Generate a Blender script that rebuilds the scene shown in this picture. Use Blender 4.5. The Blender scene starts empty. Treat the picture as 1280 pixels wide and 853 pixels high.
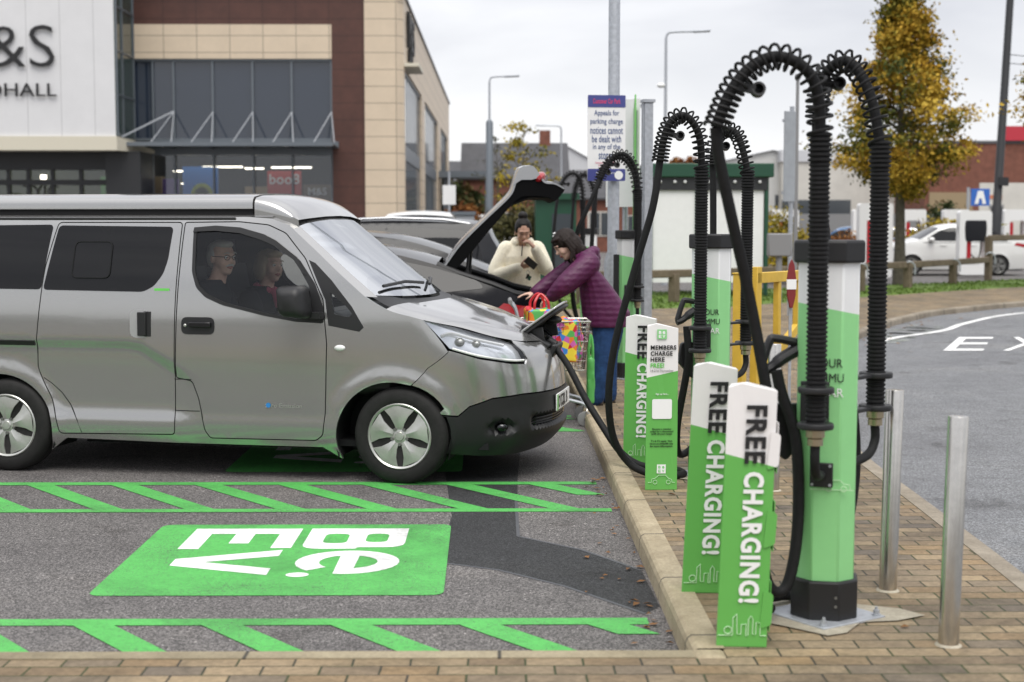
import bpy, bmesh, math, random
from mathutils import Vector, Matrix, geometry, noise
R = math.radians
C = bpy.context.scene.collection
random.seed(7)
V3 = Vector

# ---------------------------------------------------------------- materials
M = {}
def mat(name, col, rough=.5, metal=0., spec=.5, coat=0., var=None, bump=None, sheen=0., emit=None):
    """principled material; var=(scale, amount[, detail]) mottles the paint itself, bump=(scale, distance) roughens it"""
    m = bpy.data.materials.new(name); m.use_nodes = True
    nt = m.node_tree; b = nt.nodes['Principled BSDF']
    b.inputs['Base Color'].default_value = (*col, 1); b.inputs['Roughness'].default_value = rough
    b.inputs['Metallic'].default_value = metal; b.inputs['Specular IOR Level'].default_value = spec
    b.inputs['Coat Weight'].default_value = coat; b.inputs['Coat Roughness'].default_value = .04
    b.inputs['Sheen Weight'].default_value = sheen
    if emit:
        b.inputs['Emission Color'].default_value = (*emit[0], 1); b.inputs['Emission Strength'].default_value = emit[1]
    tc = nt.nodes.new('ShaderNodeTexCoord')
    if var:
        n = nt.nodes.new('ShaderNodeTexNoise'); n.inputs['Scale'].default_value = var[0]
        n.inputs['Detail'].default_value = var[2] if len(var) > 2 else 5; n.inputs['Roughness'].default_value = .65
        nt.links.new(tc.outputs['Object'], n.inputs['Vector'])
        mr = nt.nodes.new('ShaderNodeMapRange'); mr.inputs[1].default_value = .3; mr.inputs[2].default_value = .7
        mr.inputs[3].default_value = 1-var[1]; mr.inputs[4].default_value = 1+var[1]
        nt.links.new(n.outputs['Fac'], mr.inputs[0])
        mx = nt.nodes.new('ShaderNodeMix'); mx.data_type = 'RGBA'; mx.blend_type = 'MULTIPLY'; mx.inputs[0].default_value = 1
        mx.inputs[6].default_value = (*col, 1); nt.links.new(mr.outputs[0], mx.inputs[7])
        nt.links.new(mx.outputs[2], b.inputs['Base Color'])
    if bump:
        n = nt.nodes.new('ShaderNodeTexNoise'); n.inputs['Scale'].default_value = bump[0]; n.inputs['Detail'].default_value = 3
        nt.links.new(tc.outputs['Object'], n.inputs['Vector'])
        bp = nt.nodes.new('ShaderNodeBump'); bp.inputs['Distance'].default_value = bump[1]; bp.inputs['Strength'].default_value = 1
        nt.links.new(n.outputs['Fac'], bp.inputs['Height']); nt.links.new(bp.outputs['Normal'], b.inputs['Normal'])
    M[name] = m
    return m
def glass(name, tint, refl=1.0, rough=.0, keep=1.0):
    """thin pane: tinted see-through mixed with a Fresnel mirror; keep<1 leaves part of it opaque tint"""
    m = bpy.data.materials.new(name); m.use_nodes = True; nt = m.node_tree; nt.nodes.clear()
    o = nt.nodes.new('ShaderNodeOutputMaterial'); t = nt.nodes.new('ShaderNodeBsdfTransparent'); t.inputs[0].default_value = (*tint, 1)
    g = nt.nodes.new('ShaderNodeBsdfGlossy'); g.inputs['Roughness'].default_value = rough; g.inputs[0].default_value = (.95, .97, 1, 1)
    f = nt.nodes.new('ShaderNodeFresnel'); f.inputs[0].default_value = 1.5
    k = nt.nodes.new('ShaderNodeMath'); k.operation = 'MULTIPLY'; k.use_clamp = True; k.inputs[1].default_value = refl
    nt.links.new(f.outputs[0], k.inputs[0])
    mx = nt.nodes.new('ShaderNodeMixShader'); nt.links.new(k.outputs[0], mx.inputs[0])
    nt.links.new(t.outputs[0], mx.inputs[1]); nt.links.new(g.outputs[0], mx.inputs[2])
    nt.links.new(mx.outputs[0], o.inputs['Surface'])
    M[name] = m
    return m

mat('silver_paint', (.42, .417, .408), .20, .80, .5, .7)
mat('silver_flat', (.40, .40, .40), .35, .4)
mat('lamp_bowl', (.78, .80, .83), .16, .55)
mat('blue_enamel', (.03, .22, .55), .3)
mat('lid_black', (.004, .004, .0045), .85, 0, .1)
mat('black_plastic', (.011, .011, .012), .48, 0, .5, bump=(220, .0006))
mat('black_gloss', (.010, .010, .011), .08, 0, .5)
mat('black_matt', (.012, .012, .013), .8, 0, .25)
mat('rubber', (.009, .009, .0095), .66, 0, .3, var=(30, .3))
mat('tyre_rubber', (.013, .0125, .012), .75, 0, .35, var=(14, .35), bump=(80, .001))
mat('alloy', (.52, .52, .49), .34, .75, .5, var=(9, .12))
mat('alloy_dark', (.20, .20, .19), .45, .7)
mat('steel', (.60, .58, .54), .26, 1., .5, var=(18, .08))
mat('galvanised', (.40, .42, .45), .5, .45, .5, var=(25, .18))
mat('brass', (.45, .38, .26), .35, .9)
mat('white_paint', (.78, .78, .77), .5, 0, .4, var=(6, .03))
mat('white_plastic', (.80, .80, .79), .38, 0, .5)
mat('sign_green', (.125, .41, .085), .42, 0, .45)
mat('charger_green', (.25, .60, .24), .38, 0, .5, var=(5, .03))
mat('bright_green_text', (.12, .52, .08), .45)
mat('ink_black', (.012, .012, .013), .5)
mat('ink_white', (.84, .84, .83), .5)
mat('ink_grey', (.25, .25, .25), .5)
mat('green_white_line', (.55, .78, .50), .5)
mat('skin', (.56, .33, .235), .5, 0, .4, var=(22, .12))
mat('skin_pale', (.62, .40, .31), .5, 0, .4, var=(22, .10))
mat('hair_black', (.009, .007, .006), .5, 0, .3, bump=(160, .003))
mat('hair_brown', (.014, .008, .006), .55, 0, .25, bump=(120, .004))
mat('hair_grey', (.42, .41, .39), .6, bump=(120, .003))
mat('hair_fair', (.42, .33, .22), .6, bump=(120, .003))
mat('fleece', (.93, .86, .68), .95, 0, .15, sheen=.5, var=(60, .10), bump=(110, .007))
mat('purple_coat', (.075, .007, .050), .5, 0, .45, var=(10, .2), bump=(28, .004))
def _channels():
    nt = M['purple_coat'].node_tree; b = nt.nodes['Principled BSDF']; tc = nt.nodes.new('ShaderNodeTexCoord'); w = nt.nodes.new('ShaderNodeTexWave'); w.bands_direction = 'Z'; w.inputs['Scale'].default_value = 6.5; w.inputs['Distortion'].default_value = 1.2; w.inputs['Detail Scale'].default_value = 1.5
    nt.links.new(tc.outputs['Object'], w.inputs[0]); bp = nt.nodes.new('ShaderNodeBump'); bp.inputs['Distance'].default_value = .0022; nt.links.new(w.outputs['Fac'], bp.inputs['Height'])
    old = b.inputs['Normal'].links[0].from_socket; nt.links.new(old, bp.inputs['Normal']); nt.links.new(bp.outputs[0], b.inputs['Normal'])
_channels()
mat('denim', (.022, .058, .155), .85, 0, .2, var=(14, .35), bump=(45, .004))
mat('dark_cloth', (.02, .021, .025), .9, 0, .2)
mat('pink_cloth', (.48, .10, .16), .85)
mat('shoe', (.03, .02, .016), .6)
mat('lip', (.36, .12, .10), .5)
mat('grey_plastic', (.22, .22, .22), .5)
mat('seat_cloth', (.035, .036, .04), .9)
glass('cabin_glass', (.86, .88, .88), .8)
glass('windscreen_glass', (.66, .69, .69), .6)
glass('clear_lens', (.96, .97, .98), .9)
glass('smoke_glass', (.10, .11, .12), 1.3)
glass('rear_screen_glass', (.45, .47, .48), 1.2)
mat('privacy_glass', (.008, .008, .009), .03, 0, .35)

# ---------------------------------------------------------------- mesh builder
class MB:
    def __init__(s): s.v = []; s.f = []; s.mi = []; s.cur = 0
    def add(s, vs, fs, mi=None):
        o = len(s.v); s.v += [tuple(p) for p in vs]
        s.f += [tuple(i+o for i in f) for f in fs]; s.mi += [s.cur if mi is None else mi]*len(fs)
        return s
    def box(s, c, d, rz=0., mtx=None, mi=None):
        x, y, z = (k/2 for k in d)
        vs = [V3((a*x, b*y, e*z)) for e in (-1, 1) for a, b in ((-1, -1), (1, -1), (1, 1), (-1, 1))]
        m = Matrix.Translation(c) @ (mtx if mtx is not None else Matrix.Rotation(rz, 4, 'Z'))
        return s.add([m @ v for v in vs], [(3, 2, 1, 0), (4, 5, 6, 7), (0, 1, 5, 4), (1, 2, 6, 5), (2, 3, 7, 6), (3, 0, 4, 7)], mi)
    def span(s, lo, hi, mi=None):
        return s.box([(a+b)/2 for a, b in zip(lo, hi)], [abs(b-a) for a, b in zip(lo, hi)], mi=mi)
    def tube(s, pts, r, n=8, caps=True, closed=False, mi=None):
        pts = [V3(p) for p in pts]; k = len(pts); rr = r if isinstance(r, (list, tuple)) else [r]*k
        vs = []; nrm = None
        for i, p in enumerate(pts):
            a = pts[(i-1) % k] if (i or closed) else p; b = pts[(i+1) % k] if (i < k-1 or closed) else p
            t = (b-a).normalized() if (b-a).length > 1e-9 else V3((0, 0, 1))
            if nrm is None: nrm = t.orthogonal().normalized()
            nrm = (nrm - t*nrm.dot(t)); nrm = nrm.normalized() if nrm.length > 1e-6 else t.orthogonal().normalized()
            bi = t.cross(nrm)
            vs += [p + (nrm*math.cos(2*math.pi*j/n)+bi*math.sin(2*math.pi*j/n))*rr[i] for j in range(n)]
        fs = []
        for i in range(k if closed else k-1):
            for j in range(n):
                a, b = i*n+j, i*n+(j+1) % n; c, d = ((i+1) % k)*n+(j+1) % n, ((i+1) % k)*n+j
                fs.append((a, b, c, d))
        if caps and not closed: fs += [tuple(range(n-1, -1, -1)), tuple((k-1)*n+j for j in range(n))]
        return s.add(vs, fs, mi)
    def cyl(s, p0, p1, r0, r1=None, n=16, mi=None): return s.tube([p0, p1], [r0, r0 if r1 is None else r1], n, mi=mi)
    def lathe(s, prof, o=(0, 0, 0), mtx=None, n=24, mi=None):
        m = Matrix.Translation(o) @ (mtx if mtx is not None else Matrix.Identity(4)); k = len(prof)
        vs = [m @ V3((r*math.cos(2*math.pi*j/n), r*math.sin(2*math.pi*j/n), z)) for r, z in prof for j in range(n)]
        fs = [(i*n+j, i*n+(j+1) % n, (i+1)*n+(j+1) % n, (i+1)*n+j) for i in range(k-1) for j in range(n)]
        if prof[0][0] > 1e-6: fs.append(tuple(range(n-1, -1, -1)))
        if prof[-1][0] > 1e-6: fs.append(tuple((k-1)*n+j for j in range(n)))
        return s.add(vs, fs, mi)
    def prism(s, pts, d, mtx=None, mi=None):
        """outline in local XY, thickness d along local Z"""
        m = mtx if mtx is not None else Matrix.Identity(4); n = len(pts)
        if sum(a[0]*b[1]-b[0]*a[1] for a, b in zip(pts, pts[1:]+pts[:1])) < 0: pts = pts[::-1]
        vs = [m @ V3((x, y, 0)) for x, y in pts] + [m @ V3((x, y, d)) for x, y in pts]
        fs = [tuple(range(n-1, -1, -1)), tuple(range(n, 2*n))] + [(i, (i+1) % n, n+(i+1) % n, n+i) for i in range(n)]
        if d < 0: fs = [f[::-1] for f in fs]
        return s.add(vs, fs, mi)
    def poly(s, pts, mi=None): return s.add(pts, [tuple(range(len(pts)))], mi)
    def grid(s, fn, nu, nv, mi=None, flip=False):
        vs = [fn(i/nu, j/nv) for i in range(nu+1) for j in range(nv+1)]
        fs = [(i*(nv+1)+j, (i+1)*(nv+1)+j, (i+1)*(nv+1)+j+1, i*(nv+1)+j+1) for i in range(nu) for j in range(nv)]
        return s.add(vs, [f[::-1] for f in fs] if flip else fs, mi)
    def ball(s, c, r, n=12, mtx=None, mi=None):
        r = r if isinstance(r, (tuple, list)) else (r, r, r); m = Matrix.Translation(c) @ (mtx if mtx is not None else Matrix.Identity(4))
        h = n//2; vs = [m @ V3((0, 0, -r[2]))]
        for i in range(1, h):
            a = math.pi*i/h
            vs += [m @ V3((r[0]*math.sin(a)*math.cos(2*math.pi*j/n), r[1]*math.sin(a)*math.sin(2*math.pi*j/n), -r[2]*math.cos(a))) for j in range(n)]
        vs.append(m @ V3((0, 0, r[2]))); L = len(vs)-1
        fs = [(0, 1+(j+1) % n, 1+j) for j in range(n)]
        for i in range(h-2): fs += [(1+i*n+j, 1+i*n+(j+1) % n, 1+(i+1)*n+(j+1) % n, 1+(i+1)*n+j) for j in range(n)]
        fs += [(1+(h-2)*n+j, 1+(h-2)*n+(j+1) % n, L) for j in range(n)]
        return s.add(vs, fs, mi)
    def build(s, name, mats, parent=None, smooth=38, bevel=0., weld=False, recalc=False):
        me = bpy.data.meshes.new(name); me.from_pydata(s.v, [], s.f)
        if not isinstance(mats, (list, tuple)): mats = [mats]
        for m in mats: me.materials.append(M[m] if isinstance(m, str) else m)
        for p, k in zip(me.polygons, s.mi): p.material_index = k
        if weld or recalc:
            bm = bmesh.new(); bm.from_mesh(me)
            if weld: bmesh.ops.remove_doubles(bm, verts=bm.verts, dist=2e-4)
            if recalc: bmesh.ops.recalc_face_normals(bm, faces=bm.faces)
            bm.to_mesh(me); bm.free()
        if smooth:
            me.polygons.foreach_set('use_smooth', [True]*len(me.polygons)); me.set_sharp_from_angle(angle=R(smooth))
        o = bpy.data.objects.new(name, me); C.objects.link(o)
        if parent is not None: o.parent = parent
        if bevel:
            b = o.modifiers.new('edge_round', 'BEVEL'); b.width = bevel; b.segments = 2; b.limit_method = 'ANGLE'; b.angle_limit = R(40)
        return o

def tag(o, label, cat, group=None, kind=None):
    if label: o['label'] = label
    if cat: o['category'] = cat
    if group: o['group'] = group
    if kind: o['kind'] = kind
    return o
def thing(name, label, cat, loc=(0, 0, 0), rz=0., group=None):
    o = bpy.data.objects.new(name, None); C.objects.link(o); o.empty_display_size = .2
    o.location = loc; o.rotation_euler = (0, 0, rz)
    return tag(o, label, cat, group)
def struct(o): o['kind'] = 'structure'; return o
def copy_tree(o, parent=None, **kw):
    c = o.copy(); C.objects.link(c)
    if parent is not None: c.parent = parent
    for ch in list(o.children): copy_tree(ch, c)
    for k, v in kw.items(): setattr(c, k, v)
    return c
def smooth_path(pts, n=8):
    """Catmull-Rom through the points"""
    P = [V3(p) for p in pts]; P = [P[0]*2-P[1]] + P + [P[-1]*2-P[-2]]; out = []
    for i in range(1, len(P)-2):
        a, b, c, d = P[i-1:i+3]
        for k in range(n):
            t = k/n
            out.append(.5*((2*b)+(c-a)*t+(2*a-5*b+4*c-d)*t*t+(3*b-a-3*c+d)*t**3))
    return out+[P[-2]]
def frame(o, x, y):
    """matrix whose local X, Y run along the given directions"""
    x = V3(x).normalized(); z = x.cross(V3(y)).normalized(); y = z.cross(x)
    m = Matrix((x, y, z)).transposed().to_4x4(); m.translation = V3(o); return m
def text(name, body, w, h, mtx, m, parent=None, bold=.0, depth=.0012, align='C', leading=1.0, keep=False):
    """lettering as thin geometry, scaled into a w x h box centred (or left-aligned) on mtx; w or h may be None"""
    cu = bpy.data.curves.new(name, 'FONT'); cu.body = body; cu.align_x = 'LEFT' if align == 'L' else 'CENTER'
    cu.offset = bold; cu.extrude = .0; cu.space_line = leading; cu.resolution_u = 3; cu.space_character = 1+bold*3.6
    t = bpy.data.objects.new(name, cu); C.objects.link(t)
    dg = bpy.context.evaluated_depsgraph_get(); dg.update()
    me = bpy.data.meshes.new_from_object(t.evaluated_get(dg)); bpy.data.objects.remove(t)
    xs = [v.co.x for v in me.vertices]; ys = [v.co.y for v in me.vertices]
    W, H = max(xs)-min(xs), max(ys)-min(ys); sx = w/W if w else h/H; sy = h/H if h else w/W
    ox = min(xs) if align == 'L' else (min(xs)+max(xs))/2; oy = (min(ys)+max(ys))/2
    bm = bmesh.new(); bm.from_mesh(me)
    for v in bm.verts: v.co = ((v.co.x-ox)*sx, (v.co.y-oy)*sy, 0)
    bmesh.ops.dissolve_limit(bm, angle_limit=R(1), verts=bm.verts, edges=bm.edges)
    r = bmesh.ops.extrude_face_region(bm, geom=list(bm.faces))
    for g in r['geom']:
        if isinstance(g, bmesh.types.BMVert): g.co.z += depth
    bmesh.ops.recalc_face_normals(bm, faces=bm.faces)
    bm.transform(mtx); bm.to_mesh(me); bm.free()
    me.materials.clear(); me.materials.append(M[m]); me.name = name
    me.polygons.foreach_set('use_smooth', [False]*len(me.polygons))
    o = bpy.data.objects.new(name, me); C.objects.link(o)
    if parent is not None: o.parent = parent
    return o

# ---------------------------------------------------------------- panels cut on a 2-D outline, then laid on a curved surface
def pip(p, poly):
    x, y = p; c = False; n = len(poly); j = n-1
    for i in range(n):
        a, b = poly[i], poly[j]
        if (a[1] > y) != (b[1] > y) and x < (b[0]-a[0])*(y-a[1])/(b[1]-a[1])+a[0]: c = not c
        j = i
    return c
def densify(poly, step):
    out = []
    for a, b in zip(poly, poly[1:]+poly[:1]):
        n = max(1, int(math.hypot(b[0]-a[0], b[1]-a[1])/step))
        out += [(a[0]+(b[0]-a[0])*k/n, a[1]+(b[1]-a[1])*k/n) for k in range(n)]
    return out
def ell(cx, cz, rx, rz, a0, a1, n=24):
    return [(cx+rx*math.cos(R(a0+(a1-a0)*k/n)), cz+rz*math.sin(R(a0+(a1-a0)*k/n))) for k in range(n+1)]
def round_poly(poly, r, n=4):
    out = []; k = len(poly)
    for i in range(k):
        a, b, c = V3((*poly[i-1], 0)), V3((*poly[i], 0)), V3((*poly[(i+1) % k], 0))
        d = min(r, (a-b).length*.45, (c-b).length*.45); p = b+(a-b).normalized()*d; q = b+(c-b).normalized()*d
        for j in range(n+1):
            t = j/n; z = p*(1-t)**2+b*2*t*(1-t)+q*t*t; out.append((z.x, z.y))
    return out
def cdt(outline, holes, step):
    loops = [densify(outline, step)]+[densify(h, step) for h in holes]
    pts = []; edges = []
    for L in loops:
        o = len(pts); pts += [Vector(p) for p in L]; edges += [(o+i, o+(i+1) % len(L)) for i in range(len(L))]
    nb = len(pts); xs = [p[0] for p in loops[0]]; ys = [p[1] for p in loops[0]]
    bd = list(pts); x = min(xs)+step*.5; row = 0
    while x < max(xs):
        y = min(ys)+step*(.5 if row % 2 else 0.)
        while y < max(ys):
            p = (x, y)
            if pip(p, loops[0]) and not any(pip(p, h) for h in loops[1:]) and min((b.x-x)**2+(b.y-y)**2 for b in bd) > (.55*step)**2: pts.append(Vector(p))
            y += step
        x += step*.87; row += 1
    ov, oe, of, *_ = geometry.delaunay_2d_cdt(pts, edges, [], 0, 1e-6)
    fs = []
    for f in of:
        c = [sum(ov[i][k] for i in f)/len(f) for k in (0, 1)]
        if pip(c, loops[0]) and not any(pip(c, h) for h in loops[1:]):
            a, b, d = (ov[i] for i in f[:3])
            fs.append(tuple(f) if (b-a).cross(d-a) > 0 else tuple(f[::-1]))
    used = sorted({i for f in fs for i in f}); mp = {i: k for k, i in enumerate(used)}
    return [ov[i] for i in used], [tuple(mp[i] for i in f) for f in fs]
def panel(mb, surf, outline, holes=(), step=.05, off=0., lip=.0, side=1, mi=None):
    """lay an outline on surf(s, v, off) -> local point; lip folds its edge inwards; side=-1 mirrors it to the other flank"""
    vs, fs = cdt(outline, holes, step)
    P = [V3(surf(p[0], p[1], off)) for p in vs]
    if lip:
        cnt = {}
        for f in fs:
            for a, b in zip(f, f[1:]+f[:1]): cnt[(a, b)] = cnt.get((a, b), 0)+1
        be = [(a, b) for a, b in cnt if (b, a) not in cnt]; mp = {}
        for a, b in be:
            for i in (a, b):
                if i not in mp: mp[i] = len(P); P.append(V3(surf(vs[i][0], vs[i][1], off-lip)))
        fs = fs+[(b, a, mp[a], mp[b]) for a, b in be]
    if side < 0: P = [V3((p.x, -p.y, p.z)) for p in P]; fs = [f[::-1] for f in fs]
    return mb.add(P, fs, mi)
mat('shelter_green', (.012, .065, .035), .45)
import math
def _lerp_tab(t, x):
    if x <= t[0][0]: return t[0][1]
    for (a, b), (c, d) in zip(t, t[1:]):
        if x <= c: return b + (d - b) * (x - a) / (c - a)
    return t[-1][1]
def pchip(t):
    xs = [a for a, _ in t]; ys = [b for _, b in t]; n = len(t)
    d = [(ys[i+1]-ys[i])/(xs[i+1]-xs[i]) for i in range(n-1)]
    m = [d[0]] + [0.0 if d[i-1]*d[i] <= 0 else 2*d[i-1]*d[i]/(d[i-1]+d[i]) for i in range(1, n-1)] + [d[-1]]
    def f(x):
        if x <= xs[0]: return ys[0]
        if x >= xs[-1]: return ys[-1]
        i = 0
        while x > xs[i+1]: i += 1
        h = xs[i+1]-xs[i]; t_ = (x-xs[i])/h
        return (ys[i]*(1+2*t_)*(1-t_)**2 + h*m[i]*t_*(1-t_)**2 + ys[i+1]*t_*t_*(3-2*t_) + h*m[i+1]*t_*t_*(t_-1))
    return f
def sstep(a, b, x):
    t = max(0., min(1., (x-a)/(b-a))); return t*t*(3-2*t)
van_w = pchip([(.15,.79),(.28,.832),(.45,.846),(.6,.852),(.85,.860),(1.0,.858),(1.2,.842),(1.45,.795),(1.66,.738),(1.75,.70)])
van_nose = pchip([(.15,.76),(.2,.81),(.28,.875),(.37,.905),(.5,.91),(.63,.90),(.72,.885),(.83,.845),(.9,.76),(1.0,.60),(1.1,.42),(1.2,.3)])
VX0, VSMAX, VN = .05, 1.65, 2.5
van_crease = lambda s: _lerp_tab([(-3.6,.865),(-1.85,.865),(-1.75,.85),(-1.53,.72),(-1.35,.60)], s)
van_shoulder = pchip([(-.228,1.195),(-.1,1.122),(.0,1.088),(.21,1.052),(.6,1.002),(.9,.935),(1.2,.895),(1.65,.875)])
VARCH = ((-.055,.29,.37,.365),(-2.77,.29,.375,.365))
def van_point(s, v, off=0.0):
    """right side of the van: s runs along the flank then round the nose, v is the height"""
    w = van_w(v)
    for ax, az, rx, rz in VARCH:
        d = math.hypot((s-ax)/rx, (v-az)/rz)
        w += .016*math.exp(-((d-1.06)/.14)**2)*(1 if v > .2 else .5)
    if s < -1.3:
        c = van_crease(s); w -= .020*sstep(c+.03, c-.03, v)*sstep(-1.3,-1.6,s)*sstep(.3,.5,v)
    w += .008*sstep(.42,.37,v)*sstep(.1,-.4,s)
    e = 1.0
    if s < -3.3:                                   # rear corner
        k = min(1., (-3.3-s)/.25); e = 1-.10*k*k
    if s <= VX0:
        return (s, -(w*e+off), v)
    a = min(1., (s-VX0)/(VSMAX-VX0))*math.pi/2
    L = van_nose(v)-VX0
    x = VX0+(L+off)*math.sin(a)**(2/VN); y = (w+off)*max(0., math.cos(a))**(2/VN)
    return (x, -y, v)
# ================================================================ ground, roads, paving, markings
def node_mat(name):
    m = bpy.data.materials.new(name); m.use_nodes = True; M[name] = m
    nt = m.node_tree; b = nt.nodes['Principled BSDF']; tc = nt.nodes.new('ShaderNodeTexCoord')
    return m, nt, b, tc
def N(nt, kind, **kw):
    n = nt.nodes.new(kind)
    for k, v in kw.items():
        if k in n.inputs: n.inputs[k].default_value = v
        else: setattr(n, k, v)
    return n
def noise_n(nt, vec, scale, detail=4, rough=.6, dist=0):
    n = N(nt, 'ShaderNodeTexNoise', Scale=scale, Detail=detail, Roughness=rough, Distortion=dist); nt.links.new(vec, n.inputs['Vector']); return n.outputs['Fac']
def ramp(nt, fac, stops):
    r = nt.nodes.new('ShaderNodeValToRGB'); e = r.color_ramp.elements
    while len(e) < len(stops): e.new(.5)
    for k, (p, c) in zip(e, stops): k.position = p; k.color = (*c, 1) if len(c) == 3 else c
    nt.links.new(fac, r.inputs[0]); return r.outputs[0]
def mixc(nt, fac, a, b, blend='MIX'):
    m = nt.nodes.new('ShaderNodeMix'); m.data_type = 'RGBA'; m.blend_type = blend
    for k, v in ((0, fac), (6, a), (7, b)):
        if isinstance(v, (int, float)): m.inputs[k].default_value = v
        elif isinstance(v, tuple): m.inputs[k].default_value = (*v, 1)
        else: nt.links.new(v, m.inputs[k])
    return m.outputs[2]
def bump_n(nt, b, h, dist, prev=None):
    n = N(nt, 'ShaderNodeBump', Distance=dist, Strength=1.0); nt.links.new(h, n.inputs['Height'])
    if prev: nt.links.new(prev, n.inputs['Normal'])
    nt.links.new(n.outputs[0], b.inputs['Normal']); return n.outputs[0]
def grey(v, t=(1, 1, 1)): return tuple(v*k for k in t)

def asphalt(name, lo, hi, tint, stone=.5, fine=150):
    m, nt, b, tc = node_mat(name); ob = tc.outputs['Object']
    vo = N(nt, 'ShaderNodeTexVoronoi', Scale=fine); nt.links.new(ob, vo.inputs['Vector'])
    st = ramp(nt, vo.outputs['Color'], [(.0, grey(lo*.55, tint)), (.45, grey(lo, tint)), (.72, grey(hi, tint)), (.93, grey(hi*1.2, tint)), (.955, grey(stone, tint))])
    fn = noise_n(nt, ob, 65, 4, .7); st = mixc(nt, 1., st, ramp(nt, fn, [(.3, grey(.62)), (.7, grey(1.35))]), 'MULTIPLY')
    big = noise_n(nt, ob, .55, 7, .62, .4); st = mixc(nt, 1., st, ramp(nt, big, [(.3, (.74, .73, .74)), (.52, (1, 1, 1)), (.72, (1.18, 1.15, 1.10))]), 'MULTIPLY')
    mid = noise_n(nt, ob, 4.5, 6, .7); st = mixc(nt, 1., st, ramp(nt, mid, [(.32, grey(.86)), (.68, grey(1.12))]), 'MULTIPLY')
    oil = noise_n(nt, ob, 1.7, 4, .55, .6); st = mixc(nt, 1., st, ramp(nt, oil, [(.60, (1, 1, 1)), (.70, (.62, .61, .60))]), 'MULTIPLY')
    nt.links.new(st, b.inputs['Base Color'])
    rr = ramp(nt, big, [(.3, grey(.62)), (.7, grey(.86))]); nt.links.new(rr, b.inputs['Roughness']); b.inputs['Specular IOR Level'].default_value = .4
    bump_n(nt, b, vo.outputs['Distance'], .004, None)
    return m
asphalt('car_park_asphalt', .085, .205, (1.05, .985, .945))
asphalt('patch_asphalt', .022, .052, (.97, 1, 1.03), .13)
asphalt('road_asphalt', .15, .25, (.975, 1., 1.035), .34)

def road_paint(name, col, wear):
    m, nt, b, tc = node_mat(name); ob = tc.outputs['Object']
    n1 = noise_n(nt, ob, 110, 5, .75); n2 = noise_n(nt, ob, 2.2, 5, .6)
    f = N(nt, 'ShaderNodeMath', operation='MULTIPLY_ADD'); nt.links.new(n2, f.inputs[0]); f.inputs[1].default_value = .25; nt.links.new(n1, f.inputs[2])
    c = mixc(nt, ramp(nt, f.outputs[0], [(wear, (0, 0, 0)), (wear+.06, (1, 1, 1))]), (.07, .10, .065), ramp(nt, noise_n(nt, ob, 3.5, 5, .7), [(.3, tuple(k*.86 for k in col)), (.7, tuple(min(.9, k*1.1) for k in col))]))
    c = mixc(nt, 1., c, ramp(nt, noise_n(nt, ob, 30, 6, .8), [(.32, grey(.74)), (.5, (1, 1, 1)), (.7, grey(1.12))]), 'MULTIPLY'); c = mixc(nt, 1., c, ramp(nt, noise_n(nt, ob, 1.1, 6, .7, .8), [(.34, grey(.72)), (.5, (1, 1, 1))]), 'MULTIPLY')
    nt.links.new(c, b.inputs['Base Color']); b.inputs['Roughness'].default_value = .6
    bump_n(nt, b, n1, .003); return m
road_paint('green_paint', (.085, .43, .085), .50)
road_paint('white_line_paint', (.82, .82, .80), .42)
road_paint('old_white_paint', (.52, .52, .50), .62)

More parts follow.
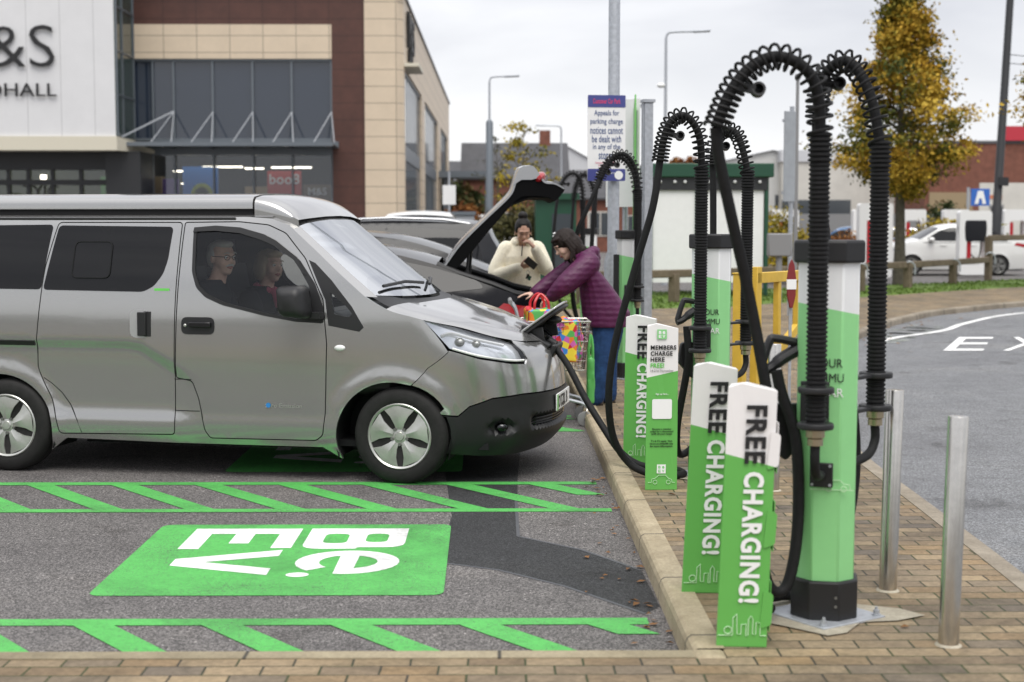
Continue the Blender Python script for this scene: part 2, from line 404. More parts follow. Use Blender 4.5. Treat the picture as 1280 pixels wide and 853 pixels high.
def paving_mat(name, cols, w=.205, h=.1025, rot=0., moss=.5):
    m, nt, b, tc = node_mat(name)
    mp = N(nt, 'ShaderNodeMapping'); mp.inputs['Rotation'].default_value = (0, 0, rot); nt.links.new(tc.outputs['Object'], mp.inputs[0])
    # joints wander a little
    nz = N(nt, 'ShaderNodeTexNoise', Scale=2.5, Detail=2); nt.links.new(mp.outputs[0], nz.inputs[0])
    add = N(nt, 'ShaderNodeVectorMath', operation='MULTIPLY_ADD'); nt.links.new(nz.outputs['Color'], add.inputs[0]); add.inputs[1].default_value = (.018, .018, 0); nt.links.new(mp.outputs[0], add.inputs[2])
    br = N(nt, 'ShaderNodeTexBrick', Scale=1., offset=.5, squash=1.); br.inputs['Mortar Size'].default_value = .0045; br.inputs['Mortar Smooth'].default_value = .35; br.inputs['Bias'].default_value = 0; br.inputs['Brick Width'].default_value = w; br.inputs['Row Height'].default_value = h
    br.inputs['Color1'].default_value = (0, 0, 0, 1); br.inputs['Color2'].default_value = (1, 1, 1, 1); br.inputs['Mortar'].default_value = (.5, .5, .5, 1)
    nt.links.new(add.outputs[0], br.inputs['Vector'])
    c = ramp(nt, br.outputs['Color'], [(.0, cols[0]), (.33, cols[1]), (.66, cols[2]), (1., cols[3])])
    ob = mp.outputs[0]
    c = mixc(nt, 1., c, ramp(nt, noise_n(nt, ob, 38, 5, .75), [(.3, grey(.72)), (.7, grey(1.25))]), 'MULTIPLY')
    big = noise_n(nt, ob, .8, 6, .65, .5)
    c = mixc(nt, 1., c, ramp(nt, big, [(.3, (.58, .58, .60)), (.5, (.92, .91, .9)), (.7, (1.15, 1.12, 1.06))]), 'MULTIPLY')
    joint = ramp(nt, noise_n(nt, ob, 3.1, 4), [(.4, (.045, .040, .030)), (.6, (.045, .060, .020))])
    grime = noise_n(nt, ob, 2.3, 7, .75, .8)
    c = mixc(nt, 1., c, ramp(nt, grime, [(.34, (.62, .62, .60)), (.55, (1, 1, 1))]), 'MULTIPLY')
    c = mixc(nt, br.outputs['Fac'], c, joint)
    nt.links.new(c, b.inputs['Base Color']); b.inputs['Roughness'].default_value = .78; b.inputs['Specular IOR Level'].default_value = .35
    inv = N(nt, 'ShaderNodeMath', operation='SUBTRACT'); inv.inputs[0].default_value = 1; nt.links.new(br.outputs['Fac'], inv.inputs[1])
    p = bump_n(nt, b, inv.outputs[0], .006); bump_n(nt, b, noise_n(nt, ob, 90, 4), .0025, p)
    return m
paving_mat('paving_bricks', [(.27, .19, .105), (.20, .155, .105), (.32, .245, .15), (.15, .125, .098)])

def concrete(name, lo, hi, unit=None, axis='Y', moss=.0):
    m, nt, b, tc = node_mat(name); ob = tc.outputs['Object']
    c = ramp(nt, noise_n(nt, ob, 7, 7, .72, .3), [(.28, lo), (.72, hi)])
    c = mixc(nt, 1., c, ramp(nt, noise_n(nt, ob, 70, 4, .7), [(.3, grey(.8)), (.7, grey(1.15))]), 'MULTIPLY')
    c = mixc(nt, 1., c, ramp(nt, noise_n(nt, ob, .9, 6, .6), [(.35, (.72, .70, .66)), (.6, (1.05, 1.04, 1.02))]), 'MULTIPLY')
    if unit:
        sp = N(nt, 'ShaderNodeSeparateXYZ'); nt.links.new(ob, sp.inputs[0])
        a = N(nt, 'ShaderNodeMath', operation='PINGPONG'); nt.links.new(sp.outputs[axis], a.inputs[0]); a.inputs[1].default_value = unit/2
        c = mixc(nt, ramp(nt, a.outputs[0], [(.004, (1, 1, 1)), (.009, (0, 0, 0))]), c, (.05, .045, .035))
    nt.links.new(c, b.inputs['Base Color']); b.inputs['Roughness'].default_value = .85
    bump_n(nt, b, noise_n(nt, ob, 60, 5, .7), .004); return m
concrete('kerb_concrete', (.29, .24, .155), (.48, .41, .285), .915, 'Y')
concrete('kerb_concrete_cross', (.26, .22, .145), (.38, .33, .225), .915, 'X')
concrete('pad_concrete', (.30, .27, .21), (.48, .44, .36))
concrete('far_kerb_concrete', (.20, .17, .13), (.34, .30, .24), .9, 'X')
concrete('old_wood', (.11, .085, .055), (.20, .16, .11))
mat('grass_green', (.10, .16, .03), .8, 0, .2, var=(3., .35))
mat('soil', (.10, .075, .05), .9, var=(5, .3))

def sheet(name, pts, z, m): return struct(MB().poly([(x, y, z) for x, y in pts]).build(name, m, smooth=0))
sheet('car_park_ground', [(-400, -60), (400, -60), (400, 900), (-400, 900)], 0, 'car_park_asphalt')

# right-hand edge of the paved island, from the near end to where it swings away along the exit road
EDGE = [(1.95, 1.), (2.12, 3.), (2.28, 5.), (2.36, 6.5), (2.42, 8.), (2.50, 10.), (2.72, 12.), (3.0, 13.6), (3.4, 15.5), (4.05, 18.), (4.65, 19.8), (5.25, 21.3), (6.3, 23.7), (7.1, 25.2), (8.0, 26.7), (10.3, 29.3), (12.8, 31.4), (16., 33.6), (22, 36.5), (34, 41.)]
EDGE = [(p.x, p.y) for p in smooth_path([(x, y, 0) for x, y in EDGE], 4)]
def offset_line(L, d):
    out = []
    for i, (x, y) in enumerate(L):
        a, b = L[max(0, i-1)], L[min(len(L)-1, i+1)]; t = V3((b[0]-a[0], b[1]-a[1], 0)).normalized(); out.append((x+t.y*d, y-t.x*d))
    return out
# exit road
sheet('exit_road', [(1.5, .5)]+[(x-.05, y) for x, y in EDGE]+[(60, 46), (60, .5)], .004, 'road_asphalt')
# paving: foreground strip plus island; slab sides reach the ground behind the kerbs
far_edge = [(34, 46), (22, 42.2), (15.5, 38.6), (11.5, 35.2), (8.5, 32.2), (6.2, 29.8), (4.4, 27.8), (2.6, 27.), (.82, 27.)]
inner_edge = offset_line(EDGE, -.125)
pav = [(-60, 1.), ]+inner_edge+far_edge+[(.82, 5.20), (-60, 5.20)]
sheet('brick_paving', pav, .10, 'paving_bricks')
def strip(name, A, B, z, m, drop_a=None, drop_b=None):
    n = len(A); mb = MB(); r = .015
    vs = [(x, y, z) for x, y in A]+[(x, y, z) for x, y in B]; fs = [(i, n+i, n+i+1, i+1) for i in range(n-1)]
    mb.add(vs, fs)
    for L, d in ((A, drop_a), (B, drop_b)):
        if d is not None: mb.add([(x, y, z) for x, y in L]+[(x, y, d) for x, y in L], [(i, i+1, n+i+1, n+i) for i in range(n-1)])
    return struct(mb.build(name, m, smooth=0, recalc=False))
# bay kerb with a small rounded arris
def kerb_profile(name, line, out, m, h=.104, w=.125):
    """line: foot of the face; out: +1 if the top lies to the left of travel"""
    B = []; prof = [(0, -.01), (.004, h-.03), (.012, h-.010), (.026, h), (w, h+.001), (w+.001, -.01)]
    rows = [offset_line(line, -out*d) for d, _ in prof]; n = len(line); mb = MB()
    for k in range(len(prof)-1):
        mb.add([(x, y, prof[k][1]) for x, y in rows[k]]+[(x, y, prof[k+1][1]) for x, y in rows[k+1]], [(i, i+1, n+i+1, n+i) if out > 0 else (i+1, i, n+i, n+i+1) for i in range(n-1)])
    return struct(mb.build(name, m, smooth=50))
kerb_profile('bay_kerb', [(.70, 40.), (.70, 20.), (.70, 10.), (.70, 5.31)], 1, 'kerb_concrete')
kerb_profile('near_kerb', [(.705, 5.315), (-10, 5.315), (-60, 5.315)], 1, 'kerb_concrete_cross', w=.115)
struct(MB().box((.762, 5.255, .047), (.122, .116, .116)).build('kerb_corner', 'kerb_concrete', smooth=0, bevel=.02))
kerb_profile('exit_kerb', EDGE, 1, 'far_kerb_concrete', h=.103)

# painted bay markings
def hatch(Y0, Y1, X0, x_end, mb):
    mb.add([(-9, Y1-.10, .003), (x_end, Y1-.10, .003), (x_end, Y1, .003), (-9, Y1, .003)], [(0, 1, 2, 3)])
    mb.add([(-9, Y0, .003), (x_end+.03, Y0, .003), (x_end+.03, Y0+.095, .003), (-9, Y0+.095, .003)], [(0, 1, 2, 3)])
    k = -14; sl = .77/.97
    while X0+.531*k < x_end-.26:
        a = X0+.531*k; ye = Y0+.02; top = Y1-.03
        b = a+(top-ye)*sl
        if b > x_end-.08: ye = top-max(.0, (x_end-.14-a))/sl; b = a+(top-ye)*sl
        if top-ye > .15: mb.add([(a, top, .0036), (b, ye, .0036), (b+.17, ye, .0036), (a+.17, top, .0036)], [(0, 1, 2, 3)])
        k += 1
for k in range(0, 4):
    mb = MB(); hatch(8.42+3.3*(k-1), 9.41+3.3*(k-1), -3.05+.531*2 if k == 1 else -1.816-.0, .62, mb)
    struct(mb.build('bay_marking', 'green_paint', smooth=0))
PAINT_LETTERS = {
 'E': ([(0, 0), (1, 0), (1, .185), (.27, .185), (.27, .41), (.74, .41), (.74, .59), (.27, .59), (.27, .815), (.96, .815), (.96, 1), (0, 1)], []),
 'V': ([(0, 1), (.25, 1), (.5, .30), (.75, 1), (1, 1), (.63, 0), (.37, 0)], []),
 'B': ([(0, 0)]+round_poly([(0, 0), (1, 0), (1, .54), (.93, .54), (.93, 1), (0, 1)], .20)[5:25]+[(0, 1)], [round_poly([(.27, .18), (.74, .18), (.74, .42), (.27, .42)], .1), round_poly([(.27, .60), (.69, .60), (.69, .82), (.27, .82)], .1)]),
 'e': ([(.985, .41)]+[(.5+.5*math.cos(R(a)), .5+.5*math.sin(R(a))) for a in range(-8, 325, 12)]+[(.5+.29*math.cos(R(a)), .5+.27*math.sin(R(a))) for a in range(318, 198, -12)]+[(.24, .41)], [[(.5+.28*math.cos(R(a)), .5+.29*math.sin(R(a))) for a in range(17, 164, 12)]])}
def bay_emblem(dy):
    e = []
    rr = round_poly([(-1.84, 6.50), (-.25, 6.50), (-.265, 8.06), (-1.845, 8.06)], .07)
    struct(MB().poly([(x, y+dy, .003) for x, y in rr]).build('bay_emblem_ground', 'green_paint', smooth=0))
    for ch, x, y, w, h in (('B', -1.015, 7.945, .50, .525), ('E', -1.64, 7.945, .50, .575), ('e', -1.0, 7.40, .50, .51), ('V', -1.60, 7.42, .54, .50)):
        o_, hs = PAINT_LETTERS[ch]; vs, fs = cdt(o_, hs, .12)
        struct(MB().add([(x+p[1]*h, y+dy-p[0]*w, .0042) for p in vs], fs).build('bay_letter', 'white_line_paint', smooth=0))
    struct(MB().poly([(-.955+.055*math.cos(k*.4), 6.885+dy+.045*math.sin(k*.4), .0044) for k in range(16)]).build('bay_letter_dot', 'white_line_paint', smooth=0))
bay_emblem(0); bay_emblem(3.3)
# darker asphalt reinstatement (trench towards the chargers)
tr = [(-.30, 7.15), (-.27, 8.3), (-.35, 9.6), (-.45, 11.6), (.18, 11.6), (.12, 9.6), (.10, 8.2), (.10, 7.75), (.42, 7.4), (.68, 6.95), (.695, 6.30), (.62, 6.18), (.30, 6.66), (.0, 6.98)]
sheet('trench_patch', tr, .0014, 'patch_asphalt')
mat('bitumen_seal', (.075, .078, .085), .55)
mb = MB()
for L in ([(-.30, 7.15), (.0, 6.98), (.30, 6.66), (.62, 6.18)], [(.10, 7.75), (.42, 7.42), (.68, 6.97)], [(.10, 8.9), (.10, 7.75)]):
    A = offset_line(L, .009); B = offset_line(L, -.009); n = len(L)
    mb.add([(x, y, .0021) for x, y in A+B], [(i, i+1, n+i+1, n+i) for i in range(n-1)])
struct(mb.build('patch_joint', 'bitumen_seal', smooth=0, recalc=True))
# exit road lettering and edge line
for ch, x in (('E', 6.50), ('X', 7.28), ('I', 7.95), ('T', 8.5)):
    struct(text('exit_lettering', ch, .10 if ch == 'I' else .52, 2.3, frame((x, 20.3, .009), (1, 0, 0), (0, 1, 0)) @ Matrix(((1, .40, 0, 0), (0, 1, 0, 0), (0, 0, 1, 0), (0, 0, 0, 1))), 'white_line_paint', None, .0, .001))
L = [(p.x, p.y) for p in smooth_path([(5.2, 20.4, 0), (5.76, 21.4, 0), (6.87, 22.8, 0), (7.76, 24.5, 0), (9.5, 27.1, 0), (12.5, 29.6, 0), (18, 33.2, 0)], 5)]; A = offset_line(L, .06); B = offset_line(L, -.06); n = len(L)
struct(MB().add([(x, y, .008) for x, y in A+B], [(n+i, n+i+1, i+1, i) for i in range(n-1)]).build('edge_line', 'white_line_paint', smooth=0, recalc=False))
mb = MB(); random.seed(3)
for k in range(70):
    t = random.random(); i = int(38+t*12); p = EDGE[min(len(EDGE)-1, i)]; d = random.uniform(.25, .8); x, y = p[0]+d*.75, p[1]-d*.65; a = random.random()*3; s_ = random.uniform(.04, .22)
    if 20.5 < y < 24.5: mb.add([(x+s_*math.cos(a+q*1.05)*random.uniform(.5, 1), y+s_*math.sin(a+q*1.05)*random.uniform(.5, 1), .0075) for q in range(6)], [tuple(range(6))])
struct(mb.build('worn_line_paint', 'old_white_paint', smooth=0))
# grass verge beyond the paving, and its blades
gp = [(34, 46.05), (22, 42.25), (15.5, 38.65), (11.5, 35.25), (8.5, 32.25), (6.2, 29.85), (4.4, 27.85), (2.6, 27.05), (.95, 27.05), (.95, 33.5), (5, 34.5), (10, 38.), (16, 42.5), (26, 48), (34, 51)]
struct(MB().poly([(x, y, .09) for x, y in gp]).build('verge_ground', 'grass_green', smooth=0))
mb = MB(); random.seed(5); k = 0
while k < 9000:
    x = random.uniform(1, 30); y = random.uniform(27, 48)
    if not pip((x, y), gp) or noise.noise((x*.7, y*.7, 0)) < -.25: continue
    a = random.random()*6.28; h = random.uniform(.02, .07); w = random.uniform(.012, .03)
    mb.add([(x-w*math.cos(a), y-w*math.sin(a), .088), (x+w*math.cos(a), y+w*math.sin(a), .088), (x+random.uniform(-.04, .04), y+random.uniform(-.04, .04), .09+h)], [(0, 1, 2)]); k += 1
tag(mb.build('verge_grass', 'grass_green', smooth=0), 'short green grass on the verge behind the timber rail', 'grass', kind='stuff')
# fallen leaves in the gutters
mat('leaf_litter', (.20, .09, .025), .8, var=(2, .5))
mb = MB(); random.seed(11)
for k in range(170):
    if k < 45: x = .69-abs(random.gauss(0, .12)); y = random.uniform(5.6, 9.5); z = .008
    elif k < 75: x = random.uniform(.9, 2.3); y = random.uniform(4.2, 12); z = .104
    else:
        p = random.choice([q for q in EDGE if 19 < q[1] < 31]); d = abs(random.gauss(.1, .25)); x, y, z = p[0]+d*.75+random.uniform(-.6, .6)*.6, p[1]-d*.65+random.uniform(-.6, .6)*.8, .012
        if z < .1 and pip((x, y), pav): z = .106
    a = random.random()*6.28; s_ = random.uniform(.012, .03) if k < 75 else random.uniform(.02, .05); ca, sa = math.cos(a)*s_, math.sin(a)*s_; t = random.uniform(0, .012)
    mb.add([(x-ca, y-sa, z), (x-sa*.5, y+ca*.5, z+t), (x+ca, y+sa, z+.002), (x+sa*.5, y-ca*.5, z+t*.5)], [(0, 1, 2, 3)])
tag(mb.build('fallen_leaves', 'leaf_litter', smooth=0), 'brown fallen leaves lying along the kerbs', 'leaves', kind='stuff')
# ================================================================ the grey camper van
def wheel(parent, x, y, z, side, r=.311, w=.185, rim=.207, spokes=5, steer=0., rimmat='alloy', name='wheel', nuts=False):
    """side -1: outer face looks to -Y"""
    m = Matrix.Rotation(R(90)*1, 4, 'X')            # lathe axis Z -> -Y
    if side > 0: m = Matrix.Rotation(R(-90), 4, 'X')
    m = Matrix.Rotation(steer, 4, 'Z') @ m
    h = w/2
    t = MB().lathe([(rim-.006, h-.012), (rim+.004, h-.004), (rim+.03, h+.002), (r-.035, h-.001), (r-.014, h-.012), (r-.002, h-.034), (r, 0), (r-.002, -h+.034), (r-.014, -h+.012), (r-.035, -h), (rim, -h)], (0, 0, 0), m, 48)
    for k in (-.045, -.015, .015, .045):              # tread grooves
        t.lathe([(r-.004, k-.004), (r+.0012, k-.003), (r+.0012, k+.003), (r-.004, k+.004)], (0, 0, 0), m, 48)
    wo = t.build(name, 'tyre_rubber', parent, smooth=50); wo.location = (x, y, z)
    q = MB()
    q.lathe([(rim-.010, -h), (rim-.012, h-.03), (rim-.004, h-.012), (rim+.005, h-.003), (rim-.001, h+.003), (rim-.012, h-.004), (rim-.016, h-.022)], (0, 0, 0), m, 48)
    q.lathe([(.0, h+.000), (.026, h-.001), (.031, h-.008), (.06, h-.014), (.066, h-.03)], (0, 0, 0), m, 24)
    for k in range(spokes):                           # broad blades with a crease along the middle
        a0 = 2*math.pi*k/spokes+.33
        rows = []
        for rr, hw, dz, cr in ((.045, .50, -.012, .004), (.085, .42, -.004, .010), (.14, .46, -.004, .012), (rim-.012, .56, -.008, .006)):
            rows.append([m @ V3((rr*math.cos(a0+hw*u), rr*math.sin(a0+hw*u), h+dz+(cr if abs(u) < .1 else 0)-(.016 if abs(u) == 1 else 0)+(.010*u if abs(u) == .35 else 0))) for u in (-1, -.96, .0, .35, .96, 1)])
        vs = [p for rw in rows for p in rw]
        q.add(vs, [(i*6+j, (i+1)*6+j, (i+1)*6+j+1, i*6+j+1) for i in range(3) for j in range(5)], mi=0)
    ro = q.build('rim', [rimmat], wo, smooth=25, recalc=False)
    b = MB().lathe([(0, h-.055), (rim-.02, h-.055)], (0, 0, 0), m, 24)
    b.build('brake_disc', 'black_matt', wo)
    for k in range(5 if nuts else 0):
        n = MB(); a = 2*math.pi*k/5+.33+math.pi/5
        c = m @ V3((.052*math.cos(a), .052*math.sin(a), h-.016)); d = (m.to_3x3() @ V3((0, 0, 1)))
        n.cyl(c, c+d*.016, .011, .010, 8); n.build('wheel_nut', 'alloy_dark', wo)
    return wo

def inset(poly, d):
    sg = 1 if sum(a[0]*b[1]-b[0]*a[1] for a, b in zip(poly, poly[1:]+poly[:1])) > 0 else -1; out = []
    for i in range(len(poly)):
        a, b, c = poly[i-1], poly[i], poly[(i+1) % len(poly)]
        t = V3((c[0]-a[0], c[1]-a[1], 0)).normalized(); out.append((b[0]-t.y*d*sg, b[1]+t.x*d*sg))
    return out

def build_van():
    van = thing('camper_van', 'silver grey camper van with raised roof plugged in at its nose', 'van', (-.46, 10.16, 0), R(-11.5))
    S = van_point
    mir = lambda mb_fn: [mb_fn(1), mb_fn(-1)]
    arch_f = ell(*VARCH[0], 203, -28, 30); arch_r = ell(*VARCH[1], 203, -23, 30)
    seam = [(.314, .852), (.154, .75), (.064, .640)]
    # ---- outlines in (distance along flank, height)
    light = [(.214, 1.046), (.40, 1.024), (.602, .992), (.80, .95), (.93, .915), (1.04, .872), (1.055, .79), (1.03, .770), (.86, .778), (.566, .814), (.345, .868), (.285, .962)]
    sdoor = round_poly([(-2.372, 1.668), (-1.49, 1.668), (-1.527, .275), (-2.345, .262), (-2.365, .36), (-2.40, .50), (-2.46, .61), (-2.497, .70), (-2.492, .89), (-2.44, 1.37)], .03)
    fdoor = round_poly([(-1.478, 1.668), (-1.10, 1.672), (-.90, 1.652), (-.775, 1.598), (-.63, 1.435), (-.50, 1.172), (-.475, .892), (-.492, .45), (-.512, .30), (-.56, .262), (-1.285, .258), (-1.322, .31), (-1.36, .52), (-1.402, .632), (-1.517, .65)], .02)
    cowl = [(-.612, 1.425), (-.565, 1.405), (-.45, 1.295), (-.312, 1.13), (-.232, 1.0), (-.262, .972), (-.466, 1.008), (-.49, 1.172)]
    cowl_glass = round_poly([(-.458, 1.222), (-.36, 1.142), (-.308, 1.085), (-.33, 1.064), (-.432, 1.082)], .015)
    dwin = round_poly([(-1.39, 1.605), (-1.26, 1.612), (-1.09, 1.600), (-.926, 1.556), (-.84, 1.520), (-.705, 1.425), (-.60, 1.26), (-.563, 1.05), (-.682, 1.05), (-.898, 1.086), (-1.062, 1.124), (-1.172, 1.150), (-1.285, 1.20), (-1.345, 1.255), (-1.378, 1.344)], .02)
    dframe = round_poly([(-1.41, 1.628), (-1.26, 1.640), (-1.09, 1.628), (-.926, 1.585), (-.84, 1.545), (-.67, 1.424), (-.560, 1.274), (-.500, 1.122), (-.497, 1.022), (-.682, 1.030), (-.898, 1.066), (-1.062, 1.104), (-1.18, 1.130), (-1.30, 1.18), (-1.365, 1.242), (-1.40, 1.344)], .02)
    top = [(-3.40, 1.70), (-1.05, 1.70), (-.88, 1.688), (-.76, 1.645), (-.57, 1.487), (-.40, 1.338), (-.228, 1.195)]
    sh = [(s, van_shoulder(s)) for s in (-.16, -.1, -.05, 0, .06, .12, .17, .214)]
    body_out = ([(-3.50, .30)]+arch_r[:1] if False else [(-3.50, .27), ]) + [(p[0], p[1]) for p in arch_r] + [(-2.30, .235), (-1.5, .222), (-.52, .222)] + [p for p in arch_f if p[0] < .064] + seam[::-1] + [(.30, .90), (.274, .962), (.214, 1.052)] + sh[::-1] + top[::-1] + [(-3.47, 1.66), (-3.53, 1.30), (-3.55, .90), (-3.55, .50)]
    body_out = [p for p in body_out]
    mb = MB()
    for sd in (1, -1):
        panel(mb, S, body_out, [sdoor, fdoor, cowl], .045, 0, .02, sd)
    # ---- roof, roof edge, windscreen surround
    def roof(u, q):
        x = -3.42+2.54*u; w_ = -S(-2, 1.70)[1]; x_in = x-(.0 if u < 1 else 0)
        y = (2*q-1)*w_; return (x, y*(1-.04*max(0, .1-u)*10), 1.70+.055*(1-abs(2*q-1)**4))
    mb.grid(roof, 20, 16, flip=True)
    pil = top[2:]
    A0 = [V3(S(a, b)) for a, b in pil]
    ctr = [V3((-.80, 0, 1.742)), V3((-.66, 0, 1.70)), V3((-.42, 0, 1.50)), V3((-.20, 0, 1.335)), V3((.03, 0, 1.165))]
    def screen(u, q, lo=0.):
        t = u*4; i = min(3, int(t)); k = t-i
        e = A0[i].lerp(A0[i+1], k); c = ctr[i].lerp(ctr[i+1], k); s_ = 2*q-1
        return V3((c.x+(e.x-c.x)*abs(s_)**2.2, e.y*-s_*-1 if False else -e.y*s_, c.z+(e.z-c.z)*abs(s_)**2.6))
    mb.grid(lambda u, q: screen(u*.27, q), 4, 20, flip=True)                     # roof brow above the glass
    for a, b in ((0, .055), (.945, 1)): mb.grid(lambda u, q: screen(.27+.73*u, a+(b-a)*q), 14, 2, flip=True)   # pillars beside the glass
    # rear end
    mb.grid(lambda u, q: (lambda p: (p[0]-.04*(1-(2*q-1)**2), p[1]*(1-2*q), p[2]))(S(-3.535+.12*sstep(.8, 1, u), .30+1.42*u)), 16, 12, flip=False)
    body = mb.build('body', 'silver_paint', van, smooth=35, weld=True)
    # inner dark shell seen through the shut lines
    mb = MB(); far_w = dwin
    inner = [(-3.48, .32)]+[(a*1.0, b+.03) for a, b in ell(VARCH[1][0], .29, .40, .385, 195, -15, 20)]+[(-2.2, .25), (-.55, .25)]+[p for p in ell(-.055, .29, .395, .385, 195, 70, 16)]+[(.20, .80), (.25, .96), (.1, 1.0), (-.228, 1.12), (-.57, 1.425), (-.76, 1.60), (-.95, 1.655), (-1.05, 1.68), (-3.40, 1.68)]
    inner = [(a, max(b, .24)) for a, b in inner]
    for sd in (1, -1): panel(mb, S, inner, [dframe] + ([cowl_glass]), .08, -.028, 0, sd)
    mb.build('inner_shell', 'black_matt', van, smooth=0)
    # wheel housings, floor
    mb = MB()
    for (ax, az, rx, rz) in VARCH:
        for sd in (1, -1):
            mb.grid(lambda u, q: (ax+(rx+.012)*math.cos(R(200-220*u)), sd*-(.835-.34*q), az+(rz+.012)*math.sin(R(200-220*u))), 20, 2)
            mb.prism([(ax+(rx+.012)*math.cos(R(200-220*k/20)), az+(rz+.012)*math.sin(R(200-220*k/20))) for k in range(21)], .01, Matrix.Translation((0, -sd*.50, 0)) @ Matrix.Rotation(R(90), 4, 'X'))
    mb.span((-3.45, -.74, .22), (.55, .74, .26)); mb.span((-2.3, -.55, .17), (-.5, .55, .22))
    mb.span((-3.4, -.5, .26), (-3.0, .5, .4))
    mb.build('underbody', 'black_matt', van, smooth=0)
    # ---- doors
    for sd in (1, -1):
        d = MB(); panel(d, S, inset(sdoor, .007), [], .032, 0, .02, sd); dm = bpy.data.objects
        sdo = d.build('sliding_door', 'silver_paint', van, smooth=35)
        g = MB(); panel(g, S, round_poly([(-2.362, 1.645), (-1.553, 1.636), (-1.572, 1.425), (-1.60, 1.33), (-1.66, 1.25), (-1.735, 1.212), (-2.442, 1.220)], .03), [], .06, .003, .004, sd)
        g.build('window', 'privacy_glass', sdo, smooth=30)
        vt = round_poly([(-2.228, 1.538), (-1.965, 1.538), (-1.972, 1.302), (-2.240, 1.302)], .04)
        g = MB(); panel(g, S, vt, [], .06, .006, .003, sd); g.build('vent_pane', 'privacy_glass', sdo, smooth=30)
        g = MB(); g.tube([V3(S(a, b, .007)) * 1 if sd > 0 else V3((S(a, b, .007)[0], -S(a, b, .007)[1], b)) for a, b in densify(vt, .03)], .0045, 6, closed=True); g.build('vent_frame', 'black_matt', sdo)
        g = MB(); panel(g, S, round_poly([(-1.822, 1.095), (-1.682, 1.095), (-1.682, .912), (-1.822, .912)], .05), [], .03, .001, .002, sd)
        hc = g.build('handle_recess', 'silver_flat', sdo)
        g = MB(); y0 = S(-1.73, 1.0)[1]
        g.box((-1.735, sd*(y0-.006), 1.003), (.06, .022, .155)); g.box((-1.70, sd*(y0-.001), 1.003), (.05, .008, .165)); g.build('door_handle', 'black_plastic', sdo, bevel=.008)
        if sd > 0:
            g = MB(); panel(g, S, [(-1.655, 1.236), (-1.55, 1.236), (-1.55, 1.220), (-1.655, 1.220)], [], .05, .002, 0, sd); g.build('sticker', 'bright_green_text', sdo)
        d = MB(); panel(d, S, inset(fdoor, .007), [dframe], .035, 0, .02, sd); fdo = d.build('front_door', 'silver_paint', van, smooth=35)
        g = MB(); panel(g, S, dframe, [dwin], .03, .004, .012, sd); g.build('window_frame', 'black_plastic', fdo, smooth=30)
        g = MB(); panel(g, S, dwin, [], .06, -.004, 0, sd); g.build('window', 'cabin_glass', fdo, smooth=30)
        g = MB(); panel(g, S, round_poly([(-1.463, 1.052), (-1.236, 1.052), (-1.236, .940), (-1.463, .940)], .04), [], .03, .004, .006, sd)
        hb = g.build('handle_plate', 'black_plastic', fdo)
        g = MB(); y0 = S(-1.34, 1.0)[1]; g.box((-1.33, sd*(y0-.018), 1.004), (.15, .022, .032)); g.cyl((-1.435, sd*(y0-.003), .998), (-1.435, sd*(y0-.012), .998), .011, n=10, mi=1)
        g.build('door_handle', ['black_gloss', 'alloy'], fdo, bevel=.006)
        # door weather deflector along the top of the window
        g = MB(); dl = [(-1.41, 1.60), (-1.405, 1.632), (-1.26, 1.644), (-1.09, 1.632), (-.926, 1.589), (-.84, 1.549), (-.69, 1.442), (-.62, 1.33), (-.645, 1.34), (-.71, 1.425), (-.85, 1.515), (-.935, 1.55), (-1.09, 1.595), (-1.26, 1.61), (-1.38, 1.605)]
        panel(g, S, dl, [], .04, .012, .012, sd); g.build('wind_deflector', 'black_plastic', fdo, smooth=30)
        # black corner between door and wing
        g = MB(); panel(g, S, cowl, [cowl_glass], .03, .0, .02, sd); cp = g.build('corner_trim', 'black_plastic', van, smooth=30)
        g = MB(); panel(g, S, cowl_glass, [], .05, -.004, 0, sd); g.build('quarter_glass', 'cabin_glass', cp)
        # mirror
        g = MB(); yb = S(-.60, 1.08)[1]
        prof = round_poly([(-.748, 1.262), (-.60, 1.266), (-.570, 1.24), (-.548, 1.10), (-.56, 1.062), (-.70, 1.070), (-.735, 1.10)], .03, 3)
        cx = sum(p[0] for p in prof)/len(prof); cz = sum(p[1] for p in prof)/len(prof); L = len(prof); vs = []
        for yy, k in ((-.055, .90), (-.075, 1.0), (-.13, 1.02), (-.20, .96), (-.235, .80), (-.25, .5)):
            vs += [(cx+(x-cx)*k+.015*(yy+.1), sd*(yb+yy), cz+(z-cz)*k) for x, z in prof]
        fs = [(i*L+j, i*L+(j+1) % L, (i+1)*L+(j+1) % L, (i+1)*L+j) for i in range(5) for j in range(L)]+[tuple(5*L+j for j in range(L)), tuple(range(L-1, -1, -1))]
        g.add(vs, fs); g.box((-.56, sd*(yb-.03), 1.075), (.13, .09, .04)); g.build('wing_mirror', 'black_plastic', van, smooth=60, recalc=True)
    for sd in (1, -1):     # shut lines of the flap behind the door and of the wheel arch edge
        g = MB(); mirp = lambda q: (q[0], q[1]*sd, q[2])
        g.tube([mirp(S(a, .437, -.0005)) for a in (-1.527, -1.45, -1.38, -1.352)], .0032, 5); g.tube([mirp(S(a, .644, -.0005)) for a in (-1.527, -1.46, -1.404)], .0032, 5)
        g.build('flap_line', 'black_matt', van)
        g = MB(); g.tube([mirp(S(a, b_, -.0005)) for a, b_ in ((-2.455, .635), (-2.40, .60), (-2.33, .54), (-2.27, .46), (-2.22, .36), (-2.19, .275))], .0032, 5); g.build('arch_line', 'black_matt', van)
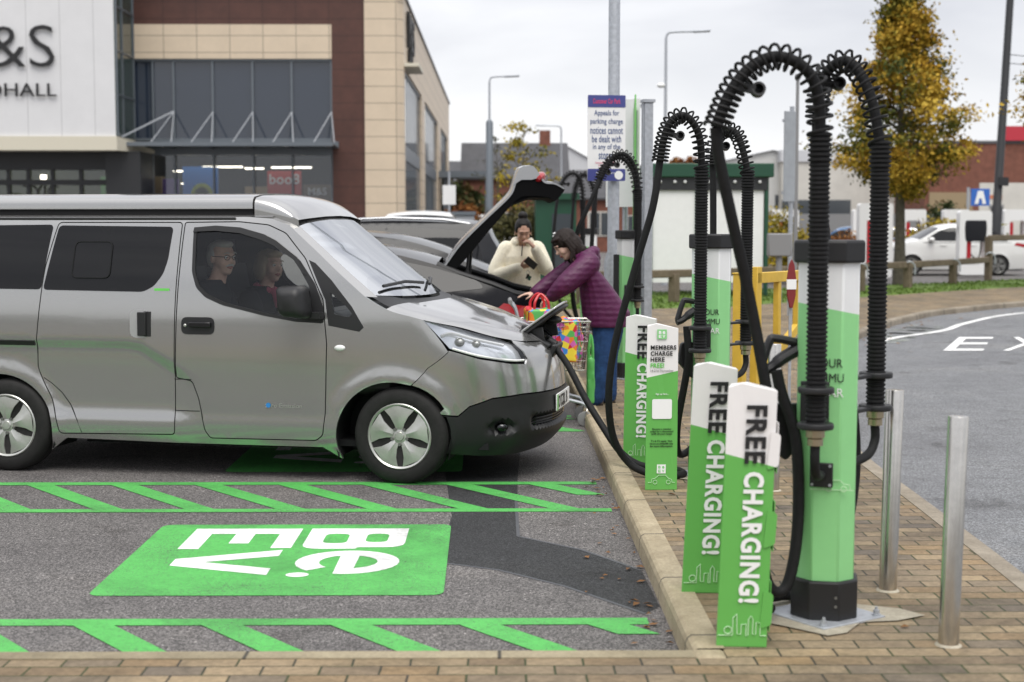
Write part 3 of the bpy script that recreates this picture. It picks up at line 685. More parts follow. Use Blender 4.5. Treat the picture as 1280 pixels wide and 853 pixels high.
    # rear quarter window, slide rail, rails on roof edge
    for sd in (1, -1):
        g = MB(); panel(g, S, round_poly([(-3.36, 1.640), (-2.405, 1.650), (-2.458, 1.222), (-3.40, 1.228)], .03), [], .07, .003, .004, sd); g.build('rear_side_window', 'privacy_glass', van, smooth=30)
        g = MB(); panel(g, S, [(-3.45, .885), (-2.505, .880), (-2.505, .850), (-3.45, .852)], [], .03, .009, .004, sd); g.build('slide_rail', 'black_plastic', van)
        g = MB(); p0 = [S(a, 1.690, .004) for a in (-3.35, -2.5, -1.6, -1.13)]
        g.tube([(a, sd*b, c) for a, b, c in p0], .008, 8); g.build('roof_rail', 'black_plastic', van)
    # ---- bonnet: from the windscreen foot to the nose
    n = 40
    bs = [-.228+(VSMAX+.228)*k/n for k in range(n+1)]
    Bp = [V3(S(s, van_shoulder(s), -.001)) for s in bs]
    hc = pchip([(.03, 1.165), (.2, 1.122), (.4, 1.058), (.58, .985), (.72, .915), (.80, .872)])
    def hood(u, q):
        t = u*n; i = min(n-1, int(t)); e = Bp[i].lerp(Bp[i+1], t-i); s_ = 2*q-1; a = abs(s_)
        cx = max(.03+(.80-.03)*(u**.9), e.x if u > .999 else -9); cz = hc(cx)
        cx = min(cx, .80)
        bulge = .016*(sstep(.55, .75, a)*(1-sstep(.9, 1, a))) if u < .8 else 0
        return V3((cx+(e.x-cx)*a**1.6, -e.y*s_*-1 if False else -e.y*s_*1.0, cz+(e.z-cz)*a**2.4+bulge*(1-u)))
    g = MB().grid(lambda u, q: hood(.075+.925*u, q), 44, 28, flip=True); g.build('bonnet', 'silver_paint', van, smooth=50)
    g = MB().grid(lambda u, q: V3(hood(.0+.076*u, .03+.94*q))+V3((0, 0, -.006)), 3, 24, flip=True)
    cw = g.build('scuttle_panel', 'black_plastic', van)
    g = MB()
    for y0 in (-.62, .02):                             # wipers lie along the foot of the glass
        a = screen(.93, .5+y0/1.6); b = screen(.90, .5+(y0+.58)/1.6)
        g.tube([V3(a)+V3((.01, 0, .03)), (V3(a)+V3(b))/2+V3((.02, 0, .045)), V3(b)+V3((.01, 0, .022))], .011, 6)
    g.build('wiper', 'black_plastic', van)
    g = MB().grid(lambda u, q: screen(.27+.71*u, .055+.89*q), 28, 64, flip=True); g.build('windscreen', 'windscreen_glass', van, smooth=60)
    # ---- nose
    btop = [(.21, .452), (.352, .444), (.438, .503), (.636, .552), (.956, .568), (1.448, .564), (VSMAX, .564)]
    paint = seam[::-1]+[(.32, .862), (.345, .858), (.566, .805), (.86, .768), (1.035, .760), (1.07, .79), (1.052, .880), (1.06, .912), (1.2, .890), (1.4, .880), (VSMAX, .871)]+btop[::-1]+[p for p in arch_f[::-1] if p[0] > .064 and p[1] > .452]
    fb = MB()
    for sd in (1, -1): panel(fb, S, inset(paint, .004), [], .045, 0, .015, sd)
    fbo = fb.build('front_bumper', 'silver_paint', van, smooth=40, weld=True)
    low = [p for p in arch_f if p[1] < .44 and p[0] > .1][::-1] 
    fog = [(.576+.15+.15*math.cos(R(a)), .362+.045*math.sin(R(a))) for a in range(0, 360, 20)]
    low_out = [(.262, .20), (.564, .18), (1.012, .172), (1.40, .19), (VSMAX, .20)]+[(VSMAX, .558)]+[(a, b-.006) for a, b in btop[:-1][::-1]]+[(.27, .44), (.30, .36), (.308, .30), (.30, .24)]
    def S_low(s, v, off=0):
        k = .022*sstep(.52, .30, v)*sstep(.45, .9, s); k -= .05*sstep(.43, .40, v)*sstep(.33, .36, v)*sstep(1.0, 1.12, s)
        dd = math.hypot((s-.726)/.15, (v-.362)/.045); k -= .035*sstep(1.1, .6, dd)
        return S(s, v, off+k)
    lb = MB()
    for sd in (1, -1): panel(lb, S_low, low_out, [], .03, 0, .02, sd)
    lbo = lb.build('lower_bumper', 'black_plastic', van, smooth=40, weld=True)
    g = MB()
    for k in range(4): g.tube([S(s, .345+.018*k, -.015)for s in [1.05+.06*j for j in range(11)]]+[(lambda p: (p[0], -p[1], p[2]))(S(s, .345+.018*k, -.015)) for s in [1.59-.06*j for j in range(10)]], .005, 5)
    g.build('lower_grille', 'black_gloss', lbo)
    for sd in (1, -1):
        c = S(.726, .362, -.012); g = MB().ball((c[0], sd*c[1], c[2]), (.045, .035, .03), 14); g.build('fog_lamp', 'smoke_glass', lbo)
        # headlights: bowl, reflectors, lens
        g = MB(); panel(g, S, light, [], .04, -.045, 0, sd); hl = g.build('headlight', 'lamp_bowl', van)
        g = MB(); panel(g, S, light, [], .05, .003, 0, sd); g.build('lens', 'clear_lens', hl, smooth=50)
        g = MB()
        for s_, v_, r_ in ((.50, .908, .034), (.66, .895, .030)):
            c = S(s_, v_, -.03); g.ball((c[0]-.02, sd*c[1], c[2]), (r_, r_*.8, r_*.85), 14)
        g.build('projector', 'alloy', hl)
        g = MB(); pts = [S(a, b, .000) for a, b in ((.36, .872), (.566, .824), (.86, .788), (1.02, .782))]
        g.tube([(a, sd*b, c) for a, b, c in smooth_path(pts, 5)], .008, 6); pts = [S(a, b, -.012) for a, b in ((.32, .95), (.45, .965), (.62, .93), (.9, .88))]
        g.tube([(a, sd*b, c) for a, b, c in smooth_path(pts, 5)], .010, 6); g.build('trim_strip', 'white_plastic', hl)
        c = S(-.39, .868, .004); g = MB().ball((c[0], sd*c[1], c[2]), (.036, .012, .019), 12); g.build('side_indicator', 'white_plastic', van)
    # number plate
    p = S(VSMAX, .465); pm = frame((p[0]-.006, 0, .475), (0, 1, 0), (.0, 0, 1))
    g = MB().prism([(-.26, -.056), (.26, -.056), (.26, .056), (-.26, .056)], .010, pm); pl = g.build('number_plate', 'white_plastic', van, bevel=.004)
    text('plate_text', 'DT70', .255, .079, pm @ Matrix.Translation((-.07, 0, .0105)), 'ink_black', pl, .02); text('plate_text', 'B', .055, .079, pm @ Matrix.Translation((.14, 0, .0105)), 'ink_black', pl, .02)
    g = MB().prism([(-.255, -.052), (-.215, -.052), (-.215, .052), (-.255, .052)], .0015, pm @ Matrix.Translation((0, 0, .0102))); g.build('plate_flash', 'bright_green_text', pl)
    # door badge
    o = S(-.775, .488, .003); text('door_badge', 'zero Emission', .25, .027, frame(o, (1, 0, 0), (0, 0, 1)), 'alloy', van, .0)
    g = MB().lathe([(0, 0), (.016, 0), (.016, .002), (0, .002)], S(-.878, .488, .0035), Matrix.Rotation(R(90), 4, 'X'), 16); g.build('badge_dot', 'blue_enamel', van)
    # ---- charging port on the nose with its lid up
    pd = thing; g = MB()
    tl = Matrix.Rotation(R(33), 4, 'Y')
    g.box((.765, -.02, .868), (.17, .34, .06), mtx=tl); g.box((.86, -.02, .80), (.035, .30, .11), mtx=Matrix.Rotation(R(18), 4, 'Y')); g.box((.70, -.14, .93), (.10, .03, .10)); g.box((.72, .1, .93), (.12, .03, .08))
    port = g.build('charge_port', 'black_plastic', van, bevel=.01)
    g = MB()
    for y0 in (-.09, .05):
        q = tl @ Matrix.Identity(4); g.cyl((.77, y0, .89), (.80, y0, .925), .045, .045, 18)
    g.build('socket', 'black_gloss', port)
    lm = Matrix.Translation((.665, -.02, .915)) @ Matrix.Rotation(R(-36), 4, 'Y')
    outline = round_poly([(0, -.20), (.30, -.17), (.345, -.08), (.345, .08), (.30, .17), (0, .20)], .04)
    g = MB().prism(outline, .016, lm @ Matrix.Translation((0, 0, .012)), mi=0); lid = g.build('port_lid', 'silver_paint', van, bevel=.006)
    g = MB().prism([(x*.95+.008, y*.94) for x, y in outline], .022, lm @ Matrix.Translation((0, 0, -.011)))
    g.box(lm @ V3((.06, -.12, -.05)), (.12, .025, .10), mtx=Matrix.Rotation(R(-10), 4, 'Y')); g.box(lm @ V3((.10, .12, -.05)), (.16, .025, .10), mtx=Matrix.Rotation(R(-10), 4, 'Y'))
    g.ball(lm @ V3((.2, .02, -.03)), (.06, .07, .03), 12); g.build('lid_lining', 'black_plastic', lid, bevel=.004)
    # ---- camper roof
    prof = [(-1, 0), (-1, .035), (-.985, .062), (-.95, .080), (-.8, .095), (-.4, .108), (0, .112)]; prof = prof+[(-a, b) for a, b in prof[-2::-1]]
    g = MB(); n1 = len(prof)-1
    def pop(u, q):
        x = -3.40+2.37*u; a, b = prof[round(q*n1)]; e = 1-.06*sstep(.12, 0, u); f = 1-.55*sstep(.06, 0, u)
        return (x+.05*(1-(a*a))*(-1 if u < .02 else 0), a*.685*e, 1.752+b*f)
    g.grid(pop, 24, n1, flip=True)
    k = [pop(0, i/n1) for i in range(n1+1)]; g.poly(k); k = [pop(1, i/n1) for i in range(n1+1)]; g.poly(k[::-1])
    pr = g.build('pop_up_roof', 'silver_paint', van, smooth=40)
    g = MB(); g.span((-3.36, -.672, 1.70), (-1.03, .672, 1.7535)); g.build('roof_seal', 'black_matt', van)
    g = MB()
    def cap(u, q):
        x = -1.015+.30*u; a, b = prof[round(q*n1)]; h = (.112+.012*math.sin(u*math.pi)-.112*u**2.2)
        return (x+.06*u*(1-a*a), a*(.690-.0*u), 1.745-.035*u-.03*u*abs(a)**2+max(0, b*h/.112))
    g.grid(cap, 16, n1, flip=True); k = [cap(0, i/n1) for i in range(n1+1)]; g.poly(k)
    g.grid(lambda u, q: (lambda p: (p[0], p[1], p[2]-.06*q))(cap(u, 0)), 16, 1); g.grid(lambda u, q: (lambda p: (p[0], p[1], p[2]-.06*q))(cap(u, 1)), 16, 1, flip=True)
    g.build('roof_fairing', 'silver_paint', van, smooth=40)
    # ---- wheels
    wheel(van, 0, -.765, .309, -1, steer=R(-3), nuts=True); wheel(van, 0, .765, .309, 1, steer=R(-3)); wheel(van, -2.725, -.765, .309, -1, nuts=True); wheel(van, -2.725, .765, .309, 1)
    # ---- cabin
    g = MB(); g.span((-.62, -.74, .55), (-.05, .74, 1.05)); g.box((-.55, 0, 1.02), (.25, 1.40, .14)); g.build('dashboard', 'black_plastic', van, bevel=.05)
    for y0 in (-.38, .38):
        g = MB(); g.box((-1.33, y0, .70), (.52, .50, .18)); g.box((-1.60, y0, 1.03), (.14, .48, .66), mtx=Matrix.Rotation(R(-10), 4, 'Y')); g.box((-1.66, y0, 1.44), (.09, .26, .19), mtx=Matrix.Rotation(R(-8), 4, 'Y')); g.cyl((-1.65, y0-.05, 1.3), (-1.66, y0-.05, 1.42), .008, n=6); g.cyl((-1.65, y0+.05, 1.3), (-1.66, y0+.05, 1.42), .008, n=6)
        g.build('front_seat', 'seat_cloth', van, bevel=.045)
    g = MB().tube([V3((-.78, -.38, 1.02))+Matrix.Rotation(R(-62), 3, 'Y') @ V3((.185*math.cos(a), .185*math.sin(a), 0)) for a in [2*math.pi*k/28 for k in range(28)]], .014, 8, closed=True)
    g.cyl((-.78, -.38, 1.02), (-.60, -.38, .93), .03, n=8); g.build('steering_wheel', 'black_plastic', van)
    g = MB(); g.span((-1.86, -.70, .30), (-1.81, .70, 1.68)); g.build('partition', 'black_matt', van)
    g = MB(); g.span((-3.3, -.66, 1.672), (-.95, .66, 1.690)); g.build('headlining', 'grey_plastic', van)
    return van
VAN = build_van()
# ================================================================ chargers, sign boxes, bollards, barrier, posts
def paint_split(name, c_low, c_high, z0, slope, axis='X', rough=.4, var=.03):
    """two paint colours meeting on a slanting line across the object"""
    m, nt, b, tc = node_mat(name); sp = N(nt, 'ShaderNodeSeparateXYZ'); nt.links.new(tc.outputs['Object'], sp.inputs[0])
    f = N(nt, 'ShaderNodeMath', operation='MULTIPLY_ADD'); nt.links.new(sp.outputs[axis], f.inputs[0]); f.inputs[1].default_value = slope; nt.links.new(sp.outputs['Z'], f.inputs[2])
    g = N(nt, 'ShaderNodeMath', operation='GREATER_THAN'); nt.links.new(f.outputs[0], g.inputs[0]); g.inputs[1].default_value = z0
    c = mixc(nt, g.outputs[0], c_low, c_high)
    c = mixc(nt, 1., c, ramp(nt, noise_n(nt, tc.outputs['Object'], 9, 5, .7), [(.3, grey(1-var)), (.7, grey(1+var))]), 'MULTIPLY')
    nt.links.new(c, b.inputs['Base Color']); b.inputs['Roughness'].default_value = rough; return m
paint_split('charger_paint', (.26, .61, .25), (.74, .75, .75), 1.225, .20)
paint_split('sign_paint', (.125, .42, .085), (.80, .78, .77), .70, .26, var=.02, rough=.38)
paint_split('member_paint', (.13, .43, .09), (.80, .78, .77),   .680, -.22, var=.02, rough=.38)

def octagon(w, ch): h = w/2; return [(-h+ch, -h), (h-ch, -h), (h, -h+ch), (h, h-ch), (h-ch, h), (-h+ch, h), (-h, h-ch), (-h, -h+ch)]
def hose_path(o, top, peak, end, drop=None):
    return None
def charger(loc, label, arcs, cables, guns=(True, True), detail=True):
    """arcs: per hose (foot xy, [points of the arch], [points of the free cable]) in charger-local metres"""
    t = thing('charging_post', label, 'ev charger', loc, 0, 'charging posts along the kerb')
    rz = R(-12)
    rot = Matrix.Rotation(rz, 4, 'Z')
    def ring(w, ch, z): return [rot @ V3((x, y, z)) for x, y in octagon(w, ch)]
    def loft(specs):
        vs = [p for s_ in specs for p in ring(*s_)]; n = len(specs)
        return vs, [(i*8+j, i*8+(j+1) % 8, (i+1)*8+(j+1) % 8, (i+1)*8+j) for i in range(n-1) for j in range(8)]+[tuple(range(7, -1, -1)), tuple((n-1)*8+j for j in range(8))]
    MB().add(*loft([(.226, .062, .14), (.234, .062, 1.415)])).build('column', 'charger_paint', t, smooth=20, bevel=.006)
    MB().add(*loft([(.256, .070, .012), (.258, .070, .158), (.250, .068, .166)])).build('column_collar', 'black_plastic', t, smooth=20, bevel=.005)
    cp = MB().add(*loft([(.262, .07, 1.405), (.270, .072, 1.415), (.270, .072, 1.482), (.262, .07, 1.492)])).build('column_cap', 'black_plastic', t, smooth=20, bevel=.004)
    b = MB(); pm = Matrix.Rotation(R(33), 4, 'Z'); b.box((0, 0, .006), (.34, .34, .012), mtx=pm); bp = b.build('base_plate', 'galvanised', t, bevel=.003)
    for sx, sy in ((1, 1), (1, -1), (-1, -1), (-1, 1)):
        b = MB(); p = pm @ V3((.145*sx, .145*sy, 0)); b.cyl((p.x, p.y, .012), (p.x, p.y, .018), .017, n=12); b.cyl((p.x, p.y, .018), (p.x, p.y, .034), .012, n=6); b.cyl((p.x, p.y, .034), (p.x, p.y, .046), .006, n=8); b.build('anchor_bolt', 'galvanised', bp)
    b = MB()
    for z in (.07, .035+.07): 
        q = rot @ V3((.045, -.1285, z)); q2 = rot @ V3((.045, -.134, z)); b.cyl(q, q2, .006, n=8)
    b.build('collar_screw', 'alloy_dark', t)
    if detail:
        # lettering on the front facet and its right-hand neighbour
        fm = frame(rot @ V3((.030, -.1185, 1.055)), rot @ V3((1, 0, 0)), (0, 0, 1))
        L = t
        text('lettering', 'YOUR\nCOMMUNITY', .30, .125, frame(rot @ V3((-.045, -.1195, 1.03)), rot @ V3((1, 0, 0)), (0, 0, 1)) @ Matrix.Translation((.04, 0, 0)), 'ink_black', t, .015, align='C') if False else None
        for s_, z, m_, ch in (('YOUR', 1.02, 'ink_black', 4), ('OMMU', .963, 'ink_black', 4), ('CHAR', .906, 'ink_white', 4)):
            text('lettering', s_, .122 if s_ != 'YOUR' else .112, .034, frame(rot @ V3((.0, -.1185, z)), rot @ V3((1, 0, 0)), (0, 0, 1)), m_, t, .0)
        b = MB(); pts = [(.0, .0), (.006, .028), (.03, .034), (.05, .056), (.10, .058), (.128, .034), (.16, .03), (.165, 0)]
        fr = frame(rot @ V3((.0, -.1190, .53)), rot @ V3((1, 0, 0)), (0, 0, 1)); sc = .62
        b.tube([fr @ V3((-.01+x*sc, y*sc, 0)) for x, y in pts], .0016, 4)
        b.tube([fr @ V3((-.06, -.002, 0)), fr @ V3((.055+.05, -.002, 0))], .0016, 4)
        for c_ in (.035, .125): b.tube([fr @ V3((-.01+c_*sc+.011*math.cos(a), .002+.011*math.sin(a), 0)) for a in [k*.6283 for k in range(10)]], .0016, 4, closed=True)
        b.build('car_outline', 'green_white_line', t)
    for k, (foot, arch, cable, side) in enumerate(arcs):
        fx, fy = foot; z0, z1 = .785, 1.89
        h = MB(); prof = [(.012, z0)]; z = z0
        while z < z1-.11:
            prof += [(.0345, z), (.0395, z+.004), (.0395, z+.010), (.0345, z+.013)]; z += .0172
        while z < z1: prof += [(.036, z), (.0445, z+.004), (.0445, z+.011), (.036, z+.015)]; z += .0185
        prof += [(.030, z), (.012, z)]
        h.lathe(prof, (fx, fy, 0), n=20); hs = h.build('ribbed_hose', 'rubber', t, smooth=30)
        # clamps with their bracket to the column
        d = V3((-fx, -fy, 0)).normalized()
        for zc in (.80, .935):
            c = MB(); c.lathe([(.040, zc-.012), (.066, zc-.012), (.068, zc-.006), (.068, zc+.006), (.066, zc+.012), (.040, zc+.012)], (fx, fy, 0), n=24)
            a0 = V3((fx, fy, zc))+d*.06; L_ = max(.02, math.hypot(fx, fy)-.06-.10)
            c.box(a0+d*L_/2, (L_, .045, .014), mtx=Matrix.Rotation(math.atan2(d.y, d.x), 4, 'Z')); c.build('hose_clamp', 'black_plastic', t, bevel=.003)
        c = MB(); a0 = V3((fx, fy, .868))+d*(math.hypot(fx, fy)-.120); tn = V3((-d.y, d.x, 0))*side
        c.box(a0+tn*.03, (.016, .11, .16), mtx=Matrix.Rotation(math.atan2(d.y, d.x), 4, 'Z'))
        c.build('hose_bracket', 'black_plastic', t, bevel=.004)
        c = MB(); c.lathe([(.024, .725), (.030, .727), (.030, .752), (.026, .754), (.036, .758), (.036, .786), (.02, .79)], (fx, fy, 0), n=12); c.build('cable_gland', 'brass', t, smooth=30)
        # tail of the cable into the column face
        e = V3((fx*.28, fy*.35-.0, .56)) if k == 0 else V3((fx*.36, fy*.22, .58))
        e = d*-(.122)+V3((0, 0, .60))
        c = MB(); c.tube(smooth_path([(fx, fy, .73), (fx, fy, .66), V3((fx, fy, .61))*.75+V3((e.x, e.y, .59))*.25, V3((e.x, e.y, .585))], 6), .019, 10); c.build('tail_cable', 'rubber', t)
        c = MB(); c.box(V3((e.x, e.y, .585))+d*.0, (.018, .088, .095), mtx=Matrix.Rotation(math.atan2(d.y, d.x), 4, 'Z')); pl = c.build('entry_plate', 'black_plastic', t, bevel=.004)
        c = MB()
        for sy in (-.034, .034):
            for sz in (-.037, .037):
                q = V3((e.x, e.y, .585+sz))+tn*sy-d*.008; c.cyl(q, q-d*.005, .006, n=8)
        c.build('plate_screw', 'galvanised', pl)
        # arched cable in its coil spring
        P = smooth_path([(fx, fy, z1-.02)]+list(arch), 10)
        c = MB(); c.tube(P, .0215, 12); c.build('arch_cable', 'rubber', t)
        ln = [0]
        for a_, b_ in zip(P, P[1:]): ln.append(ln[-1]+(b_-a_).length)
        tot = ln[-1]; turns = 23; n = turns*16; co = []; i = 0; nrm = None
        for q in range(n+1):
            f = q/n; g_ = (f*.62+.38*(1-(1-f)**2))*tot if True else f*tot   # packed tighter towards the free end
            g_ = min(g_, tot-1e-6)
            while ln[i+1] < g_: i += 1
            u = (g_-ln[i])/(ln[i+1]-ln[i]); p = P[i].lerp(P[i+1], u); tg = (P[i+1]-P[i]).normalized()
            if nrm is None: nrm = tg.orthogonal().normalized()
            nrm = (nrm-tg*nrm.dot(tg)).normalized(); bi = tg.cross(nrm); a = 2*math.pi*turns*f
            co.append(p+(nrm*math.cos(a)+bi*math.sin(a))*.0455)
        c = MB(); c.tube(co, .0062, 6); c.build('coil_spring', 'rubber', t)
        i = int(len(P)*.80); tg = (P[i+1]-P[i]).normalized(); c = MB(); sx = V3((.075, 0, -.012)) if k == 0 else V3((.06, -.02, 0))
        c.box(P[i]+sx*.5, (.075, .034, .03), mtx=Matrix.Rotation(R(14), 4, 'Y')); c.lathe([(.019, -.017), (.027, -.017), (.027, .017), (.019, .017), (.019, -.017)], P[i]+sx*1.15, Matrix.Rotation(R(78), 4, 'X'), 14); c.build('cable_clip', 'black_plastic', t)
        c = MB(); c.tube(smooth_path([P[-1]]+list(cable), 8), .0225, 10); c.build('charging_cable', 'rubber', t)
    return t
def gun(t, o, rz, name='connector'):
    """charging connector resting in a holster: loop handle, body, nozzle"""
    m = Matrix.Translation(o) @ Matrix.Rotation(rz, 4, 'Z')
    b = MB(); P = lambda x, z, y=0: m @ V3((x, y, z))
    b.tube(smooth_path([P(-.11, -.03), P(-.075, .075), P(-.05, .088), P(.06, .066)], 5), [.017]*16, 8)
    b.tube(smooth_path([P(-.115, -.045), P(-.075, -.03), P(-.02, .01), P(.045, .045)], 5), [.021]*8+[.026]*8, 8)
    b.box(P(.075, .045), (.075, .058, .075), mtx=Matrix.Rotation(rz, 4, 'Z') @ Matrix.Rotation(R(20), 4, 'Y')); b.cyl(P(.10, .03), P(.15, .015), .030, .028, 14)
    b.build(name, 'black_plastic', t, smooth=45, bevel=.004)
    b = MB(); b.prism(round_poly([(-.10, -.02), (.0, -.13), (.10, -.02), (.09, .10), (-.08, .10)], .02), .03, m @ Matrix.Translation((.0, .03, -.27)) @ Matrix.Rotation(R(90), 4, 'X')); b.build('holster', 'black_plastic', t, bevel=.004)

CH = [(1.29, 5.78, .10), (1.305, 9.09, .10), (1.305, 14.87, .10), (1.29, 21.4, .10)]
LF, RF = (-.105, -.285), (.262, .275)
t1 = charger(CH[0], 'nearest green and white charging post beside the steel bollards', [
    (LF, [(-.115, -.29, 2.02), (-.165, -.30, 2.12), (-.27, -.31, 2.165), (-.37, -.325, 2.125), (-.445, -.335, 2.035), (-.50, -.345, 1.905)],
     [(-.485, -.33, 1.80), (-.43, -.29, 1.58), (-.36, -.24, 1.32), (-.295, -.20, 1.03), (-.26, -.18, .80), (-.285, -.16, .45), (-.25, -.13, .17), (-.17, -.10, .14), (-.125, -.08, .36), (-.13, -.06, .70), (-.19, -.05, .90), (-.21, -.05, .985)], 1),
    (RF, [(.235, .30, 2.04), (.195, .34, 2.16), (.145, .39, 2.225), (.09, .45, 2.20), (.06, .50, 2.12), (.055, .53, 2.0)],
     [(.07, .54, 1.75), (.11, .50, 1.4), (.16, .42, 1.05), (.20, .34, .6), (.14, .28, .25), (.0, .24, .04), (-.13, .17, .04), (-.24, .05, .05), (-.235, -.12, .06)], -1)], None)
gun(t1, V3((-.16, -.01, 1.02)), R(10))
# the second post feeds the van
vt = lambda x, y, z: Matrix.Translation((-.46, 10.16, 0)) @ Matrix.Rotation(R(-11.5), 4, 'Z') @ V3((x, y, z))
o2 = V3(CH[1]); loc2 = lambda p: tuple(V3(p)-o2)
plug = vt(.83, -.06, .868)
t2 = charger(CH[1], 'second green and white charging post, its cable plugged into the van', [
    (LF, [(-.115, -.29, 2.03), (-.15, -.30, 2.13), (-.215, -.31, 2.19), (-.29, -.32, 2.16), (-.335, -.33, 2.06), (-.36, -.34, 1.92)],
     [loc2(p) for p in ((.905, 8.75, 1.75), (.815, 8.80, 1.417), (.70, 8.88, .95), (.665, 8.93, .62), (.70, 9.0, .35), (.80, 9.03, .185), (.92, 8.98, .128), (1.02, 8.93, .124), (1.13, 8.98, .124), (1.10, 9.14, .124), (.98, 9.20, .124), (.86, 9.28, .145), (.765, 9.40, .21), (.66, 9.56, .36), (.56, 9.70, .52), (.455, 9.82, .72), tuple(plug))], 1),
    (RF, [(.235, .30, 2.01), (.20, .34, 2.12), (.15, .38, 2.15), (.09, .42, 2.11), (.07, .44, 2.03), (.065, .45, 1.93)],
     [(.07, .45, 1.75), (.075, .45, 1.3), (.07, .40, .9), (.10, .34, .5), (-.02, .28, .2), (-.16, .18, .10), (-.20, .02, .30), (-.15, -.07, .70), (-.16, -.08, .93)], -1)], None)
gun(t2, V3((-.11, -.04, 1.0)), R(15))
b = MB(); dx = (vt(.70, -.04, .93)-plug); dz = dx.normalized()
b.cyl(plug-dz*.05, plug+dz*.10, .024, .040, 14); b.build('van_connector', 'black_plastic', t2).location = -o2
t3 = charger(CH[2], 'third charging post behind the woman in purple, in front of the sign post', [
    ((.06, -.28), [(.05, -.28, 2.02), (.01, -.28, 2.14), (-.07, -.29, 2.23), (-.17, -.30, 2.22), (-.25, -.31, 2.12), (-.31, -.32, 2.0)], [(-.38, -.33, 1.84), (-.47, -.33, 1.64), (-.54, -.32, 1.46), (-.58, -.25, 1.1), (-.55, -.1, .7), (-.4, .0, .3), (-.2, .05, .12)], 1),
    ((.10, .28), [(.075, .29, 2.03), (.02, .30, 2.16), (-.08, .31, 2.23), (-.20, .32, 2.17), (-.27, .33, 2.05), (-.31, .34, 1.92)], [(-.335, .34, 1.7), (-.36, .34, 1.2), (-.36, .30, .8), (-.3, .25, .3), (-.1, .2, .12)], -1)], None, detail=False)
b = MB(); b.prism(round_poly([(-.03, -.2), (.03, -.2), (.03, .25), (-.03, .25)], .01), .04, Matrix.Translation((-.13, -.02, 1.0)) @ Matrix.Rotation(R(90), 4, 'X')); b.build('holster', 'black_plastic', t3)
t4 = charger(CH[3], 'furthest charging post, seen through the raised tailgate', [
    ((-.10, -.27), [(-.11, -.28, 2.05), (-.15, -.29, 2.2), (-.24, -.30, 2.27), (-.34, -.31, 2.22), (-.41, -.32, 2.10), (-.46, -.33, 1.95)], [(-.5, -.33, 1.6), (-.52, -.31, 1.2), (-.5, -.30, .8), (-.4, -.2, .4), (-.2, 0, .15)], 1),
    ((.10, .28), [(.085, .29, 2.05), (.03, .30, 2.2), (-.05, .31, 2.28), (-.13, .32, 2.2), (-.17, .33, 2.1), (-.2, .34, 1.92)], [(-.22, .34, 1.6), (-.24, .34, 1.2), (-.24, .30, .8), (-.2, .25, .3), (-.1, .2, .12)], -1)], None, detail=False)
# mortar pad under the posts
for (x, y, z), ky in ((CH[0], 1), (CH[1], 1)):
    pts = [(-.33, .06), (-.25, .22), (-.05, .27), (.12, .18), (.33, .08), (.40, -.02), (.27, -.10), (.12, -.12), (.03, -.27), (-.05, -.31), (-.14, -.22), (-.27, -.10)]
    struct(MB().poly([(x+a, y+b_, .106) for a, b_ in pts]).build('mortar_pad', 'pad_concrete', smooth=0))

# ---- three-sided sign boxes round the cable reels
def sign_box(label, loc, rz, w=.185, d=.12, h=.96, lean=(0, 0), paint='sign_paint', tabs=True):
    t = thing('sign_box', label, 'sign', loc, 0, 'green card sign boxes on the paving')
    m = Matrix.Rotation(rz, 4, 'Z'); sh = Matrix.Identity(4); sh[0][2] = lean[0]; sh[1][2] = lean[1]
    mm = sh @ m
    b = MB()
    f = [(-w/2, -d/2), (w/2, -d/2), (w/2+.004, d/2), (-w/2+.02, d/2)]
    top = [h-.012, h-.025, h-.03, h-.012]
    vs = [V3((x, y, 0)) for x, y in f]+[V3((x*.97, y*.97, z)) for (x, y), z in zip(f, top)]+[V3((-.04, -d/2*.9, h+.004)), V3((-.01, d/2*.9, h-.004))]
    b.add(vs, [(0, 1, 5, 8, 4), (1, 2, 6, 5), (2, 3, 7, 9, 6), (3, 0, 4, 7), (4, 8, 9, 7), (8, 5, 6, 9), (3, 2, 1, 0)])
    o = b.build('sleeve', paint, t, smooth=0, bevel=.003)
    o.data.transform(mm); 
    if tabs:
        for z in (.73, .44, .14):
            q = MB(); pr = round_poly([(w/2-.03, z-.07), (w/2+.012, z-.055), (w/2+.016, z+.06), (w/2-.02, z+.075)], .012)
            q.prism(pr, .0035, Matrix.Translation((0, -d/2-.001, 0)) @ Matrix.Rotation(R(90), 4, 'X')); qo = q.build('fold_tab', paint, t, smooth=0); qo.data.transform(mm)
            q = MB(); q.prism([(-.05, z-.085), (.045, z-.08), (.045, z+.10), (-.045, z+.10)], .004, Matrix.Translation((w/2+.005, 0, 0)) @ Matrix.Rotation(R(90), 4, 'Y') @ Matrix.Rotation(R(90), 4, 'Z')); qo = q.build('side_flap', paint, t, smooth=0, bevel=.001); qo.data.transform(mm)
    return t, mm, h, w, d
def face(mm, d, x, z, up=(0, 0, 1), along=(1, 0, 0)): return mm @ frame((x, -d/2-.0025, z), along, up)
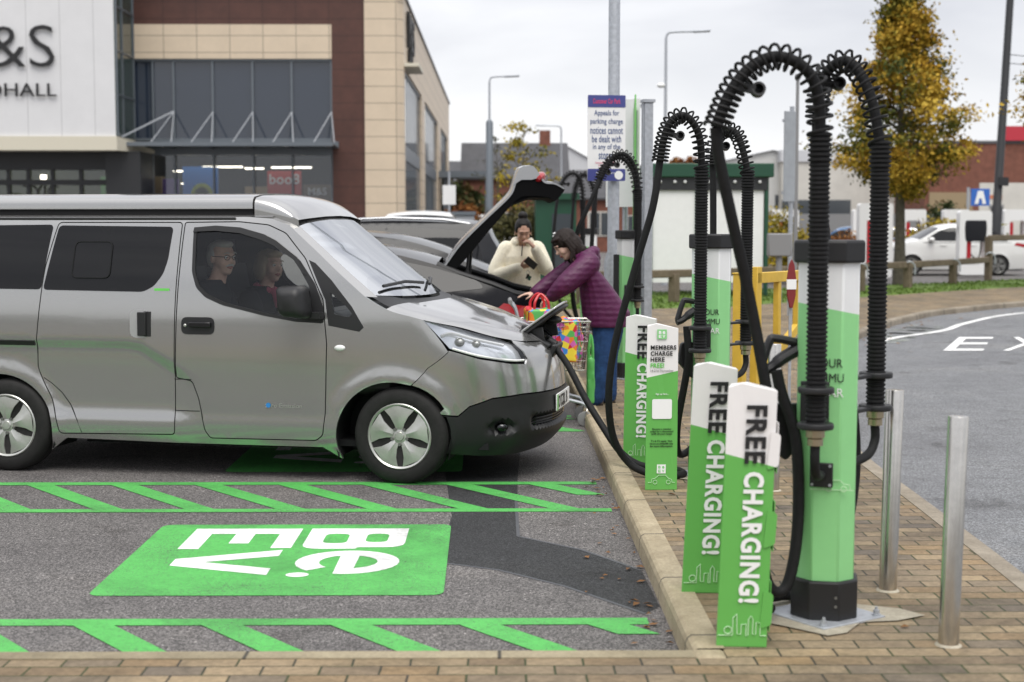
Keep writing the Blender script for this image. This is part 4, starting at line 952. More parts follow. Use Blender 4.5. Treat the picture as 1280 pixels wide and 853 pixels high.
def free_sign(label, loc, rz, **kw):
    t, mm, h, w, d = sign_box(label, loc, rz, **kw)
    # letters run downwards: reading direction -Z, their tops towards +X
    text('lettering', 'FREE', .215, .075, mm @ frame((.018, -d/2-.004, .79), (0, 0, -1), (1, 0, 0)), 'ink_black', t, .034)
    text('lettering', 'CHARGING!', .485, .075, mm @ frame((.018, -d/2-.004, .41), (0, 0, -1), (1, 0, 0)), 'ink_white', t, .036)
    b = MB(); Q = lambda x, z: mm @ V3((x, -d/2-.003, z))
    sky = [(-.088, .045), (-.035, .045), (-.035, .11), (-.022, .125), (-.018, .05), (-.004, .05), (-.004, .085), (.014, .088), (.014, .045), (.022, .045), (.022, .105), (.03, .118), (.038, .105), (.038, .05), (.05, .05), (.05, .095), (.065, .092), (.066, .045), (.088, .045)]
    b.tube([Q(x, z) for x, z in sky], .0018, 4); b.tube([Q(-.052+.014*math.cos(k*.6283), .064+.014*math.sin(k*.6283)) for k in range(10)], .0018, 4, closed=True)
    b.build('city_outline', 'green_white_line', t); return t
free_sign('nearest free charging sign box at the corner of the kerb', (.895, 5.40, .1), R(-4), lean=(.033, 0), h=.975)
free_sign('free charging sign box standing just behind the nearest one', (.868, 6.20, .1), R(-4), lean=(.042, 0), h=.975, w=.19)
t, mm, h, w, d = sign_box('sign box with members charge here notice beside the cable loop', (.945, 8.63, .1), R(2), lean=(.004, 0), w=.188, h=.975, paint='member_paint', tabs=False)
for s_, z, m_ in (('MEMBERS', .838, 'ink_black'), ('CHARGE', .803, 'ink_black'), ('HERE', .768, 'ink_black'), ('FREE!', .733, 'bright_green_text')):
    wd = {'MEMBERS': .150, 'CHARGE': .128, 'HERE': .082, 'FREE!': .080}[s_]; text('lettering', s_, wd, .026, face(mm, d, -.070, z), m_, t, .03, align='L')
text('lettering', '14-21st November', .135, .014, face(mm, d, -.070, .703), 'ink_grey', t, .01, align='L')
text('lettering', 'Sign up here...', .075, .013, face(mm, d, 0, .565), 'ink_white', t, .01)
text('small_print', 'Become a member\ntoday for a discounted\ntariff off your rental.', .135, .042, face(mm, d, 0, .345), 'ink_black', t, .012)
text('small_print', "T's & C's apply. Visit\nbe-ev.co.uk/tariffs-city\nfor more information.", .135, .042, face(mm, d, 0, .275), 'ink_black', t, .012)
b = MB(); b.prism(round_poly([(-.058, -.058), (.058, -.058), (.058, .058), (-.058, .058)], .012), .001, face(mm, d, .0, .478)); b.build('code_panel', 'ink_white', t, smooth=0)
for z, s_, m1, m2 in ((.915, .056, 'charger_green', 'ink_white'), (.125, .052, 'ink_white', 'charger_green')):
    b = MB(); b.prism([(-s_/2, -s_/2), (s_/2, -s_/2), (s_/2, s_/2), (-s_/2, s_/2)], .001, face(mm, d, -.005 if z > .5 else 0, z)); e = b.build('emblem', m1, t, smooth=0)
    for ch, x, y in (('B', -.011, .011), ('e', .011, .010), ('E', -.011, -.012), ('V', .011, -.012)):
        text('emblem_letter', ch, s_*.28, s_*.32, face(mm, d, (-.005 if z > .5 else 0)+x, z+y) @ Matrix.Translation((0, 0, .0012)), m2, e, .04, .0006)
b = MB(); Q = lambda x, z: mm @ V3((x, -d/2-.003, z))
b.tube([Q(x, z) for x, z in ((-.078, .045), (-.058, .045), (-.056, .065), (-.035, .070), (-.015, .088), (.025, .088), (.045, .068), (.062, .062), (.064, .045), (.08, .045))], .0016, 4)
for c_ in (-.036, .042): b.tube([Q(c_+.012*math.cos(k*.6283), .047+.012*math.sin(k*.6283)) for k in range(10)], .0016, 4, closed=True)
b.build('car_outline', 'green_white_line', t)
free_sign('free charging sign box half hidden behind the members notice', (.915, 9.62, .1), R(-8), lean=(.012, 0), h=.965, w=.20)

# ---- steel bollards
for i, (x, y, h, lx, lab) in enumerate(((1.662, 5.36, .855, .020, 'nearest stainless steel bollard, alone at the right of the paving'), (1.652, 6.18, .86, .016, 'leaning stainless steel bollard beside the right hand hose of the nearest post'), (1.60, 8.55, .86, 0, 'stainless steel bollard half hidden behind the white topped sign box'))):
    t = thing('bollard', lab, 'bollard', (x, y, .1), 0, 'stainless steel bollards on the paving')
    MB().lathe([(.0375, 0), (.0375, h-.004), (.036, h-.001), (.0, h)], n=32).build('tube', 'steel', t, smooth=30)
    MB().lathe([(.050, .0), (.047, .004), (.038, .007)], n=20).build('mortar_collar', 'pad_concrete', t)
    t.rotation_euler = (0, math.atan(lx), 0)

# ---- yellow pedestrian gate
mat('yellow_paint', (.62, .40, .045), .5, var=(6, .12))
g = thing('gate_barrier', 'yellow steel barrier gate behind the nearest charging posts', 'barrier', (2.2, 12.0, .1))
b = MB(); P0 = V3((-.13, -.1, 0)); P1 = V3((.62, .9, 0)); dr = (P1-P0).normalized()
P = lambda s_, z: P0+dr*s_+V3((0, 0, z)); ang = math.atan2(dr.y, dr.x); rm = Matrix.Rotation(ang, 4, 'Z')
b.box((-.30, -.35, .58), (.085, .085, 1.16), rz=ang); b.box((-.30, -.35, 1.165), (.10, .10, .012), rz=ang); b.build('post', 'yellow_paint', g, bevel=.004)
b = MB(); b.box(P(0, .66), (.085, .06, 1.10), mtx=rm); b.box(P(.72, 1.12), (1.5, .06, .085), mtx=rm); b.box(P(1.46, .64), (.06, .05, 1.06), mtx=rm)
a, c = P(.03, .30), P(1.45, 1.05); L = (c-a).length; b.box((a+c)/2, (L, .05, .075), mtx=rm @ Matrix.Rotation(-math.asin((c.z-a.z)/L), 4, 'Y'))
for s_ in (.38, .75, 1.1): b.box(P(s_, .78+.1*s_), (.05, .05, .62-.2*s_), mtx=rm)
b.build('gate_frame', 'yellow_paint', g, bevel=.004)
b = MB(); b.box((-.22, -.26, .86), (.10, .03, .04), rz=ang); b.cyl((-.2, -.26, .82), (-.2, -.26, .92), .018, n=8); b.build('latch', 'alloy_dark', g)
mat('marker_red', (.20, .02, .022), .5)
t = thing('marker_post', 'dark red marker with a white band on the yellow gate', 'marker', (2.35, 11.9, .1))
out = [(-.028, .95), (.028, .95), (.034, 1.05), (.034, 1.14), (.028, 1.22), (.010, 1.30), (-.010, 1.30), (-.028, 1.22), (-.034, 1.14), (-.034, 1.05)]
b = MB(); b.prism([(-.012, .88), (.012, .88), (.034, .98), (.036, 1.12), (.02, 1.23), (.0, 1.27), (-.02, 1.23), (-.036, 1.12), (-.034, .98)], .03, Matrix.Rotation(R(90), 4, 'X')); b.build('blade', 'marker_red', t, bevel=.004)
b = MB(); b.span((-.0375, -.033, 1.03), (.0375, .003, 1.11)); b.build('band', 'ink_white', t)
b = MB(); b.span((-.012, .003, 0), (.012, .02, 1.0)); b.build('stem', 'galvanised', t)

# ---- lamp column carrying the car park sign
def lamp_column(label, x, y, h, r0, r1, arm=(0, 0), color='galvanised', base=1.2, sensor=None, z0=0.):
    t = thing('lamp_post', label, 'lamp post', (x, y, z0))
    b = MB(); b.lathe([(r0*1.55, 0), (r0*1.55, base), (r0, base+.12), (r1, h)], n=16); b.build('column', color, t, smooth=30)
    if arm[0] or arm[1]:
        d = V3((arm[0], arm[1], 0)); b = MB(); b.tube(smooth_path([(0, 0, h-.15), (0, 0, h-.02), d*.06+V3((0, 0, h+.12)), d*.25+V3((0, 0, h+.16)), d+V3((0, 0, h+.18))], 5), r1*.85, 8); b.build('arm', color, t)
        b = MB(); b.box(d*1.12+V3((0, 0, h+.18)), (.46, .18, .055), mtx=Matrix.Rotation(math.atan2(d.y, d.x), 4, 'Z') @ Matrix.Rotation(R(-3), 4, 'Y')); b.build('lantern', 'galvanised', t, bevel=.02)
    if sensor: b = MB(); b.ball((-.12, 0, sensor), (.12, .08, .07), 12); b.cyl((-.1, 0, sensor-.02), (0, 0, sensor-.02), .02); b.build('camera_housing', 'white_plastic', t)
    return t
lamp_column('tall grey lamp column carrying the customer car park notice', 1.20, 15.6, 8.5, .062, .055, (0, 0), base=1.15, z0=.1)
mat('notice_blue', (.055, .065, .24), .45); mat('notice_ink', (.05, .09, .22), .5); mat('notice_pink', (.62, .05, .16), .5)
s_ = thing('car_park_notice', 'white customer car park notice with dark blue ends on the lamp column', 'sign', (1.115, 15.5, 0), R(8))
W, Z0, Z1 = .40, 2.10, 2.985
b = MB(); b.prism(round_poly([(-W/2, Z0), (W/2, Z0), (W/2, Z1), (-W/2, Z1)], .02), .012, Matrix.Rotation(R(90), 4, 'X')); b.build('panel', 'white_paint', s_)
for a, c in ((Z1-.125, Z1), (Z0, Z0+.125)):
    b = MB(); b.prism(round_poly([(-W/2, a), (W/2, a), (W/2, c), (-W/2, c)], .012), .003, Matrix.Translation((0, -.0125, 0)) @ Matrix.Rotation(R(90), 4, 'X')); b.build('coloured_band', 'notice_blue', s_, smooth=0)
nf = lambda z, dy=-.0135: frame((0, dy, z), (1, 0, 0), (0, 0, 1))
text('lettering', 'Customer Car Park', .29, .052, nf(Z1-.062, -.0165), 'notice_pink', s_, .02)
z = Z1-.19
for ln, wd in (('Appeals for', .265), ('parking charge', .345), ('notices cannot', .345), ('be dealt with', .31), ('in any of the', .29), ('stores.', .165)):
    text('lettering', ln, wd, .072, nf(z), 'notice_ink', s_, .012); z -= .087
text('small_print', 'Customer parking only. Phone\nfor more information', .24, .045, nf(Z0+.175), 'notice_pink', s_, .0)
text('small_print', 'Parking is managed here', .22, .022, nf(Z0+.08, -.0165), 'ink_white', s_, .0)
b = MB(); b.lathe([(.0, 0), (.045, .0), (.045, .002), (.0, .002)], (.13, -.0155, Z0+.06), Matrix.Rotation(R(90), 4, 'X'), 20); b.build('roundel', 'ink_white', s_)
# sign backs and slotted post behind the notice
t = thing('parking_sign', 'pale grey back of a sign behind the customer car park notice', 'sign', (1.43, 17.2, .1), R(-35))
b = MB(); b.span((-.22, -.01, 1.75), (.22, .01, 2.98)); b.build('panel', 'white_paint', t)
b = MB()
for z in (2.05, 2.88): b.span((-.23, .011, z), (.23, .035, z+.04))
b.build('sign_rail', 'galvanised', t)
b = MB(); b.cyl((0, .06, 0), (0, .06, 2.9), .032); b.build('post', 'galvanised', t)
t = thing('banner_flag', 'narrow green edge of a flat sign beside the slotted post', 'sign', (1.545, 16.9, .1), R(-93))
b = MB(); b.prism([(-.25, 1.0), (.25, 1.0), (.25, 2.78), (.18, 3.0), (-.25, 2.85)], .016, Matrix.Rotation(R(90), 4, 'X')); b.build('panel', 'sign_green', t)
b = MB(); b.cyl((-.2, .03, 0), (-.2, .03, 2.85), .02); b.build('pole', 'galvanised', t)
t = thing('slotted_post', 'thick galvanised post standing right of the customer car park notice', 'post', (1.58, 15.9, .1), R(10))
b = MB(); b.span((-.055, -.04, 0), (.055, .04, 2.86)); b.span((-.045, -.075, 0), (.045, -.04, 2.83)); b.build('upright', 'galvanised', t, bevel=.004)
b = MB(); b.span((-.065, -.085, 2.84), (.065, .05, 2.872)); b.build('cap', 'galvanised', t)
# grey sign back on a slim post behind the nearest posts, small grey cabinet beside it
mat('grey_sign', (.33, .35, .37), .5, .2, var=(4, .1))
t = thing('traffic_sign', 'grey back of a tall traffic sign on a slim post above the yellow gate', 'sign', (4.93, 25., .1), R(35))
b = MB(); b.span((-.20, -.012, 1.93), (.06, .012, 3.43)); b.build('panel', 'grey_sign', t)
b = MB(); b.cyl((.02, .04, 0), (.02, .04, 3.52), .038); b.build('post', 'galvanised', t)
b = MB(); b.span((-.2, .012, 2.05), (.06, .05, 2.10)); b.span((-.2, .012, 3.25), (.06, .05, 3.30)); b.build('sign_rail', 'galvanised', t)
t = thing('slim_pole', 'thin dark pole rising behind the grey traffic sign', 'post', (5.5, 27.5, .1)); b = MB(); b.cyl((0, 0, 0), (0, 0, 4.2), .045, .03); b.build('pole', 'grey_plastic', t)
b = MB(); b.cyl((0, 0, 4.2), (0, 0, 4.3), .05, .05); b.build('finial', 'grey_plastic', t)
t = thing('grey_cabinet', 'small grey cabinet on a short post left of the traffic sign', 'cabinet', (4.54, 24., .1))
b = MB(); b.span((-.19, -.1, 1.03), (.19, .1, 1.40)); b.build('housing', 'grey_plastic', t, bevel=.02)
b = MB(); b.cyl((0, 0, 0), (0, 0, 1.03), .05); b.build('post', 'grey_plastic', t)
# ================================================================ other cars
mat('black_paint', (.006, .006, .008), .12, .0, .22, .0)
mat('dark_grey_paint', (.014, .0145, .017), .14, .0, .3, .0)
mat('white_car_paint', (.72, .72, .70), .25, 0, .5, .8)
mat('blue_paint', (.03, .10, .22), .3, .3, .5, .5)
mat('red_lamp', (.35, .015, .02), .2, 0, .5, .5)
mat('car_silver', (.45, .46, .48), .25, .7, .5, .7)
PROFILES = {
 # top silhouette from the tail over the roof to the nose, as fractions of length and height; flags mark screen segments
 'hatch': [(-.5, .36), (-.505, .52), (-.495, .64), (-.482, .685), (-.44, .71), (-.34, .83), (-.30, .885), (-.20, .965), (-.08, 1.0), (.03, .99), (.10, .94), (.24, .72), (.30, .675), (.42, .60), (.475, .50), (.495, .38), (.495, .25)],
 'suv': [(-.495, .35), (-.5, .5), (-.49, .62), (-.475, .72), (-.445, .86), (-.42, .955), (-.32, .985), (-.15, 1.0), (.0, .985), (.08, .95), (.22, .715), (.28, .66), (.42, .60), (.475, .52), (.495, .40), (.495, .26)],
 'saloon': [(-.5, .35), (-.505, .5), (-.49, .66), (-.47, .71), (-.38, .735), (-.33, .76), (-.19, .955), (-.08, 1.0), (.03, .985), (.10, .93), (.24, .71), (.30, .665), (.42, .59), (.475, .49), (.495, .38), (.495, .25)]}
def make_car(kind, label, paint, L, W, H, loc, rz, cat='car', rear=(-.34, -.20), front=(.10, .24), open_tail=None, side_win=None, wb=.58, parts=True, group=None, rims='alloy', roof_rails=False, rear_glass=True):
    t = thing('parked_car', label, cat, loc, rz, group)
    sil = [(x*L, z*H) for x, z in PROFILES[kind]]
    sil = [(p.x, p.y) for p in smooth_path([(x, z, 0) for x, z in sil], 3)]
    belt = .655*H; hw = W/2
    wid = pchip([(.1, .92), (.25*H, .975), (.42*H, 1.), (.60*H, .985), (belt, .965), (.80*H, .87), (.93*H, .77), (H, .66)])
    def S(x, z, off=0):
        e = 1.; a = abs(x)-(L/2-.75)
        if a > 0: e -= .20*(a/.75)**2.3
        w = hw*wid(z)*e
        for ax in (-wb/2*L-.02, wb/2*L+.02):
            d = math.hypot(x-ax, z-.33)/.36; w += .012*math.exp(-((d-1.05)/.15)**2)
        return (x, -(w+off), z)
    xr, xf = -wb/2*L-.02, wb/2*L+.02
    bottom = [(.495*L, .20), ]+ell(xf, .33, .365, .365, -20, 200, 18)+ell(xr, .33, .365, .365, -20, 200, 18)+[(-.495*L, .24)]
    out = sil[::-1][::-1]; poly = bottom[::-1]+[] ; outline = [(x, z) for x, z in sil]+bottom
    b = MB()
    for sd in (1, -1): panel(b, S, outline[::-1], [], .085, 0, .02, sd)
    idx = lambda f: f*L
    def mat_at(x, z):
        if z > .70*H and front[0]*L < x < front[1]*L: return 1
        if rear_glass and z > .70*H and rear[0]*L < x < rear[1]*L: return 1
        return 0
    cross = 10
    for i in range(len(sil)-1):
        (x0, z0), (x1, z1) = sil[i], sil[i+1]; xm, zm = (x0+x1)/2, (z0+z1)/2
        if open_tail and open_tail[0]*L < xm < open_tail[1]*L and zm > .60*H: continue
        def row(x, z, nx, nz):
            y = -S(x, z)[1]; return [V3((x+nx*.055*(1-q*q), y*q, z+nz*.055*(1-q*q))) for q in [k*2/cross-1 for k in range(cross+1)]]
        def nrm(k):
            a, c = sil[max(0, k-1)], sil[min(len(sil)-1, k+1)]; d = V3((c[0]-a[0], c[1]-a[1], 0)).normalized(); return -d.y, d.x
        A = row(x0, z0, *nrm(i)); B_ = row(x1, z1, *nrm(i+1)); n = cross+1
        b.add(A+B_, [(j, j+1, n+j+1, n+j) for j in range(cross)], mi=mat_at(xm, zm))
    b.span((-.47*L, -hw*.9, .17), (.47*L, hw*.9, .2), mi=2)
    for ax in (xr, xf):
        for sd in (1, -1): b.grid(lambda u, q: (ax+.375*math.cos(R(200-220*u)), sd*-(hw*.95-.3*q), .33+.375*math.sin(R(200-220*u))), 14, 1, mi=2)
    b.build('body', [paint, 'privacy_glass', 'black_matt'], t, smooth=42, weld=True)
    win = side_win or ([(-.36, .68), (-.33, .80), (-.25, .90), (-.12, .955), (.03, .945), (.10, .89), (.19, .735), (.17, .685)] if kind != 'suv' else [(-.42, .69), (-.40, .86), (-.36, .92), (-.15, .955), (.0, .945), (.07, .90), (.17, .735), (.15, .68)])
    win = round_poly([(x*L, z*H) for x, z in win], .05)
    for sd in (1, -1):
        g = MB(); panel(g, S, win, [], .08, .004, .008, sd); w = g.build('side_window', 'privacy_glass', t, smooth=40)
        if parts:
            g = MB()
            for xa, xb in ((-.115, -.135), (.0, .0)): 
                q = [S(xa*L+.012*k, .69*H, .008) for k in (-1, 1)]+[S(xb*L+.012*k, .94*H, .008) for k in (1, -1)]
                q = [(x, sd*y, z) for x, y, z in q]; g.poly(q if sd > 0 else q[::-1])
            g.build('window_pillar', 'black_gloss', w)
            g = MB(); g.tube([(lambda p: (p[0], sd*p[1], p[2]))(S(x*L, .655*H+.0*x, .006)) for x in [-.38+.06*k for k in range(11)]], .007, 6); g.build('belt_trim', 'black_gloss', t)
            for xd in (-.10, .105):
                y = S(xd*L-.05, .60*H)[1]; g = MB(); g.box((xd*L-.1, sd*(y-.014), .60*H), (.20, .02, .03)); g.build('door_handle', paint, t, bevel=.006)
            y = S(.175*L, .70*H)[1]; g = MB().ball((.165*L, sd*(y-.10), .715*H), (.10, .13, .075), 12); g.box((.165*L, sd*(y-.02), .69*H), (.06, .12, .03)); g.build('wing_mirror', paint, t)
            g = MB(); panel(g, S, [(x*L, z*H) for x, z in ((.38, .55), (.455, .545), (.47, .49), (.40, .49))], [], .06, .006, .004, sd); g.build('headlight', 'clear_lens', t)
            g = MB(); panel(g, S, [(x*L, z*H) for x, z in ((-.49, .62), (-.42, .655), (-.40, .60), (-.488, .55))], [], .06, .006, .004, sd); g.build('tail_light', 'red_lamp', t)
    if roof_rails:
        for sd in (1, -1):
            g = MB(); g.tube([(x*L, sd*(S(x*L, .95*H)[1]*.93), z*H+.015) for x, z in ((-.38, .965), (-.3, 1.0), (-.15, 1.013), (.0, .995), (.05, .965))], .018, 8); g.build('roof_rail', 'car_silver', t)
    for ax in (xr, xf):
        for sd in (1, -1): wheel(t, ax, sd*(hw-.115), .33, 1 if sd > 0 else -1, r=.33, w=.215, rim=.235, rimmat=rims)
    return t, S
BAY = 'cars parked in the charging bays'
# the black hatchback whose boot is being loaded
HL, HW, HH = 4.95, 1.90, 1.455
hb, HS = make_car('hatch', 'black hatchback with its tailgate raised beside the two women', 'black_paint', HL, HW, HH, (-2.04, 13.98, 0), R(180), group=BAY, open_tail=(-.485, -.300), rear_glass=False,
    side_win=[(-.385, .745), (-.375, .79), (-.30, .865), (-.22, .92), (-.10, .955), (.03, .945), (.10, .89), (.19, .735), (.17, .685), (-.25, .70)])
b = MB(); b.span((-.485*HL, -.72, .42), (-.30*HL, .72, .45)); b.span((-.485*HL, -.75, .42), (-.478*HL, .75, .90)); b.box((-.285*HL, 0, .80), (.08, 1.44, .80), mtx=Matrix.Rotation(R(-16), 4, 'Y'))
for sd in (-1, 1): b.prism([(-.485*HL, .42), (-.28*HL, .42), (-.28*HL, 1.24), (-.36*HL, 1.15), (-.485*HL, .90)], .03, Matrix.Translation((0, sd*.72, 0)) @ Matrix.Rotation(R(90), 4, 'X'))
b.build('boot_lining', 'black_matt', hb, smooth=0)
b = MB()
for sd in (-1, 1):  # black gutter round the boot opening
    b.tube([(x*HL, sd*(-HS(x*HL, z*HH)[1]-.03), z*HH+.005) for x, z in ((-.30, .885), (-.34, .83), (-.40, .765), (-.44, .71), (-.475, .685))], .03, 8)
b.tube([(-.478*HL, -.80, .685*HH), (-.478*HL, .80, .685*HH)], .025, 8); b.build('boot_seal', 'black_plastic', hb)
mat('lid_sky_pale', (.34, .345, .36), .3, .2, .5, .4)
# tailgate: side profile in world X, Z turned into car-local x
tg = [(-.50, 1.275), (-.35, 1.48), (-.12, 1.71), (.08, 1.90), (.13, 2.0), (.17, 2.125), (.21, 2.16), (.30, 2.165), (.37, 2.08), (.415, 2.03), (.50, 2.02), (.585, 1.975)]
inn = [(.575, 1.955), (.50, 1.875), (.43, 1.905), (.28, 1.915), (.16, 1.885), (-.03, 1.68), (-.15, 1.54), (-.35, 1.30), (-.455, 1.235)]
loc = lambda p: (-(p[0]+2.04), p[1])
def tail(u):  # outer skin curve
    pts = smooth_path([(x, z, 0) for x, z in tg], 4); return pts
outer = [loc((p.x, p.y)) for p in smooth_path([(x, z, 0) for x, z in tg], 4)]; inner = [loc((p.x, p.y)) for p in smooth_path([(x, z, 0) for x, z in inn], 4)]
b = MB(); n = len(outer); wys = lambda k: .66-.02*k
vs = []; rows = 9
for i, (x, z) in enumerate(outer):
    for j in range(rows):
        q = 2*j/(rows-1)-1; bulge = .035*(1-q*q); wd = .68+.10*math.sin(min(1, i/n)*1.4)
        vs.append((x+bulge*.6, wd*q, z+bulge*.7))
b.add(vs, [(i*rows+j, i*rows+j+1, (i+1)*rows+j+1, (i+1)*rows+j) for i in range(n-1) for j in range(rows-1)])
b.build('tailgate', 'car_silver', hb, smooth=40)  # silver colour stands in for sky reflected on the black car's lid
b = MB(); prof = outer+inner
for sd in (-1, 1):
    wd0 = .735
    b.prism(prof, .17*sd, Matrix.Translation((0, sd*.70+.0, -.012)) @ Matrix.Rotation(R(90), 4, 'X') if False else Matrix.Translation((0, sd*.765, -.014)) @ Matrix.Rotation(R(90), 4, 'X') @ Matrix.Scale(1, 4))
# lower rail of the lid behind the lights
b.prism([loc(p) for p in ((.17, 2.10), (.30, 2.145), (.41, 2.01), (.575, 1.955), (.50, 1.875), (.43, 1.905), (.27, 1.905), (.10, 1.84))], 1.5, Matrix.Translation((0, .75, -.016)) @ Matrix.Rotation(R(90), 4, 'X'))
b.build('tailgate_lining', 'lid_black', hb, smooth=30, recalc=True)
off = [(p.x, p.y) for p in smooth_path([(x, z, 0) for x, z in tg], 4)]; rim = offset_line(off, .017)
for sd in (-1, 1):
    b = MB()   # lid edge and upturned light panel, sky reflection put into their pale colour
    vs = [V3((-(x+2.04), sd*.772, z)) for x, z in off]+[V3((-(x+2.04), sd*.772, z)) for x, z in rim]; n = len(off); b.add(vs, [(i, i+1, n+i+1, n+i) for i in range(n-1)])
    b.prism([loc(p) for p in ((.115, 1.99), (.168, 2.122), (.21, 2.165), (.30, 2.168), (.38, 2.07), (.29, 2.045), (.20, 2.045))], .012, Matrix.Translation((0, sd*.776, 0)) @ Matrix.Rotation(R(90), 4, 'X'))
    b.build('tailgate_edge', 'lid_sky_pale', hb, smooth=30, recalc=True)
b = MB()
for sd in (-1, 1): b.ball((-(.36+2.04), sd*.64, 2.06), (.07, .16, .05), 14, Matrix.Rotation(R(48), 4, 'Y'))
b.build('tail_light', 'red_lamp', hb)
for sd in (-1, 1):
    b = MB(); b.cyl((-(-.30+2.04), sd*.70, 1.10), (-(-.27+2.04), sd*.70, 1.44), .013, n=8); b.cyl((-(-.30+2.04), sd*.70, 1.08), (-(-.29+2.04), sd*.70, 1.24), .02, n=8); b.build('gas_strut', 'black_plastic', hb)
make_car('hatch', 'black car with a low rounded roof, second beyond the raised tailgate', 'dark_grey_paint', 4.5, 1.82, 1.53, (-2.0, 17.35, 0), R(180), group=BAY)
make_car('suv', 'dark tall car with silver roof rails, furthest in the charging bays', 'dark_grey_paint', 4.6, 1.86, 1.70, (-2.15, 20.9, 0), R(180), group=BAY, roof_rails=True)
make_car('hatch', 'silver car by the kerb seen beneath the raised tailgate', 'car_silver', 4.2, 1.80, 1.48, (-1.75, 24.6, 0), R(180), group=BAY)
make_car('suv', 'white tall car end on in front of the cream building corner', 'white_car_paint', 4.6, 1.95, 1.90, (-1.72, 32.3, 0), R(-90), group='cars further off')
make_car('suv', 'white car parked near the far end of the shops', 'white_car_paint', 4.3, 1.8, 1.65, (-3.0, 44, 0), R(-70), group='cars further off', parts=False)
make_car('saloon', 'white saloon parked behind the timber rail', 'white_car_paint', 4.7, 1.88, 1.62, (14.52, 48.0, .0), R(180), group='cars further off', rims='alloy_dark')
make_car('hatch', 'blue hatchback beyond the yellow shrubs', 'blue_paint', 4.1, 1.75, 1.5, (14.6, 62, 0), R(160), group='cars further off', parts=False)
make_car('hatch', 'silver hatchback right of the blue one, far behind the white and red chargers', 'car_silver', 4.1, 1.75, 1.5, (17.6, 66, 0), R(170), group='cars further off', parts=False)
# ================================================================ people and what they handle
def fuse(mb, name, m, parent=None, voxel=.007, it=4, at=None):
    """melt the overlapping pieces of a builder into one continuous skin"""
    me = bpy.data.meshes.new(name); me.from_pydata(mb.v, [], mb.f); o = bpy.data.objects.new(name, me); C.objects.link(o)
    r = o.modifiers.new('r', 'REMESH'); r.mode = 'VOXEL'; r.voxel_size = voxel; r.use_smooth_shade = True
    s = o.modifiers.new('s', 'SMOOTH'); s.iterations = it; s.factor = .5
    dg = bpy.context.evaluated_depsgraph_get(); dg.update(); me2 = bpy.data.meshes.new_from_object(o.evaluated_get(dg)); bpy.data.objects.remove(o)
    me2.materials.clear(); me2.materials.append(M[m]); me2.name = name
    if at is not None: me2.transform(Matrix.Translation(-V3(at)))
    me2.polygons.foreach_set('use_smooth', [True]*len(me2.polygons))
    n = bpy.data.objects.new(name, me2); C.objects.link(n)
    if parent is not None: n.parent = parent
    elif at is not None: n.location = at
    return n
def limb(mb, pts, rad, n=14, k=4):
    P = smooth_path(pts, k); m = len(pts)-1; rr = []
    for i in range(len(P)):
        t = i/k; j = min(m-1, int(t)); f = t-j; rr.append(rad[j]*(1-f)+rad[j+1]*f)
    mb.tube(P, rr, n); mb.ball(P[0], rr[0], 12); mb.ball(P[-1], rr[-1], 12)
def torso(mb, rings, n=20):
    """rings: (centre, half-depth, half-width, side direction, front direction)"""
    vs = []
    for c, a, b_, sd, fr in rings:
        c, sd, fr = V3(c), V3(sd).normalized(), V3(fr).normalized()
        for k in range(n):
            t = 2*math.pi*k/n; vs.append(c+fr*a*math.copysign(abs(math.cos(t))**.85, math.cos(t))+sd*b_*math.copysign(abs(math.sin(t))**.85, math.sin(t)))
    L = len(rings); mb.add(vs, [(i*n+j, i*n+(j+1) % n, (i+1)*n+(j+1) % n, (i+1)*n+j) for i in range(L-1) for j in range(n)]+[tuple(range(n-1, -1, -1)), tuple((L-1)*n+j for j in range(n))])
def basis(fwd, up):
    f = V3(fwd).normalized(); u = V3(up); u = (u-f*u.dot(f)).normalized(); l = u.cross(f); m = Matrix((f, l, u)).transposed().to_4x4(); return m
def head(mb, c, B, s=1.):
    T = Matrix.Translation(c) @ B @ Matrix.Scale(s, 4)
    for p, r in (((-.012, 0, .025), (.098, .076, .094)), ((.02, 0, -.01), (.078, .066, .085)), ((.03, 0, -.062), (.058, .050, .052)), ((.055, 0, -.088), (.032, .030, .026)),
                 ((.074, 0, .036), (.022, .052, .016)), ((.098, 0, -.018), (.021, .0155, .016)), ((.086, 0, .006), (.015, .010, .032)), ((.076, 0, -.056), (.020, .027, .016)),
                 ((.055, .036, -.028), (.030, .026, .03)), ((.055, -.036, -.028), (.030, .026, .03)), ((-.008, .078, -.008), (.017, .011, .031)), ((-.008, -.078, -.008), (.017, .011, .031))):
        mb.ball(T @ V3(p), tuple(k*s for k in r), 16, B)
    return T
